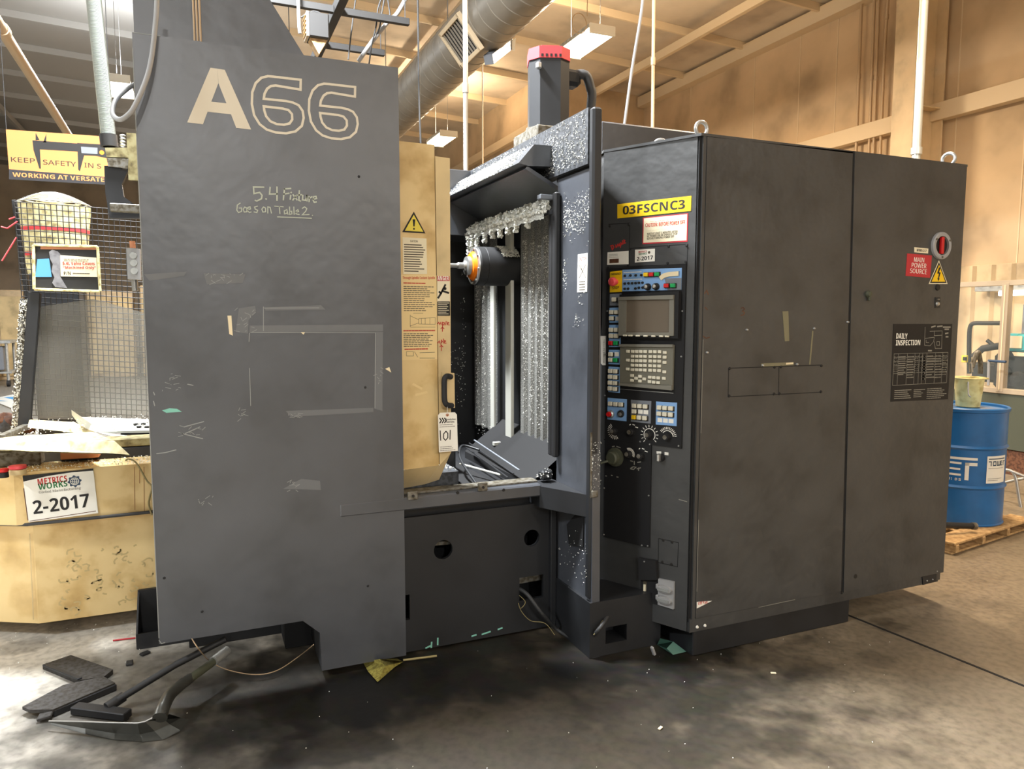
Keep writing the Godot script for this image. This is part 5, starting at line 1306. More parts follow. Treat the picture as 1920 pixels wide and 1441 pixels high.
	for k in 9:
		var x0 := lerpf(u.x, v.x, [0.0, 0.08, 0.24, 0.38, 0.46, 0.52, 0.6, 0.76, 0.9][k])
		var x1 := lerpf(u.x, v.x, [0.08, 0.24, 0.38, 0.46, 0.52, 0.6, 0.76, 0.9, 1.0][k])
		fine_print(ch, "fine_print", M.print_gray, Vector2(x0 + 0.004, u.y - 0.01), Vector2(x1 - 0.004, lerpf(u.y, v.y, rng.randf_range(0.55, 0.9))), 9, X, 0.4, 0.0015)
	fine_print(ch, "fine_print", M.print_gray, Vector2(3.1048,1.1421), Vector2(3.2188,1.0925), 5, X, 0.35, 0.0014)
	fine_print(ch, "fine_print", M.print_gray, Vector2(3.2379,1.1395), Vector2(3.3167,1.0962), 5, X, 0.35, 0.0014)
	fine_print(ch, "fine_print", M.print_gray, Vector2(3.3324,1.1412), Vector2(3.4767,1.0837), 6, X, 0.35, 0.0014)
	strokes(ch, "machine_drawing", M.print_gray, [[Vector2(3.2941,1.4449), Vector2(3.2971,1.3552), Vector2(3.3353,1.3519), Vector2(3.3605,1.3728), Vector2(3.3627,1.3941), Vector2(3.2983,1.3895)], [Vector2(3.3298,1.4235), Vector2(3.4180,1.4255), Vector2(3.4211,1.3372), Vector2(3.3747,1.3380), Vector2(3.3643,1.3728)], [Vector2(3.3602,1.4259), Vector2(3.3620,1.4020), Vector2(3.4197,1.4041)], [Vector2(3.3065,1.3815), Vector2(3.3075,1.3683), Vector2(3.3265,1.3680)], [Vector2(3.3835,1.3725), Vector2(3.3850,1.3538), Vector2(3.4043,1.3535), Vector2(3.4029,1.3722), Vector2(3.3835,1.3725)]], 0.0022, X, 0.0014)
	for q in [[Vector2(3.3396,1.4446), Vector2(3.3660,1.4498)], [Vector2(3.3815,1.4470), Vector2(3.4161,1.4495)], [Vector2(3.4242,1.4441), Vector2(3.4750,1.4438)], [Vector2(3.4368,1.4333), Vector2(3.4641,1.4332)], [Vector2(3.4424,1.4119), Vector2(3.4617,1.4144)], [Vector2(3.4476,1.3958), Vector2(3.4632,1.3956)], [Vector2(3.3257,1.3282), Vector2(3.3487,1.3278)]]:
		strokes(ch, "fine_print", M.print_gray, [q], 0.007, X, 0.0014)
	# plates, tape and marker on the wide door
	strokes(d1, "cover_outline", M.pit, [[Vector2(2.0960,1.2748), Vector2(2.0974,1.1505), Vector2(2.6316,1.1484)], [Vector2(2.0960,1.2748), Vector2(2.6315,1.2746)], [Vector2(2.3767,1.2729), Vector2(2.3791,1.1491)]], 0.0035, XC, 0.0005)
	for p in [Vector2(2.1018,1.2735), Vector2(2.1030,1.1538), Vector2(2.3507,1.2725), Vector2(2.3875,1.2727), Vector2(2.3528,1.1527), Vector2(2.3836,1.1523), Vector2(2.6315,1.1509), Vector2(2.6284,1.2710)]:
		knob(d1, "screw", M.ink, p, [Vector2(0, 0.005), Vector2(0.005, 0.0045), Vector2(0.007, 0)], XC, 8)
	plate(d1, "tape_strip", M.tape_olive, [Vector2(2.3841,1.5201), Vector2(2.4179,1.5214), Vector2(2.4296,1.3879), Vector2(2.4039,1.3871)], XC, 0.002, "short upright olive tape strip")
	strokes(d1, "tape_strip", M.tape_olive, [[Vector2(2.5669,1.4298), Vector2(2.5568,1.2815)]], 0.008, XC, 0.0015).set_meta("label", "thin slanted tape strip")
	strokes(d1, "tape_strip", M.tape_olive, [[Vector2(2.2776,1.2839), Vector2(2.4552,1.2853)]], 0.014, XC, 0.0015).set_meta("label", "thin level tape strip")
	strokes(d1, "tape_end", M.tape, [[Vector2(2.4178,1.2862), Vector2(2.4551,1.2877)]], 0.008, XC, 0.002)
	for p in [Vector2(2.1870,1.4399), Vector2(2.5726,1.4431), Vector2(1.9778,1.3452), Vector2(2.4789,1.2823), Vector2(2.2806,1.2827), Vector2(2.7779,1.4715)]:
		knob(d1, "magnet", M.steel, p, [Vector2(0, 0.01), Vector2(0.004, 0.009), Vector2(0.006, 0.004), Vector2(0.006, 0)], XC, 10)
	strokes(d1, "marker_writing", M.rust, [[Vector2(2.1531,1.5322), Vector2(2.1645,1.5368), Vector2(2.1734,1.5300), Vector2(2.1622,1.5207), Vector2(2.1741,1.5139), Vector2(2.1686,1.5046), Vector2(2.1542,1.5023)], [Vector2(1.9592,1.5940), Vector2(1.9698,1.6075), Vector2(1.9786,1.5898)], [Vector2(1.9637,1.5359), Vector2(1.9750,1.5270)], [Vector2(1.9563,1.4146), Vector2(1.9732,1.4054), Vector2(1.9898,1.4097)]], 0.004, XC, 0.0006)
	var tr_ := plate(d1, "torn_label", M.white, [Vector2(1.9580,0.2524), Vector2(2.0396,0.2446), Vector2(1.9588,0.2227)], XC, 0.001, "torn white corner label")
	tx(tr_, "lettering", "Off Fan", M.ink_red, Vector2(1.9644,0.2376), Vector2(2.0146,0.2369), 0.014, XC, 0.0012)
	strokes(d1, "worn_edge", M.print_gray, [[Vector2(1.957, 0.3), Vector2(1.957, 0.62)], [Vector2(1.958, 1.0), Vector2(1.958, 1.4)], [Vector2(2.3042,0.1719), Vector2(2.5201,0.1747)]], 0.002, XC, 0.0005)
	knob(d2, "plug", M.ink, Vector2(2.9008,0.2337), [Vector2(0, 0.004), Vector2(0.011, 0.004), Vector2(0.012, 0)], XC, 12)


func lower_sockets(cc: Node3D) -> void:
	strokes(cc, "cover_outline", M.pit, [[Vector2(0.3177,0.5072), Vector2(0.4151,0.5079), Vector2(0.4132,0.3985), Vector2(0.3176,0.3965), Vector2(0.3177,0.5072)]], 0.003, XK, 0.0006)
	for p in [Vector2(0.3407,0.5032), Vector2(0.3841,0.5035), Vector2(0.3388,0.4037), Vector2(0.3837,0.4027)]:
		knob(cc, "screw", M.ink, p, [Vector2(0, 0.005), Vector2(0.005, 0.0045), Vector2(0.0065, 0)], XK, 8)
	# rotary switch with two white labels
	knob(cc, "selector_switch", M.black, Vector2(0.3247,0.8754), [Vector2(0, 0.02), Vector2(0.016, 0.02), Vector2(0.018, 0.0)], XK, 18).set_meta("label", "black selector switch below two white tags")
	bx(cc, "selector_lever", M.steel, Vector3(Vector2(0.3272,0.8805).x, Vector2(0.3272,0.8805).y, 0.03), Vector3(0.012, 0.034, 0.022), XK)
	plate(cc, "switch_tag", M.white, [Vector2(0.2990,0.9010), Vector2(0.3223,0.9027), Vector2(0.3223,0.8900), Vector2(0.2998,0.8898)], XK)
	plate(cc, "switch_tag", M.white, [Vector2(0.3391,0.9023), Vector2(0.3579,0.9022), Vector2(0.3579,0.8898), Vector2(0.3394,0.8899)], XK)
	var hb := pr(cc, "socket_hood", M.black, [Vector2(0.2259,0.4012), Vector2(0.3173,0.4076), Vector2(0.3213,0.3232), Vector2(0.2319,0.3007)], 0.0, 0.022, XK)
	hb.set_meta("label", "black flap over the data socket")
	knob(hb, "screw", M.steel, Vector2(0.2592,0.3935), [Vector2(0, 0.026), Vector2(0.003, 0.025), Vector2(0.004, 0.022)], XK, 8)
	pr(cc, "socket_plate", M.black, [Vector2(0.2319,0.3007), Vector2(0.3218,0.3246), Vector2(0.3217,0.2017), Vector2(0.2325,0.1960)], 0.0, 0.003, XK)
	pr(cc, "data_socket", M.dirty_steel, [Vector2(0.2473,0.2956), Vector2(0.2639,0.2971), Vector2(0.2641,0.2143), Vector2(0.2481,0.2139)], 0.003, 0.006, XK)
	pr(cc, "socket_insert", M.paper, [Vector2(0.2506,0.2813), Vector2(0.2608,0.2818), Vector2(0.2609,0.2361), Vector2(0.2510,0.2361)], 0.006, 0.011, XK)
	var ob := pr(cc, "outlet_plate", M.cable_gray, [Vector2(0.3255,0.3262), Vector2(0.4026,0.3299), Vector2(0.4029,0.2048), Vector2(0.3253,0.2061)], 0.0, 0.012, XK)
	ob.set_meta("label", "grey weatherproof outlet with two flip covers")
	for c in [Vector2(0.3620,0.2899), Vector2(0.3621,0.2399)]:
		pr(ob, "flip_cover", M.cable_gray, disc(c, 0.034, 22, 0.017), 0.012, 0.026, XK)
		pr(ob, "cover_rib", M.galvanised, rect(c + Vector2(-0.03, -0.009), c + Vector2(0.024, 0.004)), 0.026, 0.032, XK)
		bx(ob, "cover_hinge", M.cable_gray, Vector3(c.x - 0.036, c.y + 0.004, 0.018), Vector3(0.012, 0.022, 0.016), XK)
	strokes(cc, "scratch", M.print_gray, [[Vector2(0.4131,0.7009), Vector2(0.4513,0.6977)]], 0.003, XK, 0.0006)


# ---------------------------------------------------------------- the loading station on the left

func loading_station() -> void:
	var ls := thing("loading_station", "cream sheet metal pallet loading station with a wire mesh guard behind it", "machine guard", Vector3(-0.8, 0, -4.3))
	var flat := Transform3D(Basis(Vector3.RIGHT, Vector3.BACK, Vector3.DOWN), Vector3.ZERO)
	var yt := Vector3(-0.7825,0.8063,-3.8000).y
	var ym := Vector3(-0.7953,0.5678,-3.8000).y
	var cx := Vector3(-0.7882,0.7006,-3.8000).x
	pr(ls, "upper_box", M.cream, [Vector2(cx, -3.8), Vector2(0.45, -3.8), Vector2(0.45, -4.02), Vector2(cx - 0.1, -4.02), Vector2(cx - 0.75, -4.35), Vector2(cx - 0.75, -4.2)], -yt, -ym, flat)
	var cl := Vector3(-0.7402,0.3032,-3.8700).x
	var yb := Vector3(-0.7350,0.0777,-3.8700).y
	pr(ls, "lower_box", M.cream, [Vector2(cl, -3.87), Vector2(0.3, -3.87), Vector2(0.3, -4.6), Vector2(cl - 0.6, -4.6), Vector2(cl - 0.6, -4.2)], -(ym + 0.02), -yb, flat)
	strokes(ls, "box_seam", M.cream_plain, [[Vector3(-0.7546,0.5067,-3.8700), Vector3(-0.7611,0.1026,-3.8700)]].map(func(l): return l.map(func(v): return Vector2(v.x, v.y))), 0.004, Transform3D(Basis(), Vector3(0, 0, -3.868)))
	tb(ls, "edge_hose", M.cable, [Vector3(cx - 0.3, ym + 0.004, -3.95), Vector3(cx + 0.04, ym + 0.0, -3.80), Vector3(cx + 0.3, ym + 0.004, -3.79), Vector3(0.1, ym + 0.01, -3.79)], 0.008, 6)
	var dirt := []
	for k in 60:
		var p := Vector2(rng.randf_range(cl + 0.1, -0.25), rng.randf_range(yb + 0.03, yb + 0.33))
		var q := []
		var r := rng.randf_range(0.008, 0.024)
		var a0 := rng.randf_range(0, TAU)
		for j in rng.randi_range(3, 7):
			q.append(p + Vector2(cos(a0 + j * 0.6), sin(a0 + j * 0.6) * 0.8) * r * rng.randf_range(0.7, 1.1))
		dirt.append(q)
	strokes(ls, "scuff_marks", mat("scuff", Color(0.74, 0.65, 0.45), 0.6), dirt, 0.007, Transform3D(Basis(), Vector3(0, 0, -3.87)), 0.0008)
	strokes(ls, "drip_marks", mat("drip", Color(0.62, 0.47, 0.28), 0.6), [[Vector2(-0.3099,0.7941), Vector2(-0.3165,0.5901)], [Vector2(-0.2697,0.7908), Vector2(-0.2768,0.5679)], [Vector2(-0.2881,0.7795), Vector2(-0.2909,0.7159)]], 0.004, XL, 0.0006)
	# company sign on the front
	var sg := plate(ls, "asset_sign", M.white, [Vector2(-0.7532,0.7908), Vector2(-0.4783,0.8004), Vector2(-0.4675,0.5915), Vector2(-0.7412,0.5787)], XL, 0.006, "tilted white METRICS WORKS 2-2017 sign")
	plate(sg, "sign_top", M.ink, [Vector2(-0.7532,0.7908), Vector2(-0.4783,0.8004), Vector2(-0.4780,0.7916), Vector2(-0.5638,0.7914), Vector2(-0.6580,0.7823), Vector2(-0.7516,0.7650)], XL, 0.0066)
	tx(sg, "lettering", "METRICS", M.ink_red, Vector2(-0.6969,0.7442), Vector2(-0.5826,0.7510), 0.028, XL, 0.007)
	tx(sg, "lettering", "WORKS", M.ink_green, Vector2(-0.6960,0.7221), Vector2(-0.5826,0.7288), 0.028, XL, 0.007)
	tx(sg, "lettering", "Global Manufacturing", M.ink_soft, Vector2(-0.6949,0.7025), Vector2(-0.5308,0.7078), 0.014, XL, 0.007, false, "Droid Serif")
	tx(sg, "lettering", "2-2017", M.ink, Vector2(-0.7200,0.6132), Vector2(-0.4983,0.6257), 0.062, XL, 0.007)
	var g := Vector2(-0.5542,0.7492)
	var gear := []
	for k in 32:
		var r := 0.0275 if k % 4 < 2 else 0.0225
		gear.append(g + Vector2(cos(TAU * k / 32), sin(TAU * k / 32)) * r)
	plate(sg, "logo_gear", mat("logo_blue", Color(0.16, 0.25, 0.35), 0.6), gear, XL, 0.007)
	strokes(sg, "logo_globe", M.white, [disc(g, 0.0165, 20) + [g + Vector2(0.0165, 0)], [g + Vector2(-0.016, 0), g + Vector2(0.016, 0)], [g + Vector2(0, -0.016), g + Vector2(0, 0.016)], disc(g, 0.008, 16, 0.016) + [g + Vector2(0.008, 0)], [g + Vector2(-0.014, 0.008), g + Vector2(0.014, 0.008)], [g + Vector2(-0.014, -0.008), g + Vector2(0.014, -0.008)]], 0.0022, XL, 0.0078)
	strokes(sg, "sign_dirt", M.rust, [[Vector2(-0.7523,0.7335), Vector2(-0.7437,0.5888)], [Vector2(-0.7379,0.5833), Vector2(-0.4768,0.6020)]], 0.003, XL, 0.0064)
	# top: stop buttons and their dirty box
	span(ls, "button_box", M.dirty_steel, Vector3(cx - 0.16, yt, -4.05), Vector3(cx + 0.08, yt + 0.075, -3.95), 0.006)
	for b in [[Vector3(-0.7644,0.8400,-3.7673), 0.034, M.red_pink, M.cream_plain], [Vector3(-0.8061,0.8400,-3.7120), 0.02, M.red, M.ink]]:
		var p: Vector3 = Vector3(b[0].x, yt, maxf(b[0].z, -3.93))
		lt(ls, "button_base", b[3], [Vector2(b[1], 0), Vector2(b[1] * 0.95, 0.022), Vector2(0, 0.022)], Transform3D(Basis(), p), 20)
		lt(ls, "stop_button", b[2], [Vector2(b[1] * 0.8, 0.022), Vector2(b[1] * 1.05, 0.028), Vector2(b[1] * 1.0, 0.038), Vector2(0, 0.042)], Transform3D(Basis(), p), 20)
	tb(ls, "loose_wire", M.cable_tan, smooth([Vector3(-0.3431,0.8290,-3.7900), Vector3(-0.3287,0.8373,-3.7800), Vector3(-0.2987,0.8147,-3.7800), Vector3(-0.2597,0.7301,-3.7800), Vector3(-0.2379,0.6996,-3.7700), Vector3(-0.2494,0.6523,-3.7800), Vector3(-0.2556,0.6144,-3.7800), Vector3(-0.2442,0.5617,-3.7800)]), 0.004, 6)
	# loose cream sheets lying on it
	var y1 := 0.95
	var st := begin()
	var sh := [Vector3(-0.9923,0.9300,-3.9858), Vector3(-0.8338,0.9300,-4.0953), Vector3(-0.4891,0.9500,-3.9525), Vector3(-0.3645,0.9500,-3.6083), Vector3(-0.3039,0.9000,-3.5283), Vector3(-0.3867,0.9200,-3.4893), Vector3(-0.6331,0.9300,-3.5762), Vector3(-0.9453,0.9300,-3.7905)]
	var top := []
	for v in sh:
		top.append(v)
	for k in range(1, 7):
		var up1: Vector3 = top[0]
		facet(st, up1, top[k], top[k + 1], top[k + 1], UP)
		var dn := Vector3(0, -0.004, 0)
		facet(st, up1 + dn, top[k] + dn, top[k + 1] + dn, top[k + 1] + dn, -UP)
	put(ls, "cream_sheet", st.commit(), M.cream_sheet)
	span(ls, "sheet_bed", M.charcoal_dark, Vector3(cx + 0.15, yt, -4.35), Vector3(0.3, yt + 0.05, -4.0), 0.004)
	span(ls, "wood_block", M.orange_wood, Vector3(cx + 0.16, yt + 0.02, -4.0), Vector3(cx + 0.32, yt + 0.07, -3.94), 0.004)
	var st2 := begin()
	var r0 := [Vector3(-0.8665,0.9453,-4.6000), Vector3(-0.6562,0.9187,-4.6000), Vector3(-0.5493,0.8733,-4.5000), Vector3(-0.6200,0.8690,-4.5000), Vector3(-0.8571,0.9153,-4.5000)]
	for k in range(1, 4):
		facet(st2, r0[0], r0[k], r0[k + 1], r0[k + 1], Vector3(0, 0.3, 1))
	put(ls, "back_flange", st2.commit(), M.cream_sheet)
	bar(ls, "corner_bar", M.dirty_steel, Vector3(-0.9013,0.9183,-4.1500), Vector3(-0.8857,0.9058,-4.6000), 0.03, 0.03)
	# folded chute bracket with its punched plate
	var st3 := begin()
	var f := [Vector3(-0.6536,0.9985,-4.5000), Vector3(-0.6018,0.9765,-4.4000), Vector3(-0.5374,0.9439,-4.3000), Vector3(-0.4985,0.9142,-4.2000)]
	var fb := [Vector3(-0.6554,0.9672,-4.5200), Vector3(-0.6093,0.9260,-4.4200), Vector3(-0.5558,0.9114,-4.3200), Vector3(-0.5105,0.9093,-4.2200)]
	for k in 3:
		facet(st3, f[k], f[k + 1], fb[k + 1], fb[k], Vector3(0, 0.2, 1))
	facet(st3, Vector3(-0.6345,0.9471,-4.6000), Vector3(-0.2605,0.9114,-4.6000), Vector3(-0.2401,0.9065,-4.2000), Vector3(-0.4985,0.9142,-4.2000), UP)
	facet(st3, Vector3(-0.4985,0.9142,-4.2000), Vector3(-0.2401,0.9065,-4.2000), Vector3(-0.2407,0.8925,-4.2000), Vector3(-0.4846,0.9051,-4.2000), Vector3.BACK)
	facet(st3, Vector3(-0.4986,0.9115,-4.2000), Vector3(-0.3608,0.9013,-4.1000), Vector3(-0.3578,0.8798,-4.0800), Vector3(-0.4612,0.8954,-4.2000), Vector3(0, 0, 1))
	put(ls, "chute_bracket", st3.commit(), mat("punched_white", Color(0.85, 0.86, 0.82), 0.4, 0.2, null))
	for q in [Vector3(-0.3359,0.9195,-4.3300), Vector3(-0.3002,0.9202,-4.3300), Vector3(-0.3168,0.9125,-4.2700), Vector3(-0.2816,0.9103,-4.2700)]:
		lt(ls, "slot_bolt", M.ink, [Vector2(0.012, 0.0), Vector2(0.012, 0.01), Vector2(0, 0.012)], Transform3D(Basis(), q), 10)
	span(ls, "chute_box", M.charcoal_dark, Vector3(-0.40, 0.83, -4.3), Vector3(0.2, 0.898, -4.21), 0.004)
	span(ls, "chute_slide", M.olive, Vector3(-0.62, 0.86, -4.12), Vector3(0.2, 0.9, -4.0), 0.004)
	# guard: two posts, mesh, dirty window
	bar(ls, "guard_post", M.dirty_steel, Vector3(-0.9438,0.8598,-4.7000), Vector3(-0.8630,1.5923,-4.7000), 0.05, 0.06, Vector3.BACK)
	bar(ls, "guard_post", M.charcoal_dark, Vector3(-0.8944,0.9035,-4.6200), Vector3(-0.8078,1.6252,-4.6200), 0.055, 0.05, Vector3.BACK)
	bar(ls, "guard_post", M.charcoal_dark, Vector3(-0.8545,1.5920,-4.6800), Vector3(-0.8872,2.1137,-4.6800), 0.022, 0.03, Vector3.BACK)
	var wires := begin()
	var tl := Vector3(-0.8838,2.1027,-4.6600)
	var tr := Vector3(-0.2556,2.0872,-4.6600)
	var bl := Vector3(-0.8692,0.9610,-4.6600)
	var br := Vector3(-0.2782,0.8921,-4.6600)
	for k in 24:
		var s := k / 23.0
		wires.append_from(tube_mesh([tl.lerp(tr, s), bl.lerp(br, s)], 0.0024, 4), 0, T0)
	for k in 40:
		var t := k / 39.0
		wires.append_from(tube_mesh([tl.lerp(bl, t), tr.lerp(br, t)], 0.0024, 4), 0, T0)
	put(ls, "wire_mesh", wires.commit(), M.rack).set_meta("kind", "stuff")
	var pw := begin()
	facet(pw, Vector3(-0.8154,1.5458,-4.6400), Vector3(-0.5395,1.5940,-4.6400), Vector3(-0.2516,1.5061,-4.6400), Vector3(-0.2632,0.8939,-4.6400), Vector3.BACK)
	facet(pw, Vector3(-0.8154,1.5458,-4.6400), Vector3(-0.2632,0.8939,-4.6400), Vector3(-0.8713,0.9461,-4.6400), Vector3(-0.8487,1.1896,-4.6400), Vector3.BACK)
	put(ls, "guard_window", pw.commit(), M.dirty_pane).set_meta("label", "dirty clear guard window")
	tb(ls, "red_ribbon", M.red_pink, [Vector3(-0.9382,1.9627,-4.6000), Vector3(-0.9105,1.9557,-4.6000), Vector3(-0.8637,1.9937,-4.6000)], 0.004, 5)
	tb(ls, "red_ribbon", M.red_pink, [Vector3(-0.9432,1.7865,-4.6000), Vector3(-0.8729,1.9105,-4.6000)], 0.004, 5)
	tb(ls, "red_ribbon", M.red_pink, [Vector3(-0.9009,2.0029,-4.6000), Vector3(-0.8744,2.0152,-4.6000)], 0.004, 5)
	# junction box, bracket and linkage beside the cover
	var xb := Transform3D(Basis(), Vector3(0, 0, -4.3))
	var flatten := func(v: Vector3) -> Vector2: return Vector2(v.x, v.y)
	var jb := pr(ls, "junction_box", M.cable_gray, [Vector3(-0.3391,1.8518,-4.3000), Vector3(-0.2764,1.8485,-4.3000), Vector3(-0.2795,1.6888,-4.3000), Vector3(-0.3388,1.6904,-4.3000)].map(flatten), -0.08, 0.0, xb)
	for p in [Vector3(-0.3077,1.8119,-4.3000), Vector3(-0.3081,1.7735,-4.3000), Vector3(-0.3074,1.7323,-4.3000)]:
		knob(jb, "knockout", M.galvanised, Vector2(p.x, p.y), [Vector2(0, 0.003), Vector2(0.016, 0.003), Vector2(0.018, 0)], xb, 18)
	tb(jb, "conduit_fitting", M.steel, [Vector3(-0.3102,1.6896,-4.3300), Vector3(-0.3077,1.6313,-4.3300)], 0.016, 10)
	tb(jb, "conduit_fitting", M.orange_wood, [Vector3(-0.3106,1.8526,-4.3300), Vector3(-0.3116,1.8883,-4.3300)], 0.014, 10)
	pr(ls, "hinge_plate", M.olive, [Vector3(-0.3124,2.4316,-4.3000), Vector3(-0.2637,2.4336,-4.3000), Vector3(-0.2689,2.1971,-4.3000), Vector3(-0.3130,2.1966,-4.3000)].map(flatten), -0.02, 0.0, xb)
	pr(ls, "hinge_arm", M.olive, [Vector3(-0.4122,2.3484,-4.3000), Vector3(-0.3084,2.3575,-4.3000), Vector3(-0.3082,2.3068,-4.3000), Vector3(-0.4071,2.3040,-4.3000)].map(flatten), -0.03, 0.004, xb)
	pr(ls, "clevis", M.charcoal_dark, [Vector3(-0.4210,2.2605,-4.3000), Vector3(-0.3487,2.2689,-4.3000), Vector3(-0.3376,2.2457,-4.3000), Vector3(-0.3132,2.2476,-4.3000), Vector3(-0.3457,2.1729,-4.3000), Vector3(-0.3387,2.1116,-4.3000), Vector3(-0.2628,2.0512,-4.3000), Vector3(-0.2647,2.0076,-4.3000), Vector3(-0.4090,2.0001,-4.3000), Vector3(-0.4223,2.1277,-4.3000)].map(flatten), -0.06, -0.01, xb)
	pr(ls, "clevis_face", M.dirty_steel, [Vector3(-0.4073,2.2986,-4.3000), Vector3(-0.3084,2.3014,-4.3000), Vector3(-0.3130,2.2529,-4.3000), Vector3(-0.4021,2.2567,-4.3000)].map(flatten), -0.03, 0.006, xb)
	span(ls, "clevis_shelf", M.dirty_steel, Vector3(-0.4005,2.0274,-4.3000), Vector3(-0.2626,2.0567,-4.3000) + Vector3(0, 0.012, 0.05), 0.004)
	for k in 4:
		lt(ls, "spring_coil", M.steel, [Vector2(0.012, 0.0), Vector2(0.016, 0.006), Vector2(0.012, 0.012)], Transform3D(Basis(), Vector3(-0.3316,2.3649,-4.3200) + Vector3(0, 0.016 * k, 0)), 12)

	# white fibre barrel and wire dome behind the mesh
	var wb := thing("fibre_barrel", "pale yellow barrel with red print behind the wire mesh guard", "barrel", Vector3(-0.7528,1.7237,-5.0000))
	var o := Vector3(-0.7574,1.7390,-5.0000)
	lt(wb, "barrel_wall", M.barrel_white, [Vector2(0.145, 0.0), Vector2(0.17, 0.2), Vector2(0.19, 0.39), Vector2(0.0, 0.39)], Transform3D(Basis(), o), 26)
	span(wb, "barrel_stand", M.charcoal_dark, Vector3(o.x - 0.12, 0, o.z - 0.12), Vector3(o.x + 0.12, o.y, o.z + 0.12))
	for y in [0.1, 0.24]:
		lt(wb, "red_print", M.red_pink, [Vector2(0.163 + y * 0.055, y), Vector2(0.165 + y * 0.055, y + 0.02)], Transform3D(Basis(), o), 26)
	var dome := thing("wire_dome", "dome of concentric wires above the pale barrel", "wire guard", o + Vector3(0, 0.39, 0))
	var ringm := begin()
	for k in 9:
		var a := []
		var r := 0.03 + 0.02 * k
		for j in 25:
			a.append(o + Vector3(cos(TAU * j / 24) * r, 0.395 + 0.075 * cos(r / 0.2 * PI / 2.0), sin(TAU * j / 24) * r))
		ringm.append_from(tube_mesh(a, 0.003, 4), 0, T0)
	put(dome, "ring_wires", ringm.commit(), M.steel).set_meta("kind", "stuff")
	for k in 8:
		var a := TAU * k / 8
		var path := []
		for j in 7:
			var r := 0.192 * j / 6.0
			path.append(o + Vector3(cos(a) * r, 0.395 + 0.075 * cos(r / 0.2 * PI / 2.0), sin(a) * r))
		tb(dome, "spoke", M.steel, path, 0.003, 4)

	# framed sign hung on the mesh
	var hs := thing("framed_sign", "pale framed sign with a blue tag and red lettering on the mesh", "sign", Vector3(-0.6497,1.7625,-4.5800))
	var xs := Transform3D(Basis(), Vector3(0, 0, -4.58))
	pr(hs, "sign_back", M.rack, [Vector3(-0.7952,1.8701,-4.5800), Vector3(-0.5016,1.8725,-4.5800), Vector3(-0.4973,1.6366,-4.5800), Vector3(-0.8046,1.6437,-4.5800)].map(flatten), -0.012, -0.004, xs)
	for q in [[Vector3(-0.7950,1.8729,-4.5800), Vector3(-0.4989,1.8754,-4.5800)], [Vector3(-0.4989,1.8754,-4.5800), Vector3(-0.4974,1.6337,-4.5800)], [Vector3(-0.4974,1.6337,-4.5800), Vector3(-0.8047,1.6409,-4.5800)], [Vector3(-0.8047,1.6409,-4.5800), Vector3(-0.7950,1.8729,-4.5800)]]:
		bar(hs, "frame", M.barrel_white, q[0], q[1], 0.014, 0.012, Vector3.BACK)
	pr(hs, "blue_tag", M.sky_blue, [Vector3(-0.7820,1.7996,-4.5800), Vector3(-0.7286,1.8040,-4.5800), Vector3(-0.7213,1.7071,-4.5800), Vector3(-0.7965,1.7055,-4.5800)].map(flatten), -0.004, -0.001, xs)
	pr(hs, "foil_strip", M.foil, [Vector3(-0.7268,1.8391,-4.5800), Vector3(-0.7116,1.8508,-4.5800), Vector3(-0.6876,1.8432,-4.5800), Vector3(-0.6760,1.8295,-4.5800), Vector3(-0.6819,1.7107,-4.5800), Vector3(-0.6529,1.6487,-4.5800), Vector3(-0.7069,1.6536,-4.5800), Vector3(-0.7204,1.6760,-4.5800), Vector3(-0.7092,1.7045,-4.5800), Vector3(-0.7197,1.7381,-4.5800), Vector3(-0.7130,1.7749,-4.5800), Vector3(-0.7238,1.8027,-4.5800)].map(flatten), -0.004, 0.0, xs)
	pr(hs, "top_card", M.orange_wood, [Vector3(-0.7640,1.8685,-4.5800), Vector3(-0.5068,1.8694,-4.5800), Vector3(-0.5074,1.8580,-4.5800), Vector3(-0.7649,1.8518,-4.5800)].map(flatten), -0.004, 0.0, xs)
	pr(hs, "part_label", M.paper, [Vector3(-0.6763,1.8239,-4.5800), Vector3(-0.5068,1.8150,-4.5800), Vector3(-0.5066,1.7115,-4.5800), Vector3(-0.6794,1.7108,-4.5800)].map(flatten), -0.004, 0.001, xs)
	tx(hs, "lettering", "5.4L Valve Covers", M.ink_red, flatten.call(Vector3(-0.6665,1.7719,-4.5800)), flatten.call(Vector3(-0.5163,1.7746,-4.5800)), 0.018, xs, 0.002)
	tx(hs, "lettering", "\"Machined Only\"", M.ink_red, flatten.call(Vector3(-0.6653,1.7479,-4.5800)), flatten.call(Vector3(-0.5124,1.7502,-4.5800)), 0.018, xs, 0.002)
	tx(hs, "lettering", "P/N", M.ink_soft, flatten.call(Vector3(-0.6642,1.7196,-4.5800)), flatten.call(Vector3(-0.6320,1.7203,-4.5800)), 0.018, xs, 0.002)
	fine_print(hs, "fine_print", M.ink_soft, flatten.call(Vector3(-0.6212,1.7376,-4.5800)), flatten.call(Vector3(-0.5189,1.7199,-4.5800)), 1, xs, 0.2, 0.002)
	fine_print(hs, "fine_print", M.ink_soft, flatten.call(Vector3(-0.6599,1.8075,-4.5800)), flatten.call(Vector3(-0.5155,1.7918,-4.5800)), 2, xs, 0.2, 0.002)


# ---------------------------------------------------------------- litter on the floor

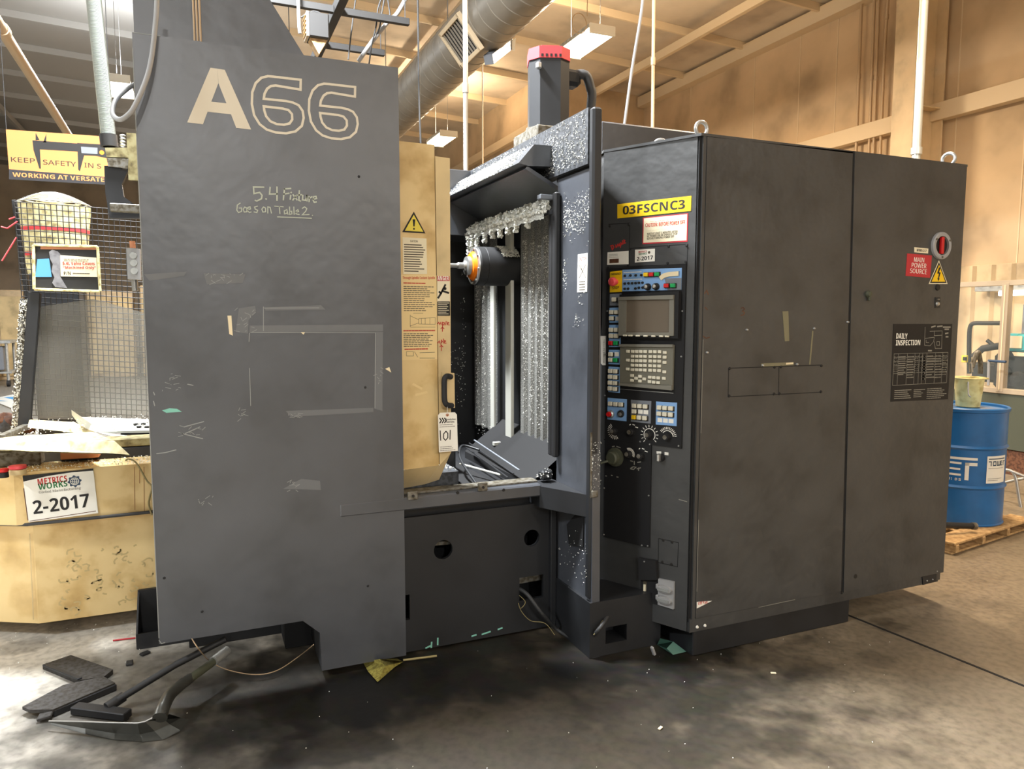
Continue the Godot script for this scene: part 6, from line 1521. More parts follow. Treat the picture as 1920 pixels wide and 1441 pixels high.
func floor_litter() -> void:
	var sv := thing("shovel", "grey steel shovel lying below the wide A66 cover with its handle pointing back", "shovel", Vector3(-0.2450,0.0000,-2.8795))
	# blade: rows from its left tip to the neck, back edge raised
	var back := [Vector3(-0.5590,0.0350,-2.9824), Vector3(-0.4519,0.0450,-2.9143), Vector3(-0.3514,0.0550,-2.8453), Vector3(-0.2574,0.0600,-2.7922), Vector3(-0.2328,0.0650,-2.7835), Vector3(-0.1885,0.0750,-2.7949), Vector3(-0.1534,0.0750,-2.7838)]
	var mid := [Vector3(-0.5554,0.0300,-2.9787), Vector3(-0.4352,0.0200,-2.9048), Vector3(-0.3364,0.0120,-2.8442), Vector3(-0.2536,0.0100,-2.8053), Vector3(-0.2049,0.0150,-2.7974), Vector3(-0.1556,0.0300,-2.7972), Vector3(-0.1163,0.0450,-2.7980)]
	var front := [Vector3(-0.5517,0.0250,-2.9751), Vector3(-0.4343,0.0080,-2.8931), Vector3(-0.3342,0.0030,-2.8162), Vector3(-0.2409,0.0030,-2.7623), Vector3(-0.1774,0.0030,-2.7494), Vector3(-0.1208,0.0100,-2.7781), Vector3(-0.0921,0.0300,-2.8044)]
	var st := begin()
	for k in 6:
		facet(st, back[k], back[k + 1], mid[k + 1], mid[k], Vector3(0, 1, 0.4))
		facet(st, mid[k], mid[k + 1], front[k + 1], front[k], Vector3(0, 1, 0.4))
		var d := Vector3(0, -0.004, -0.002)
		facet(st, back[k] + d, back[k + 1] + d, mid[k + 1] + d, mid[k] + d, Vector3(0, -1, -0.4))
		facet(st, mid[k] + d, mid[k + 1] + d, front[k + 1] + d, front[k] + d, Vector3(0, -1, -0.4))
	facet(st, back[4], back[5], back[6], mid[6], UP)
	put(sv, "blade", st.commit(), M.shovel_steel)
	tb(sv, "blade_lip", M.steel, [back[0], back[1], back[2], back[3], back[4], back[5]], 0.003, 6)
	tb(sv, "socket", M.shovel_steel, smooth([Vector3(-0.1845,0.0700,-2.7799), Vector3(-0.1753,0.0850,-2.8205), Vector3(-0.1567,0.0900,-2.8960), Vector3(-0.1218,0.0900,-2.9584), Vector3(-0.0849,0.0900,-3.0102)]), 0.026, 12, 0.019)
	tb(sv, "handle", M.green_gray, [Vector3(-0.0961,0.0900,-2.9921), Vector3(-0.0182,0.1000,-3.0743), Vector3(0.0487,0.1100,-3.1559)], 0.0165, 10)
	tb(sv, "handle_grip", M.galvanised, [Vector3(-0.0019,0.1050,-3.0910), Vector3(0.0530,0.1100,-3.1593)], 0.02, 10)

	var sc := thing("floor_scraper", "black floor squeegee lying behind the shovel, its pole under the cover", "squeegee", Vector3(-0.4007,0.0000,-3.0443))
	bar(sc, "head", M.black, Vector3(-0.4921,0.0200,-3.0774), Vector3(-0.3016,0.0200,-2.9439), 0.045, 0.03)
	bar(sc, "rubber_blade", M.rubber, Vector3(-0.4895,0.0040,-3.0785), Vector3(-0.3026,0.0040,-2.9469), 0.02, 0.016)
	tb(sc, "socket", M.black, [Vector3(-0.3783,0.0300,-3.0137), Vector3(-0.3235,0.0450,-3.0488)], 0.02, 10)
	tb(sc, "pole", M.black, [Vector3(-0.3400,0.0450,-3.0303), Vector3(-0.1380,0.1300,-3.0644), Vector3(0.0491,0.2000,-3.0680)], 0.0135, 10)
	var b1 := thing("scrap_board", "flat dark scrap board with a chipped end nearest the cream station", "board", Vector3(-0.5432,0.0000,-3.4449))
	var p1 := []
	for v in [Vector3(-0.6718,0.0200,-3.5279), Vector3(-0.5752,0.0200,-3.5828), Vector3(-0.3911,0.0200,-3.3623), Vector3(-0.4170,0.0200,-3.3089), Vector3(-0.5054,0.0200,-3.3130)]:
		p1.append(Vector2(v.x, v.z))
	var flat := Transform3D(Basis(Vector3.RIGHT, Vector3.BACK, Vector3.DOWN), Vector3.ZERO)
	pr(b1, "plank", M.dark_board, p1, -0.022, -0.001, flat)
	bar(b1, "torn_strip", M.charcoal_dark, Vector3(-0.6616,0.0260,-3.5156), Vector3(-0.5053,0.0260,-3.3146), 0.02, 0.008)
	var b2 := thing("bent_sheet", "long bent dark sheet metal strip between the board and the shovel", "sheet metal", Vector3(-0.5444,0.0000,-3.1893))
	var p2 := []
	for v in [Vector3(-0.6716,0.0300,-3.1427), Vector3(-0.5570,0.0300,-3.2720), Vector3(-0.4182,0.0300,-3.2883), Vector3(-0.3684,0.0300,-3.2102), Vector3(-0.5606,0.0300,-3.0750), Vector3(-0.6408,0.0300,-3.1052)]:
		p2.append(Vector2(v.x, v.z))
	pr(b2, "sheet", M.dark_board, p2, -0.032, -0.02, flat)
	bar(b2, "folded_edge", M.charcoal_dark, Vector3(-0.5623,0.0130,-3.0802), Vector3(-0.3655,0.0130,-3.2117), 0.012, 0.026)
	bar(b2, "torn_end", M.dark_board, Vector3(-0.6091,0.0120,-3.0742), Vector3(-0.5622,0.0200,-3.0708), 0.05, 0.012)
	var w := thing("loose_wire", "thin bare wire looping on the floor from under the cover", "wire", Vector3(0.1617,0.0000,-3.1346))
	tb(w, "wire_strand", M.conduit_warm, smooth([Vector3(-0.0742,0.2633,-2.9700), Vector3(-0.0518,0.2512,-2.9000), Vector3(-0.0123,0.0600,-3.1900), Vector3(0.0581,0.0300,-3.1444), Vector3(0.1589,0.0200,-3.0833), Vector3(0.2439,0.0200,-3.0869), Vector3(0.3395,0.0300,-3.1599), Vector3(0.3794,0.1570,-2.9700)]), 0.0022, 5)
	var rg := thing("yellow_rag", "crumpled yellow rag under the right foot of the cover", "rag", Vector3(0.6479,0.0000,-2.9276))
	var st3 := begin()
	var c := [Vector3(0.5953,0.0040,-3.0551), Vector3(0.6486,0.0500,-2.9568), Vector3(0.7186,0.0500,-2.9322), Vector3(0.7574,0.0040,-2.9861), Vector3(0.7115,0.0040,-2.9530), Vector3(0.6157,0.0040,-2.8547), Vector3(0.6641,0.0300,-2.9268), Vector3(0.5985,0.0040,-2.9602)]
	facet(st3, c[0], c[1], c[6], c[7], UP)
	facet(st3, c[1], c[2], c[3], c[6], UP)
	facet(st3, c[6], c[3], c[4], c[5], UP)
	facet(st3, c[7], c[6], c[5], c[5], UP)
	put(rg, "cloth", st3.commit(), M.rag)
	var sk := thing("yellow_stick", "thin yellow stick on the floor beside the yellow rag", "stick", Vector3(0.8433,0.0000,-3.0017))
	tb(sk, "rod", M.cable_tan, [Vector3(0.7582,0.0100,-2.9885), Vector3(0.9046,0.0100,-2.9697)], 0.005, 6)
	var gc := thing("green_cloth", "dark green cloth scrap under the operator face", "cloth", Vector3(1.9186,0.0000,-2.6572))
	var st4 := begin()
	var e := [Vector3(1.8679,0.0040,-2.6930), Vector3(1.8609,0.0500,-2.6589), Vector3(1.9078,0.0400,-2.6270), Vector3(1.9491,0.0040,-2.5832), Vector3(1.8757,0.0040,-2.5807), Vector3(1.8661,0.0200,-2.6160)]
	facet(st4, e[0], e[1], e[2], e[5], UP)
	facet(st4, e[5], e[2], e[3], e[4], UP)
	facet(st4, e[0], e[5], e[4], e[4], UP)
	put(gc, "fold", st4.commit(), M.glass_green)
	var wh := thing("white_peg", "small white peg standing on the floor beside the green cloth", "peg", Vector3(1.8051,0.0000,-2.6254))
	bar(wh, "peg", M.cable_gray, Vector3(1.7830,0.0450,-2.6107), Vector3(1.7995,0.0040,-2.6132), 0.016, 0.012)
	# cable from the base hole to the cabinet
	var cb := thing("black_cable", "black cable drooping from the square base hole to the cabinet", "cable", Vector3(1.5746,0.0000,-2.8753))
	tb(cb, "cable_run", M.cable, smooth([Vector3(1.3431,0.2140,-3.0700), Vector3(1.3586,0.2056,-3.0000), Vector3(1.4039,0.1326,-2.9500), Vector3(1.5036,0.0200,-2.9824), Vector3(1.5399,0.0140,-2.8630), Vector3(1.5873,0.0200,-2.8226), Vector3(1.5413,0.1249,-2.6800), Vector3(1.6060,0.1714,-2.7000), Vector3(1.6763,0.1533,-2.8000)]), 0.009, 8)
	tb(cb, "thin_wire", M.cable_tan, smooth([Vector3(1.3387,0.1870,-3.0600), Vector3(1.3450,0.1744,-3.0000), Vector3(1.3118,0.1565,-2.9800), Vector3(1.3011,0.1836,-2.9800), Vector3(1.3172,0.1403,-2.9800), Vector3(1.3589,0.0938,-2.9700), Vector3(1.4185,0.0829,-2.9400), Vector3(1.4562,0.0300,-2.9154)]), 0.0016, 5)
	tb(cb, "thin_wire", M.cable_tan, smooth([Vector3(1.5281,0.1151,-2.6800), Vector3(1.5733,0.1613,-2.6900), Vector3(1.6245,0.1561,-2.7500), Vector3(1.6656,0.1448,-2.8200)]), 0.002, 5)
	lt(cb, "gland", M.white, [Vector2(0.0, -0.006), Vector2(0.013, -0.006), Vector2(0.013, 0.008), Vector2(0.0, 0.008)], Transform3D(Basis(), Vector3(1.6920,0.1303,-2.8600)), 14)
	var rw := thing("red_wire", "short red wire on the floor left of the trough", "wire", Vector3(-0.3873,0.0000,-3.7229))
	tb(rw, "wire_strand", M.sign_red, [Vector3(-0.4258,0.0050,-3.7153), Vector3(-0.3326,0.0050,-3.7062)], 0.004, 5)
	var i := 0
	for q in [[Vector3(-0.2804,0.0060,-3.5111), "dark scrap crumb below the trough"], [Vector3(-0.3357,0.0060,-3.4365), "dark scrap crumb nearest the squeegee pole"], [Vector3(2.1661,0.0040,-2.2775), "pale paper crumb on the floor before the cabinet"], [Vector3(1.4901,0.0040,-2.1181), "white crumb in the open floor before the cabinet"]]:
		var cr := put(self, "floor_crumb", box_mesh(Vector3(0.04, 0.01, 0.026) if i < 2 else Vector3(0.022, 0.005, 0.01), 0.003), M.rubber if i < 2 else M.paper, Transform3D(Basis(UP, 0.6 + i), q[0]))
		tag(cr, q[1], "crumb", "crumbs on the floor")
		i += 1
	# sheet of grating on the floor at the far left
	var gr := thing("floor_grating", "grey floor grating at the left edge under the cream station", "grating", Vector3(-0.9310,0.0000,-4.1342))
	span(gr, "bed", M.grating, Vector3(-2.6, 0.0, -4.5), Vector3(-0.99, 0.012, -4.15), 0.002)
	for k in 8:
		span(gr, "bar", M.grating, Vector3(-2.6, 0.012, -4.48 + k * 0.042), Vector3(-0.99, 0.022, -4.465 + k * 0.042), 0.001)


# ---------------------------------------------------------------- right side

func right_side() -> void:
	var turn := Basis(UP, 0.16)
	var pc := Vector3(4.75, 0, -3.58)
	var px := Transform3D(turn, pc)
	var pl := thing("wooden_pallet", "wooden pallet under the blue drum", "pallet", pc)
	for k in 5:
		bx(pl, "deck_board", M.wood, Vector3(0, 0.072, 0.41 - k * 0.205), Vector3(1.06, 0.016, 0.15), px)
	for k in 4:
		bx(pl, "stringer", M.wood, Vector3(-0.5 + k * 0.333, 0.04, 0.0), Vector3(0.035, 0.05, 0.98), px)
	for k in 3:
		bx(pl, "bottom_board", M.wood, Vector3(0, 0.008, 0.42 - k * 0.42), Vector3(1.06, 0.014, 0.1), px)
	var dc := Vector3(4.905, 0.08, -3.43)
	var dr := thing("oil_drum", "blue steel drum marked FLUIDS on the wooden pallet", "drum", dc)
	var dx := Transform3D(Basis(), dc)
	lt(dr, "drum_wall", M.drum_blue, [Vector2(0.265, 0), Vector2(0.272, 0.008), Vector2(0.265, 0.018), Vector2(0.265, 0.25), Vector2(0.277, 0.265), Vector2(0.265, 0.28), Vector2(0.265, 0.52), Vector2(0.277, 0.535), Vector2(0.265, 0.55), Vector2(0.265, 0.78)], dx, 44)
	lt(dr, "drum_rim", M.drum_blue, [Vector2(0.265, 0.772), Vector2(0.274, 0.776), Vector2(0.276, 0.796), Vector2(0.268, 0.802), Vector2(0.258, 0.796), Vector2(0.257, 0.785)], dx, 44)
	lt(dr, "drum_lid", M.drum_blue, [Vector2(0.258, 0.784), Vector2(0.0, 0.788)], dx, 44)
	# print that follows the drum: angle 0 faces the camera
	var face := atan2(0 - dc.x, 0 - dc.z)
	var wrap := func(called: String, m: Material, boxes_: Array, lift: float, lab: String) -> void:
		var s := begin()
		for b in boxes_:
			var n := maxi(1, int((b[2] - b[0]) / 0.05) + 1)
			for i in n:
				var a0 := face + lerpf(b[0], b[2], float(i) / n)
				var a1 := face + lerpf(b[0], b[2], float(i + 1) / n)
				var r := 0.2655 + lift
				var v0 := Vector3(sin(a0) * r, 0, cos(a0) * r)
				var v1 := Vector3(sin(a1) * r, 0, cos(a1) * r)
				facet(s, dc + v0 + UP * b[1], dc + v1 + UP * b[1], dc + v1 + UP * b[3], dc + v0 + UP * b[3], v0)
		var o := put(dr, called, s.commit(), m)
		if lab:
			o.set_meta("label", lab)
	wrap.call("drum_print", M.white, [[-0.62, 0.455, 0.37, 0.472], [-0.38, 0.424, 0.02, 0.438], [-0.38, 0.345, -0.24, 0.438], [-0.26, 0.384, 0.0, 0.397], [-0.26, 0.345, 0.02, 0.359], [0.1, 0.417, 0.37, 0.438], [0.1, 0.318, 0.19, 0.438]], 0.001, "large white letters ET")
	wrap.call("drum_label", M.white, [[0.6, 0.3, 1.25, 0.485]], 0.001, "white paper label with TOWER print")
	var ink := []
	var lx := 0.64
	for g in [[[0, 0.045, 0.05, 0.055], [0.04, 0.0, 0.055, 0.055]], [[0, 0, 0.015, 0.055], [0.05, 0, 0.065, 0.055], [0, 0, 0.065, 0.012], [0, 0.043, 0.065, 0.055]], [[0, 0, 0.014, 0.055], [0.032, 0, 0.046, 0.055], [0.066, 0, 0.08, 0.055], [0, 0, 0.08, 0.012]], [[0, 0, 0.06, 0.012], [0, 0.022, 0.06, 0.032], [0, 0.043, 0.06, 0.055], [0, 0, 0.015, 0.055]], [[0, 0, 0.015, 0.055], [0, 0.043, 0.05, 0.055]]]:
		for b in g:
			ink.append([lx + b[0] * 1.5, 0.418 + b[1] * 0.6, lx + b[2] * 1.5, 0.418 + b[3] * 0.6])
		lx += 0.125
	ink.append([0.64, 0.462, 1.2, 0.469])
	wrap.call("label_print", M.logo_blue, ink, 0.002, "")
	wrap.call("label_print", M.print_gray, [[0.64, 0.4, 1.15, 0.403], [0.64, 0.33, 1.1, 0.333], [0.64, 0.318, 0.95, 0.321]], 0.002, "")
	for k in 6:
		var a := face - 0.4 + k * 0.08
		var q := dc + Vector3(sin(a) * 0.2665, 0.318, cos(a) * 0.2665)
		tx(dr, "lettering", "FLUIDS"[k], M.white, Vector2(-0.007, -0.007), Vector2(0.007, -0.007) if k != 3 else Vector2(-0.003, -0.007), 0.017, Transform3D(Basis(UP, a), q), 0.001)
	var bk := thing("plastic_bucket", "stained pale plastic pail on the blue drum lid", "bucket", Vector3(4.62, 0.895, -3.35))
	var bo := Vector3(4.93, 0.868, -3.42)
	lt(bk, "pail", M.bucket, [Vector2(0.0, 0.003), Vector2(0.074, 0.003), Vector2(0.092, 0.195), Vector2(0.1, 0.2), Vector2(0.097, 0.208), Vector2(0.086, 0.204), Vector2(0.072, 0.02), Vector2(0.0, 0.015)], Transform3D(Basis(), bo), 30)
	bx(bk, "spout", M.bucket, bo + Vector3(0.08, 0.198, 0.05), Vector3(0.05, 0.012, 0.04), T0, 0.005)
	tb(bk, "bail_handle", M.steel, smooth([bo + Vector3(-0.08, 0.18, 0.05), bo + Vector3(-0.1, 0.1, 0.07), bo + Vector3(-0.09, 0.08, 0.08)]), 0.005, 6)
	var hd := thing("pump_hose", "grey pump hose hooked over the plastic pail", "hose", bo + Vector3(0, 0.2, 0))
	tb(hd, "hose_run", M.dirty_steel, smooth([Vector3(4.9919,1.1407,-3.4500), Vector3(5.0195,1.2078,-3.4500), Vector3(5.0498,1.2449,-3.4500), Vector3(5.0792,1.1686,-3.4500), Vector3(5.0860,1.0925,-3.4500)]), 0.016, 10)
	tb(hd, "spigot", M.steel, [Vector3(4.9169,1.1125,-3.4000), Vector3(4.9059,1.1759,-3.4000)], 0.012, 8)
	var dl := thing("drum_dolly", "black steel bar leaning on the pallet in front of the drum", "bar", Vector3(4.4, 0.12, -3.1))
	tb(dl, "bar", M.black, [Vector3(4.25, 0.16, -3.2), Vector3(4.62, 0.125, -3.13)], 0.02, 10)
	lt(dl, "bar_end", M.dirty_steel, [Vector2(0, 0), Vector2(0.024, 0.002), Vector2(0.024, 0.03), Vector2(0, 0.03)], axis(Vector3(4.62, 0.125, -3.13), Vector3(0.37, -0.035, 0.07)), 14)
	# tubular chair legs
	var ch := thing("tube_chair", "chrome tube chair frame at the right edge of the floor", "chair", Vector3(6.2, 0, -3.9))
	tb(ch, "leg", M.steel, smooth([Vector3(5.9000,0.2612,-3.7882), Vector3(5.9000,0.2725,-3.7086), Vector3(5.9000,0.2247,-3.6682), Vector3(5.9000,0.0816,-3.6345), Vector3(5.9000,-0.0722,-3.5962), Vector3(5.9000,-0.1260,-3.6050), Vector3(5.9000,-0.1570,-3.6400)]), 0.013, 8)
	tb(ch, "leg", M.steel, smooth([Vector3(6.3000,0.0702,-4.0201), Vector3(6.3000,0.1417,-3.8560), Vector3(6.3000,0.1389,-3.8043), Vector3(6.3000,-0.1079,-3.7043)]), 0.013, 8)
	tb(ch, "rail", M.steel, [Vector3(5.9000,-0.0677,-3.7849), Vector3(5.9000,-0.0627,-3.5927)], 0.011, 8)
	tb(ch, "seat_tube", M.steel, smooth([Vector3(5.9000,0.2725,-3.7086), Vector3(5.9000,0.2567,-3.6374), Vector3(5.9000,0.2335,-3.5236)]), 0.012, 8)
	# framed test bay with dark machinery inside
	var fb := thing("framed_bay", "aluminium framed bay with a dark green base behind the blue drum", "enclosure", Vector3(7.0, 0, -4.6))
	span(fb, "base_panel", M.green_gray, Vector3(7.0, 0.24, -5.4), Vector3(7.06, 0.78, -3.3))
	span(fb, "base_kick", M.rust, Vector3(7.02, 0.0, -5.4), Vector3(7.05, 0.24, -3.3))
	for z in [-5.35, Vector3(7.0000,1.2583,-4.5459).z, -3.3]:
		span(fb, "frame_post", M.aluminium, Vector3(6.98, 0.78, z - 0.032), Vector3(7.05, 1.81, z + 0.032))
		span(fb, "post_groove", M.beam, Vector3(6.975, 0.8, z - 0.006), Vector3(6.98, 1.79, z + 0.006), 0.001)
	for y in [0.79, 1.81]:
		span(fb, "frame_rail", M.aluminium, Vector3(6.985, y - 0.025, -5.4), Vector3(7.045, y + 0.025, -3.3))
	span(fb, "bay_pane", M.glass, Vector3(7.01, 0.81, -5.3), Vector3(7.014, 1.78, -3.32), 0.001)
	var eg := thing("dark_machine", "black engine test machine with hoses inside the framed bay", "machine", Vector3(7.7, 0.8, -4.5))
	for q in [[Vector3(7.6, 0.95, -4.45), Vector3(0.4, 0.35, 0.9)], [Vector3(7.7, 1.18, -4.2), Vector3(0.35, 0.22, 0.6)], [Vector3(7.55, 0.92, -4.95), Vector3(0.25, 0.2, 0.4)], [Vector3(7.5, 1.1, -4.75), Vector3(0.2, 0.14, 0.2)]]:
		bx(eg, "block", M.black, q[0], q[1], T0, 0.03)
	for k in 5:
		lt(eg, "pulley", M.rubber, [Vector2(0.05, 0), Vector2(0.08, 0.01), Vector2(0.08, 0.05), Vector2(0.03, 0.06), Vector2(0, 0.06)], axis(Vector3(7.4, 0.88 + 0.06 * (k % 3), -4.1 - 0.17 * k), Vector3.LEFT), 16)
	tb(eg, "guard_loop", M.black, smooth([Vector3(7.4500,0.8944,-5.1737), Vector3(7.4500,1.2314,-5.1942), Vector3(7.4500,1.3828,-5.1917), Vector3(7.4500,1.4223,-5.1537), Vector3(7.4500,1.4260,-5.0462), Vector3(7.4500,1.4277,-4.8657)], 4), 0.022, 8)
	tb(eg, "lever", M.black, [Vector3(7.4000,1.2502,-4.9683), Vector3(7.4000,1.1985,-4.8940)], 0.02, 8)
	tb(eg, "arm", M.rubber, [Vector3(7.4000,1.0795,-5.1039), Vector3(7.4000,1.1668,-5.0075), Vector3(7.4000,1.2007,-4.8349)], 0.035, 8)
	tb(eg, "handle_bar", M.logo_blue, smooth([Vector3(6.8000,1.0809,-4.5436), Vector3(6.8000,1.0807,-4.4585), Vector3(6.8000,1.0803,-4.3802)]), 0.012, 8)
	tb(eg, "handle_bar", M.cable_gray, [Vector3(6.8000,1.0812,-4.5386), Vector3(6.8000,0.8505,-4.5294)], 0.012, 8)
	span(eg, "yellow_gauge", M.yellow_pale, Vector3(7.3000,1.0173,-5.1628), Vector3(7.3000,1.0924,-5.1095) + Vector3(0.03, 0, 0))
	span(eg, "gauge_face", M.ink, Vector3(7.2500,1.0407,-5.1142), Vector3(7.2500,1.0782,-5.0849) + Vector3(0.03, 0, 0))
	bx(eg, "terminal", M.teal, Vector3(7.3000,1.2456,-4.6527), Vector3(0.12, 0.17, 0.2), T0, 0.02)
	bx(eg, "terminal_screen", M.tape, Vector3(7.2300,1.2487,-4.5879), Vector3(0.01, 0.12, 0.14))
	bx(eg, "terminal", M.teal, Vector3(7.3000,1.2393,-4.5314), Vector3(0.12, 0.17, 0.14), T0, 0.02)
	pr(eg, "striped_tray", M.tape, [Vector2(-4.5727,1.1520), Vector2(-4.4248,1.1537), Vector2(-4.4225,1.1185), Vector2(-4.5505,1.1171)], 0, 0.02, Transform3D(Basis(Vector3.BACK, UP, Vector3.LEFT), Vector3(7.2, 0, 0)))
	var gcab := thing("gray_cabinet", "grey louvred cabinet inside the framed bay at the right edge", "cabinet", Vector3(8.0, 0, -4.5))
	span(gcab, "case", M.panel_gray, Vector3(7.9, 0.3, -4.95), Vector3(8.4, 1.62, -3.6))
	for k in 9:
		span(gcab, "louvre", M.rack, Vector3(7.885, 1.14 + k * 0.042, -4.7), Vector3(7.9, 1.162 + k * 0.042, -4.2), 0.002)
	var tl := thing("tube_light", "glowing strip light inside the framed bay near the right edge", "strip light", Vector3(8.7, 1.8, -5.2))
	span(tl, "fixture", M.galvanised, Vector3(8.72, 1.795, -6.05), Vector3(8.86, 1.86, -4.2))
	span(tl, "tube", M.lens_warm, Vector3(8.70, 1.735, -5.75), Vector3(8.76, 1.795, -4.25), 0.01)
	var a := AreaLight3D.new()
	a.name = "tube_glow"
	a.area_size = Vector2(0.08, 1.5)
	a.light_color = Color(1, 0.85, 0.6)
	a.light_energy = 1.6
	a.shadow_enabled = true
	tl.add_child(a)
	a.rotation_degrees = Vector3(0, -90, 0)
	a.global_position = Vector3(8.68, 1.76, -5.0)
	a.global_basis = Basis(Vector3.BACK, UP, Vector3.LEFT) * Basis(Vector3.RIGHT, 0.0)
	a.global_basis = Basis(Vector3.UP, Vector3.FORWARD, Vector3.LEFT) * Basis.from_euler(Vector3(0, PI, 0))


# ---------------------------------------------------------------- overhead

func overhead() -> void:
	# spiral duct along z with its register
	var c := Vector2(2.9, 4.607)
	var du := thing("spiral_duct", "large round spiral air duct with a square register", "duct", Vector3(c.x, c.y, -9.0))
	var prof := []
	for k in 62:
		var y := -2.0 - 0.24 * k
		prof.append(Vector2(0.3, y))
		prof.append(Vector2(0.3, y - 0.215))
		prof.append(Vector2(0.305, y - 0.222))
		prof.append(Vector2(0.305, y - 0.235))
	prof.reverse()
	lt(du, "pipe", M.duct, prof, Transform3D(Basis(Vector3.RIGHT, Vector3.BACK, Vector3.DOWN), Vector3(c.x, c.y, 0)), 40)
	# the register sits on the lower left of the duct, facing down into the aisle
	var n := Vector3(-0.775, -0.632, 0).normalized()
	var xr := Transform3D(Basis(Vector3.BACK, n.cross(Vector3.BACK), n), Vector3(c.x, c.y, -7.62) + n * 0.3)
	for q in [[Vector3(0, 0.19, 0.02), Vector3(0.6, 0.04, 0.05)], [Vector3(0, -0.19, 0.02), Vector3(0.6, 0.04, 0.05)], [Vector3(0.29, 0, 0.02), Vector3(0.04, 0.42, 0.05)], [Vector3(-0.29, 0, 0.02), Vector3(0.04, 0.42, 0.05)]]:
		bx(du, "register_frame", M.beam, q[0], q[1], xr)
	bx(du, "register_back", M.rack, Vector3(0, 0, 0.0), Vector3(0.56, 0.36, 0.03), xr)
	for k in 8:
		bx(du, "register_blade", M.duct, Vector3(-0.24 + k * 0.068, 0, 0.025), Vector3(0.03, 0.34, 0.012), xr)
	for z in [-5.5, -8.8, -12.0]:
		tb(du, "duct_hanger", M.cable_gray, [Vector3(c.x, c.y + 0.3, z), Vector3(c.x, 6.3, z)], 0.008, 5)
	var sn := thing("exit_sign_box", "grey box with a lit end hung beside the spiral duct", "sensor box", Vector3(3.0484,4.3532,-7.6000))
	tb(sn, "hanger", M.cable_gray, [Vector3(3.0795,4.3574,-7.6000), Vector3(Vector3(3.0795,4.3574,-7.6000).x, 6.4, -7.6)], 0.005, 5)
	bar(sn, "case", M.panel_gray, Vector3(2.8836,4.1749,-7.4000), Vector3(3.3314,4.5635,-7.9000), 0.1, 0.1)
	pr(sn, "end_plate", M.white, [Vector2(-0.07, -0.06), Vector2(0.06, -0.07), Vector2(0.07, 0.07)], 0, 0.02, Transform3D(Basis(), Vector3(3.3103,4.5442,-7.8500)))
	# conduits, droppers and cables: each its own thing
	var pipes := [
		["conduit", [Vector3(1.6336,3.6402,-4.6000), Vector3(1.6313,2.4091,-4.6000)], 0.0155, M.conduit, "bright conduit dropping behind the cream door", "conduit"],
		["conduit", [Vector3(5.6, 6.4, -4.46), Vector3(5.6, 0.0, -4.46)], 0.0345, M.conduit, "thick white conduit in front of the wall column", "conduit"],
		["conduit", [Vector3(3.2000,3.9983,-4.8189), Vector3(3.2000,2.9135,-4.8020)], 0.013, M.conduit_warm, "cream conduit dropping behind the first ring of the cabinet", "conduit"],
		["dropped_cable", [Vector3(3.0000,3.8941,-4.6462), Vector3(3.0000,3.6831,-4.6674), Vector3(3.0000,3.3109,-4.7840), Vector3(3.0000,2.9426,-4.8774)], 0.011, M.cable_gray, "slanted grey cable behind the cabinet, left of the cream conduit", "cable"],
		["dropped_cable", [Vector3(1.7225,4.1800,-6.0000), Vector3(1.7251,3.3002,-6.0000), Vector3(1.7341,2.9162,-6.0000)], 0.008, M.cable, "thin dark cable before the duct at the cover's right edge", "cable"],
		["dropped_cable", [Vector3(Vector3(3.4233,3.8180,-9.0000).x, 6.4, -9.0), Vector3(3.4233,3.8180,-9.0000), Vector3(3.4249,3.2957,-9.0000)], 0.008, M.conduit_warm, "short far dropper above the hood", "cable"],
		["wall_conduit", [Vector3(8.9000,6.3041,-8.0970), Vector3(8.9000,3.8422,-8.0764)], 0.022, M.conduit_warm, "wall conduit farthest left of the steel column", "conduit"],
		["wall_conduit", [Vector3(8.9000,6.2148,-7.8761), Vector3(8.9000,3.7601,-7.8493)], 0.02, M.conduit_warm, "second wall conduit left of the steel column", "conduit"],
		["wall_conduit", [Vector3(8.9000,6.1858,-7.8042), Vector3(8.9000,3.7226,-7.7705)], 0.02, M.conduit_warm, "third wall conduit left of the steel column", "conduit"],
		["wall_conduit", [Vector3(8.9000,6.1183,-7.6371), Vector3(8.9000,5.2082,-7.6633), Vector3(8.9000,3.6861,-7.6573)], 0.02, M.conduit_warm, "wall conduit nearest the steel column", "conduit"],
	]
	for p in pipes:
		var o := thing(p[0], p[4], p[5], (p[1] as Array)[-1])
		tb(o, "pipe" if p[5] == "conduit" else "cable_run", p[3], smooth(p[1], 4), p[2], 10)
		if p[5] == "conduit":
			lt(o, "coupling", p[3], [Vector2(p[2], -0.03), Vector2(p[2] * 1.3, -0.028), Vector2(p[2] * 1.3, 0.028), Vector2(p[2], 0.03)], Transform3D(Basis(), (p[1][0] as Vector3).lerp(p[1][1], 0.55)), 12)
	var bp := thing("ceiling_pipe", "long tan pipe running back under the roof at the upper left", "pipe", Vector3(-1.5368,4.0000,-9.2946))
	tb(bp, "pipe", M.conduit_warm, [Vector3(-1.45, 4.0, -5.0), Vector3(-1.6, 4.0, -12.5)], 0.05, 12)
	lt(bp, "coupling", M.conduit_warm, [Vector2(0.05, -0.05), Vector2(0.06, -0.05), Vector2(0.06, 0.05), Vector2(0.05, 0.05)], axis(Vector3(-1.505, 4.0, -7.9), Vector3(0.02, 0, 1)), 16)
	# hanging cable rack: a rail along z with cross bars
	var rk := thing("cable_rack", "dark hanging rail with cross bars above the wide cover", "cable rack", Vector3(1.0, 3.7, -6.0))
	span(rk, "rail", M.rack, Vector3(0.97, 3.68, -9.0), Vector3(1.03, 3.76, -4.0))
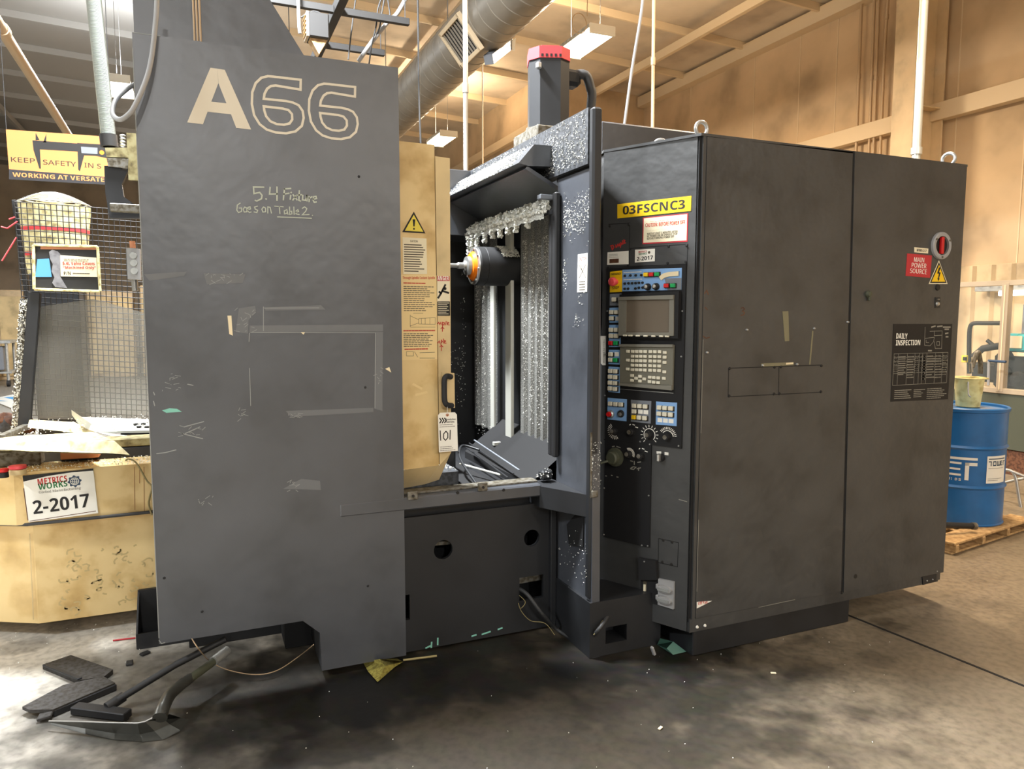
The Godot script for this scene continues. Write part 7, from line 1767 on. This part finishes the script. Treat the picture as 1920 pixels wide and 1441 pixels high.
	for q in [[1.03, 1.54, -5.61], [1.03, 1.52, -6.33], [0.5, 0.98, -5.6]]:
		span(rk, "cross_bar", M.rack, Vector3(q[0], 3.69, q[2] - 0.02), Vector3(q[1], 3.74, q[2] + 0.02))
		tb(rk, "hanger", M.cable, [Vector3((q[1] if q[0] > 0.9 else q[0]) - 0.03, 3.74, q[2]), Vector3((q[1] if q[0] > 0.9 else q[0]) - 0.03, 6.4, q[2])], 0.004, 5)
	for z in [-4.5, -8.5]:
		tb(rk, "hanger", M.cable, [Vector3(1.0, 3.76, z), Vector3(1.0, 6.4, z)], 0.005, 5)
	var bundle := thing("cable_bundle", "bundle of grey and black cables hung over the cross bars", "cable", Vector3(1.2859,3.6394,-5.7000))
	tb(bundle, "cable_run", M.cable_gray, smooth([Vector3(1.5593,3.9547,-5.7000), Vector3(1.4736,3.8040,-5.7000), Vector3(1.4105,3.7436,-5.7000), Vector3(1.2849,3.5810,-5.7000), Vector3(1.1891,3.4433,-5.8000)]), 0.016, 8)
	for q in [[Vector3(1.3521,3.8937,-5.6500), Vector3(1.3141,3.7995,-5.6500), Vector3(1.2955,3.6622,-5.6500), Vector3(1.2719,3.5403,-5.7000), Vector3(1.2710,3.4342,-5.8000)], [Vector3(1.3683,3.8964,-5.6500), Vector3(1.3374,3.7455,-5.6500), Vector3(1.3239,3.6664,-5.6500), Vector3(1.3056,3.6034,-5.7000)], [Vector3(1.3846,3.8991,-5.6500), Vector3(1.3994,3.8013,-5.6500), Vector3(1.4027,3.7555,-5.6500), Vector3(1.3737,3.7279,-5.6500)], [Vector3(1.1723,3.9104,-5.7500), Vector3(1.1354,3.6733,-5.7500), Vector3(1.1023,3.4282,-5.7500)]]:
		tb(bundle, "cable_run", M.cable, smooth(q), 0.006, 6)
	var uh := thing("unit_heater", "small grey box heater hanging left of the cross bars", "heater", Vector3(0.8403,3.5241,-5.5000))
	var hb := Vector3(0.8403,3.5278,-5.5000)
	bx(uh, "case", M.rack, hb, Vector3(0.14, 0.17, 0.16), T0, 0.008)
	bx(uh, "grille_frame", M.aluminium, hb + Vector3(-0.075, 0, 0.0), Vector3(0.02, 0.17, 0.15))
	for k in 5:
		bx(uh, "grille_slat", M.wood, hb + Vector3(-0.088, -0.06 + 0.03 * k, 0.0), Vector3(0.008, 0.01, 0.13))
	pr(uh, "lower_cowl", M.wood, [Vector2(-0.06, -0.085), Vector2(0.06, -0.085), Vector2(0.0, -0.19)], -0.05, 0.05, Transform3D(Basis(), hb))
	tb(uh, "bracket", M.cable_gray, [hb + Vector3(-0.13, 0.5, 0), hb + Vector3(-0.125, 0.0, 0.0), hb + Vector3(-0.12, -0.05, 0)], 0.012, 8)
	tb(uh, "feed_wire", M.cable, smooth([hb + Vector3(-0.11, 0.06, 0.0), hb + Vector3(-0.04, 0.11, 0.0), hb + Vector3(0.02, 0.11, 0), hb + Vector3(0.02, 0.08, 0)]), 0.006, 6)
	# flexible hose and the cable loop at the cover's top corner
	var wc := thing("wire_coil", "thin round coil of wire hanging under the roof left of the bay light", "wire", Vector3(4.3822,5.0470,-8.2000))
	var rr := []
	for k in 25:
		rr.append(Vector3(4.3822,5.0470,-8.2000) + Vector3(cos(TAU * k / 24) * 0.1, sin(TAU * k / 24) * 0.118, 0))
	tb(wc, "wire_ring", M.conduit_warm, rr, 0.006, 6)
	tb(wc, "wire_drop", M.conduit_warm, [Vector3(4.4919,5.1511,-8.2000), Vector3(Vector3(4.4919,5.1511,-8.2000).x, 6.35, -8.2)], 0.005, 5)
	var fh := thing("flexible_hose", "ribbed grey flexible hose hanging beside the orange banner", "hose", Vector3(-0.4, 2.4, -4.4))
	var rib := []
	for k in 150:
		var y := 2.41 + k * 0.0062
		rib.append(Vector2(0.032, y - 2.41))
		rib.append(Vector2(0.0365, y - 2.41 + 0.0031))
	var lean := Vector3(-0.4383,3.0992,-4.4000) - Vector3(-0.4028,2.4103,-4.4000)
	lt(fh, "hose_run", M.hose, rib, axis(Vector3(-0.4028,2.4103,-4.4000), lean), 18)
	lt(fh, "hose_cuff", M.rack, [Vector2(0.03, -0.03), Vector2(0.042, -0.03), Vector2(0.042, 0.03), Vector2(0.03, 0.03)], axis(Vector3(-0.4030,2.4049,-4.4000), lean), 18)
	var lp := thing("looped_cable", "thick grey cable looping out at the cover's upper left corner", "cable", Vector3(-0.2195,2.1881,-2.9000))
	tb(lp, "cable_run", M.cable_gray, smooth([Vector3(-0.0963,2.6439,-2.9600), Vector3(-0.1056,2.5308,-2.9500), Vector3(-0.1318,2.3586,-2.9300), Vector3(-0.1786,2.2263,-2.9000), Vector3(-0.2083,2.1839,-2.9000), Vector3(-0.2348,2.1753,-2.9200), Vector3(-0.2587,2.2140,-3.0000), Vector3(-0.2549,2.2845,-3.1000), Vector3(-0.2329,2.3621,-3.2500), Vector3(-0.2067,2.4172,-3.3500)]), 0.0085, 8)
	# orange banner
	var bn := thing("safety_banner", "orange and black KEEP SAFETY IN SIGHT style banner at the upper left", "banner", Vector3(-1.0068,2.7549,-7.0000))
	bn.set_meta("label", "orange banner reading KEEP SAFETY with a black caliper drawing")
	var xz := Transform3D(Basis(), Vector3(0, 0, -7))
	var v := func(p: Vector3) -> Vector2: return Vector2(p.x, p.y)
	pr(bn, "orange_cloth", M.banner_orange, [Vector3(-1.3544,2.9626,-7.0000), Vector3(-0.6046,2.9730,-7.0000), Vector3(-0.6195,2.6436,-7.0000), Vector3(-1.3497,2.6569,-7.0000)].map(v), -0.006, 0.0, xz)
	pr(bn, "black_cloth", M.banner_black, [Vector3(-1.3497,2.6569,-7.0000), Vector3(-0.6195,2.6436,-7.0000), Vector3(-0.6223,2.5826,-7.0000), Vector3(-1.3540,2.5781,-7.0000)].map(v), -0.006, 0.0005, xz)
	tx(bn, "lettering", "KEEP", M.ink, v.call(Vector3(-1.3323,2.7161,-7.0000)), v.call(Vector3(-1.1704,2.7166,-7.0000)), 0.037, xz, 0.0015, false)
	tx(bn, "lettering", "SAFETY", M.ink, v.call(Vector3(-1.1159,2.7126,-7.0000)), v.call(Vector3(-0.8854,2.7117,-7.0000)), 0.037, xz, 0.0015, false)
	tx(bn, "lettering", "IN S", M.ink, v.call(Vector3(-0.8266,2.7120,-7.0000)), v.call(Vector3(-0.7059,2.7106,-7.0000)), 0.037, xz, 0.0015, false)
	tx(bn, "lettering", "WORKING AT VERSATE", M.banner_orange, v.call(Vector3(-1.3279,2.6007,-7.0000)), v.call(Vector3(-0.6876,2.6041,-7.0000)), 0.034, xz, 0.0015)
	pr(bn, "caliper_drawing", M.ink, [Vector3(-1.1793,2.8947,-7.0000), Vector3(-0.8651,2.8980,-7.0000), Vector3(-0.8681,2.8342,-7.0000), Vector3(-1.1319,2.8282,-7.0000), Vector3(-1.1323,2.6778,-7.0000), Vector3(-1.1434,2.6769,-7.0000), Vector3(-1.1759,2.8203,-7.0000)].map(v), 0.0005, 0.0015, xz)
	pr(bn, "caliper_jaw", M.ink, [Vector3(-1.1544,2.9551,-7.0000), Vector3(-1.1317,2.9032,-7.0000), Vector3(-1.1574,2.8967,-7.0000)].map(v), 0.0005, 0.0015, xz)
	pr(bn, "caliper_jaw", M.ink, [Vector3(-1.0816,2.9537,-7.0000), Vector3(-1.0850,2.8866,-7.0000), Vector3(-1.1071,2.8846,-7.0000)].map(v), 0.0005, 0.0015, xz)
	pr(bn, "caliper_slide", M.ink, [Vector3(-0.8686,2.9019,-7.0000), Vector3(-0.6076,2.9082,-7.0000), Vector3(-0.6128,2.7913,-7.0000), Vector3(-0.7398,2.8109,-7.0000), Vector3(-0.8239,2.8082,-7.0000), Vector3(-0.8606,2.6774,-7.0000), Vector3(-0.8714,2.6894,-7.0000)].map(v), 0.0005, 0.002, xz)
	pr(bn, "caliper_window", M.panel_gray, [Vector3(-0.8435,2.8745,-7.0000), Vector3(-0.7252,2.8764,-7.0000), Vector3(-0.7276,2.8248,-7.0000), Vector3(-0.8422,2.8236,-7.0000)].map(v), 0.002, 0.0025, xz)
	pr(bn, "caliper_button", M.orange, disc(v.call(Vector3(-0.6960,2.8403,-7.0000)), 0.018, 14), 0.002, 0.003, xz)
	for q in [Vector3(-1.3509,2.9609,-7.0000), Vector3(-0.6164,2.9719,-7.0000)]:
		tb(bn, "tie", M.cable, [q, Vector3(q.x, 6.66, q.z)], 0.003, 5)


# ---------------------------------------------------------------- left background

func left_background() -> void:
	var ct := thing("tool_cart", "grey steel tool cart on casters at the left edge", "cart", Vector3(-3.6756,0.0000,-17.9505))
	var o := Vector3(-3.9281,0.0000,-18.8214)
	for q in [[-0.75, -0.3], [0.12, -0.3], [-0.75, 0.35], [0.12, 0.35]]:
		var p := o + Vector3(q[0], 0, q[1])
		tb(ct, "leg", M.galvanised, [p + Vector3(0, 0.12, 0), p + Vector3(0, 0.95, 0)], 0.03, 8)
		lt(ct, "caster", M.rubber, [Vector2(0, -0.03), Vector2(0.07, -0.03), Vector2(0.07, 0.03), Vector2(0, 0.03)], axis(p + Vector3(0, 0.07, 0), Vector3.RIGHT), 14)
	bx(ct, "top_shelf", M.galvanised, o + Vector3(-0.3, 0.95, 0), Vector3(1.0, 0.06, 0.8))
	bx(ct, "lower_shelf", M.galvanised, o + Vector3(-0.3, 0.3, 0), Vector3(1.0, 0.04, 0.8))
	bx(ct, "tool_bin", M.panel_gray, o + Vector3(-0.2, 0.6, 0.1), Vector3(0.5, 0.5, 0.5), T0, 0.02)
	var mm := thing("bench_machine", "dark drill head machine on a grey base behind the tool cart", "machine", Vector3(-4.7968,0.0000,-24.8420))
	var q2 := Vector3(-4.6, 0, -15.0)
	bx(mm, "base", M.panel_gray, q2 + Vector3(0.1, 0.55, 0), Vector3(0.9, 1.1, 0.7), T0, 0.03)
	bx(mm, "table", M.dirty_steel, q2 + Vector3(0, 1.15, 0.1), Vector3(1.3, 0.1, 0.8), T0, 0.02)
	bx(mm, "column", M.black, q2 + Vector3(0.2, 1.75, -0.1), Vector3(0.25, 1.1, 0.3), T0, 0.03)
	bx(mm, "head", M.black, q2 + Vector3(0.1, 1.9, 0.15), Vector3(0.4, 0.5, 0.5), T0, 0.05)
	bx(mm, "vise", M.rubber, q2 + Vector3(-0.3, 1.32, 0.1), Vector3(0.6, 0.25, 0.3), T0, 0.05)
	lt(mm, "work_lamp", M.white, [Vector2(0.02, 0.1), Vector2(0.09, 0.0), Vector2(0.0, 0.02)], Transform3D(Basis(), q2 + Vector3(-0.3, 1.65, 0.3)), 14)
	bx(mm, "orange_part", M.orange_wood, q2 + Vector3(-0.65, 1.3, 0.3), Vector3(0.4, 0.3, 0.3), T0, 0.03)
	for k in 6:
		var x := -6.6 + k * 1.15
		var cr := thing("storage_cabinet", ["tall tan storage cabinet at the far left end of the row", "second tan storage cabinet of the far row", "third tan storage cabinet of the far row", "fourth tan storage cabinet of the far row", "fifth tan storage cabinet of the far row", "last tan storage cabinet of the far row"][k], "cabinet", Vector3(x, 0, -20.5), "tan cabinets along the far aisle")
		span(cr, "case", M.wall_metal, Vector3(x - 0.5, 0, -20.8), Vector3(x + 0.5, 2.1 + 0.15 * (k % 2), -20.3), 0.02)
		for s in [-1, 1]:
			span(cr, "door", M.cream_plain, Vector3(x + 0.24 * s - 0.22, 0.1, -20.3), Vector3(x + 0.24 * s + 0.22, 1.95, -20.27), 0.01)
	var ps := thing("poster_sheet", "crumpled white and blue paper sheet on the floor at the left edge", "paper", Vector3(-3.0213,0.0000,-14.6826))
	var st := begin()
	facet(st, Vector3(-3.5193,0.0200,-15.5732), Vector3(-2.8644,0.1500,-14.3125), Vector3(-2.7214,0.2500,-14.1385), Vector3(-2.7370,0.0200,-13.6233), UP)
	facet(st, Vector3(-3.5193,0.0200,-15.5732), Vector3(-2.7370,0.0200,-13.6233), Vector3(-3.0480,0.0100,-14.4445), Vector3(-3.4559,0.0100,-15.2832), UP)
	put(ps, "sheet", st.commit(), M.white)
	var st2 := begin()
	facet(st2, Vector3(-3.5402,0.0300,-15.6705), Vector3(-2.9036,0.1600,-14.3622), Vector3(-2.8913,0.1000,-14.2085), Vector3(-3.3452,0.0300,-15.1373), UP)
	put(ps, "blue_print", st2.commit(), M.sky_blue)
	var rag := thing("rag_heap", "heap of dirty brown rags beside the guard post", "rags", Vector3(-2.4223,0.0000,-11.6914))
	for k in 4:
		var q := Vector3(-1.0241,0.8964,-4.9000) + Vector3(-0.06 + 0.05 * k, 0.02 * (k % 2), 0.03 * k)
		put(rag, "rag", lathe_mesh([Vector2(0.0, -0.05), Vector2(0.06 + 0.01 * k, -0.03), Vector2(0.05, 0.02), Vector2(0.0, 0.05)], 9), M.rust if k % 2 else M.dark_board, Transform3D(Basis(Vector3(0.3, 1, 0.2).normalized(), k * 1.3), q))


# ---------------------------------------------------------------- metal chips

func flake_mesh() -> ArrayMesh:
	var st := begin()
	var p := []
	for k in 4:
		var a := k * 0.85
		p.append([Vector3(-0.35, sin(a) * 0.4, cos(a) * 0.4), Vector3(0.35, sin(a + 0.25) * 0.4, cos(a + 0.25) * 0.4)])
	for k in 3:
		facet(st, p[k][0], p[k][1], p[k + 1][1], p[k + 1][0], p[k][0] + p[k][1])
	return st.commit()


func flakes_on(at: Callable, count: int, lo: float, hi: float) -> Array:
	var out := []
	var tries := 0
	while out.size() < count and tries < count * 12:
		tries += 1
		var p = at.call()
		if p == null:
			continue
		var b := Basis.from_euler(Vector3(rng.randf() * TAU, rng.randf() * TAU, rng.randf() * TAU)).scaled(Vector3.ONE * rng.randf_range(lo, hi))
		out.append(Transform3D(b, p))
	return out


func chips() -> void:
	var fm := flake_mesh()
	var n := FastNoiseLite.new()
	n.seed = 31
	n.frequency = 1.0
	# the thick drift on the ledge
	var drift := thing("chip_drift", "thick drift of bright aluminium chips on the ledge under the hood", "metal chips", Vector3(1.58, 2.03, -3.6))
	var st := begin()
	var nz := 60
	var nx := 10
	var pts := []
	for j in nz + 1:
		var row := []
		var z := lerpf(-3.09, -4.17, float(j) / nz)
		for i in nx + 1:
			var t := float(i) / nx
			var x := lerpf(1.64, 1.475, t)
			var lump := 0.02 + 0.022 * n.get_noise_2d(z * 14.0, x * 20.0) + 0.012 * n.get_noise_2d(z * 45.0, x * 50.0)
			var y := lerpf(2.052, 1.972, t) + maxf(lump, 0.003) * (0.4 if i == nx or j == 0 else 1.4)
			row.append(Vector3(x, y, z))
		pts.append(row)
	for j in nz:
		for i in nx:
			facet(st, pts[j][i], pts[j][i + 1], pts[j + 1][i + 1], pts[j + 1][i], UP)
		facet(st, pts[j][nx], pts[j + 1][nx], pts[j + 1][nx] - UP * 0.03, pts[j][nx] - UP * 0.03, Vector3.LEFT)
	var dm := put(drift, "drift_body", st.commit(), M.chip_bed)
	dm.set_meta("kind", "stuff")
	var on_drift := func():
		var j := rng.randi_range(0, nz - 1)
		var i := rng.randi_range(0, nx)
		return pts[j][i] + Vector3(rng.randf_range(-0.01, 0.01), rng.randf_range(0.0, 0.007), rng.randf_range(-0.012, 0.012))
	var drop := func():
		var k := rng.randi_range(0, 8)
		var z: float = [-3.28, -3.42, -3.52, -3.63, -3.74, -3.86, -3.98, -4.06, -4.12][k]
		var l: float = [0.045, 0.05, 0.05, 0.055, 0.05, 0.06, 0.09, 0.11, 0.12][k]
		var t := rng.randf()
		return Vector3(1.478 + rng.randf_range(-0.012, 0.012), 1.97 - t * l, z + rng.randf_range(-0.014, 0.014) * (1.2 - t))
	many(drift, "loose_chips", fm, M.chip, flakes_on(on_drift, 5200, 0.009, 0.02) + flakes_on(drop, 900, 0.009, 0.018))
	# chips splashed over frame, hood, jamb, way covers, spindle, floor of the work area
	var sp := func(lo: Vector3, hi: Vector3, f: float, cut: float) -> Callable:
		return func():
			var p := Vector3(rng.randf_range(lo.x, hi.x), rng.randf_range(lo.y, hi.y), rng.randf_range(lo.z, hi.z))
			return p if n.get_noise_3d(p.x * f, p.y * f, p.z * f) > cut + rng.randf_range(-0.25, 0.25) else null
	var all := []
	all += flakes_on(sp.call(Vector3(1.515, 2.15, -4.15), Vector3(1.518, 2.36, -2.77), 3.0, -0.1), 2400, 0.003, 0.006)
	all += flakes_on(sp.call(Vector3(1.529, 1.45, -3.0), Vector3(1.531, 2.12, -2.76), 4.0, 0.16), 520, 0.003, 0.006)
	all += flakes_on(func():
		var t := rng.randf()
		return Vector3(lerpf(1.43, 1.353, t) - 0.002, lerpf(2.282, 2.192, t), lerpf(-4.19, -3.12, sqrt(rng.randf()) * (0.6 + 0.4 * rng.randf()))), 2000, 0.005, 0.01)
	all += flakes_on(func():
		return Vector3(rng.randf_range(1.43, 1.515), 2.284, rng.randf_range(-4.19, -3.3)), 900, 0.005, 0.01)
	all += flakes_on(sp.call(Vector3(0.85, 0.7, -4.537), Vector3(1.6, 1.8, -4.53), 3.0, 0.1), 700, 0.005, 0.009)
	all += flakes_on(func():
		return Vector3(rng.randf_range(0.82, 1.15), 0.737, rng.randf_range(-3.59, -3.41)), 400, 0.005, 0.01)
	all += flakes_on(func():
		return Vector3(rng.randf_range(0.92, 1.2), 0.862, rng.randf_range(-4.08, -3.64)), 350, 0.005, 0.01)
	all += flakes_on(func():
		return Vector3(rng.randf_range(1.43, 1.5), 0.742 + rng.randf() * 0.04, rng.randf_range(-3.09, -3.02)), 50, 0.005, 0.009)
	all += flakes_on(func():
		return Vector3(1.524 + rng.randf() * 0.05, rng.randf_range(0.74, 0.96), -2.712), 90, 0.003, 0.006)
	all += flakes_on(sp.call(Vector3(1.514, 0.1, -3.0), Vector3(1.518, 0.66, -2.72), 5.0, 0.25), 60, 0.003, 0.005)
	for s in [[-4.36, 1.7], [-4.25, 1.7], [-4.12, 1.65], [-3.62, 1.9], [-3.53, 1.88], [-3.44, 1.86], [-3.36, 1.9], [-3.25, 1.84]]:
		all += flakes_on(func():
			var y: float = s[1] - 0.95 * pow(rng.randf(), 1.5)
			return Vector3(1.618 - rng.randf() * 0.012, y, s[0] + rng.randf_range(-0.02, 0.035)), 330, 0.003, 0.006)
	all += flakes_on(func():
		var a := rng.randf_range(-1.3, 1.1)
		return Vector3(rng.randf_range(1.52, 1.62), 1.772 + cos(a) * 0.11, -3.8 + sin(a) * 0.11), 1300, 0.006, 0.012)
	var sc := thing("scattered_chips", "fine bright chips splashed over the frame, hood and way covers", "metal chips", Vector3(1.5, 1.5, -3.6))
	many(sc, "fine_chips", fm, M.chip, all)
	# chips on the loading station and its post
	var lc := thing("station_chips", "fine chips scattered over the cream station and its guard post", "metal chips", Vector3(-0.7, 0.8, -3.9))
	var few := []
	few += flakes_on(func():
		return Vector3(rng.randf_range(-0.85, -0.25), Vector3(-0.7825,0.8063,-3.8000).y + 0.003, rng.randf_range(-4.0, -3.81)), 420, 0.004, 0.009)
	few += flakes_on(func():
		return Vector3(rng.randf_range(-0.8, -0.2), 0.957, rng.randf_range(-4.5, -3.95)), 260, 0.004, 0.009)
	few += flakes_on(func():
		var t := rng.randf()
		return Vector3(-0.9358,0.8652,-4.6600).lerp(Vector3(-0.8557,1.5915,-4.6600), t) + Vector3(rng.randf_range(-0.03, 0.03), 0, rng.randf_range(0.0, 0.02)), 900, 0.005, 0.012)
	many(lc, "fine_chips", fm, M.chip, few)
	var ff := thing("floor_chips", "specks of metal scattered over the shop floor", "metal chips", Vector3(0.8, 0, -2.5))
	var gnd := flakes_on(func():
		return Vector3(rng.randf_range(-0.7, 3.0), 0.003, rng.randf_range(-3.0, -1.7)), 90, 0.003, 0.006)
	gnd += flakes_on(func():
		return Vector3(rng.randf_range(-1.2, -0.3), 0.003, rng.randf_range(-4.0, -3.4)), 90, 0.003, 0.007)
	many(ff, "specks", fm, M.chip, gnd)
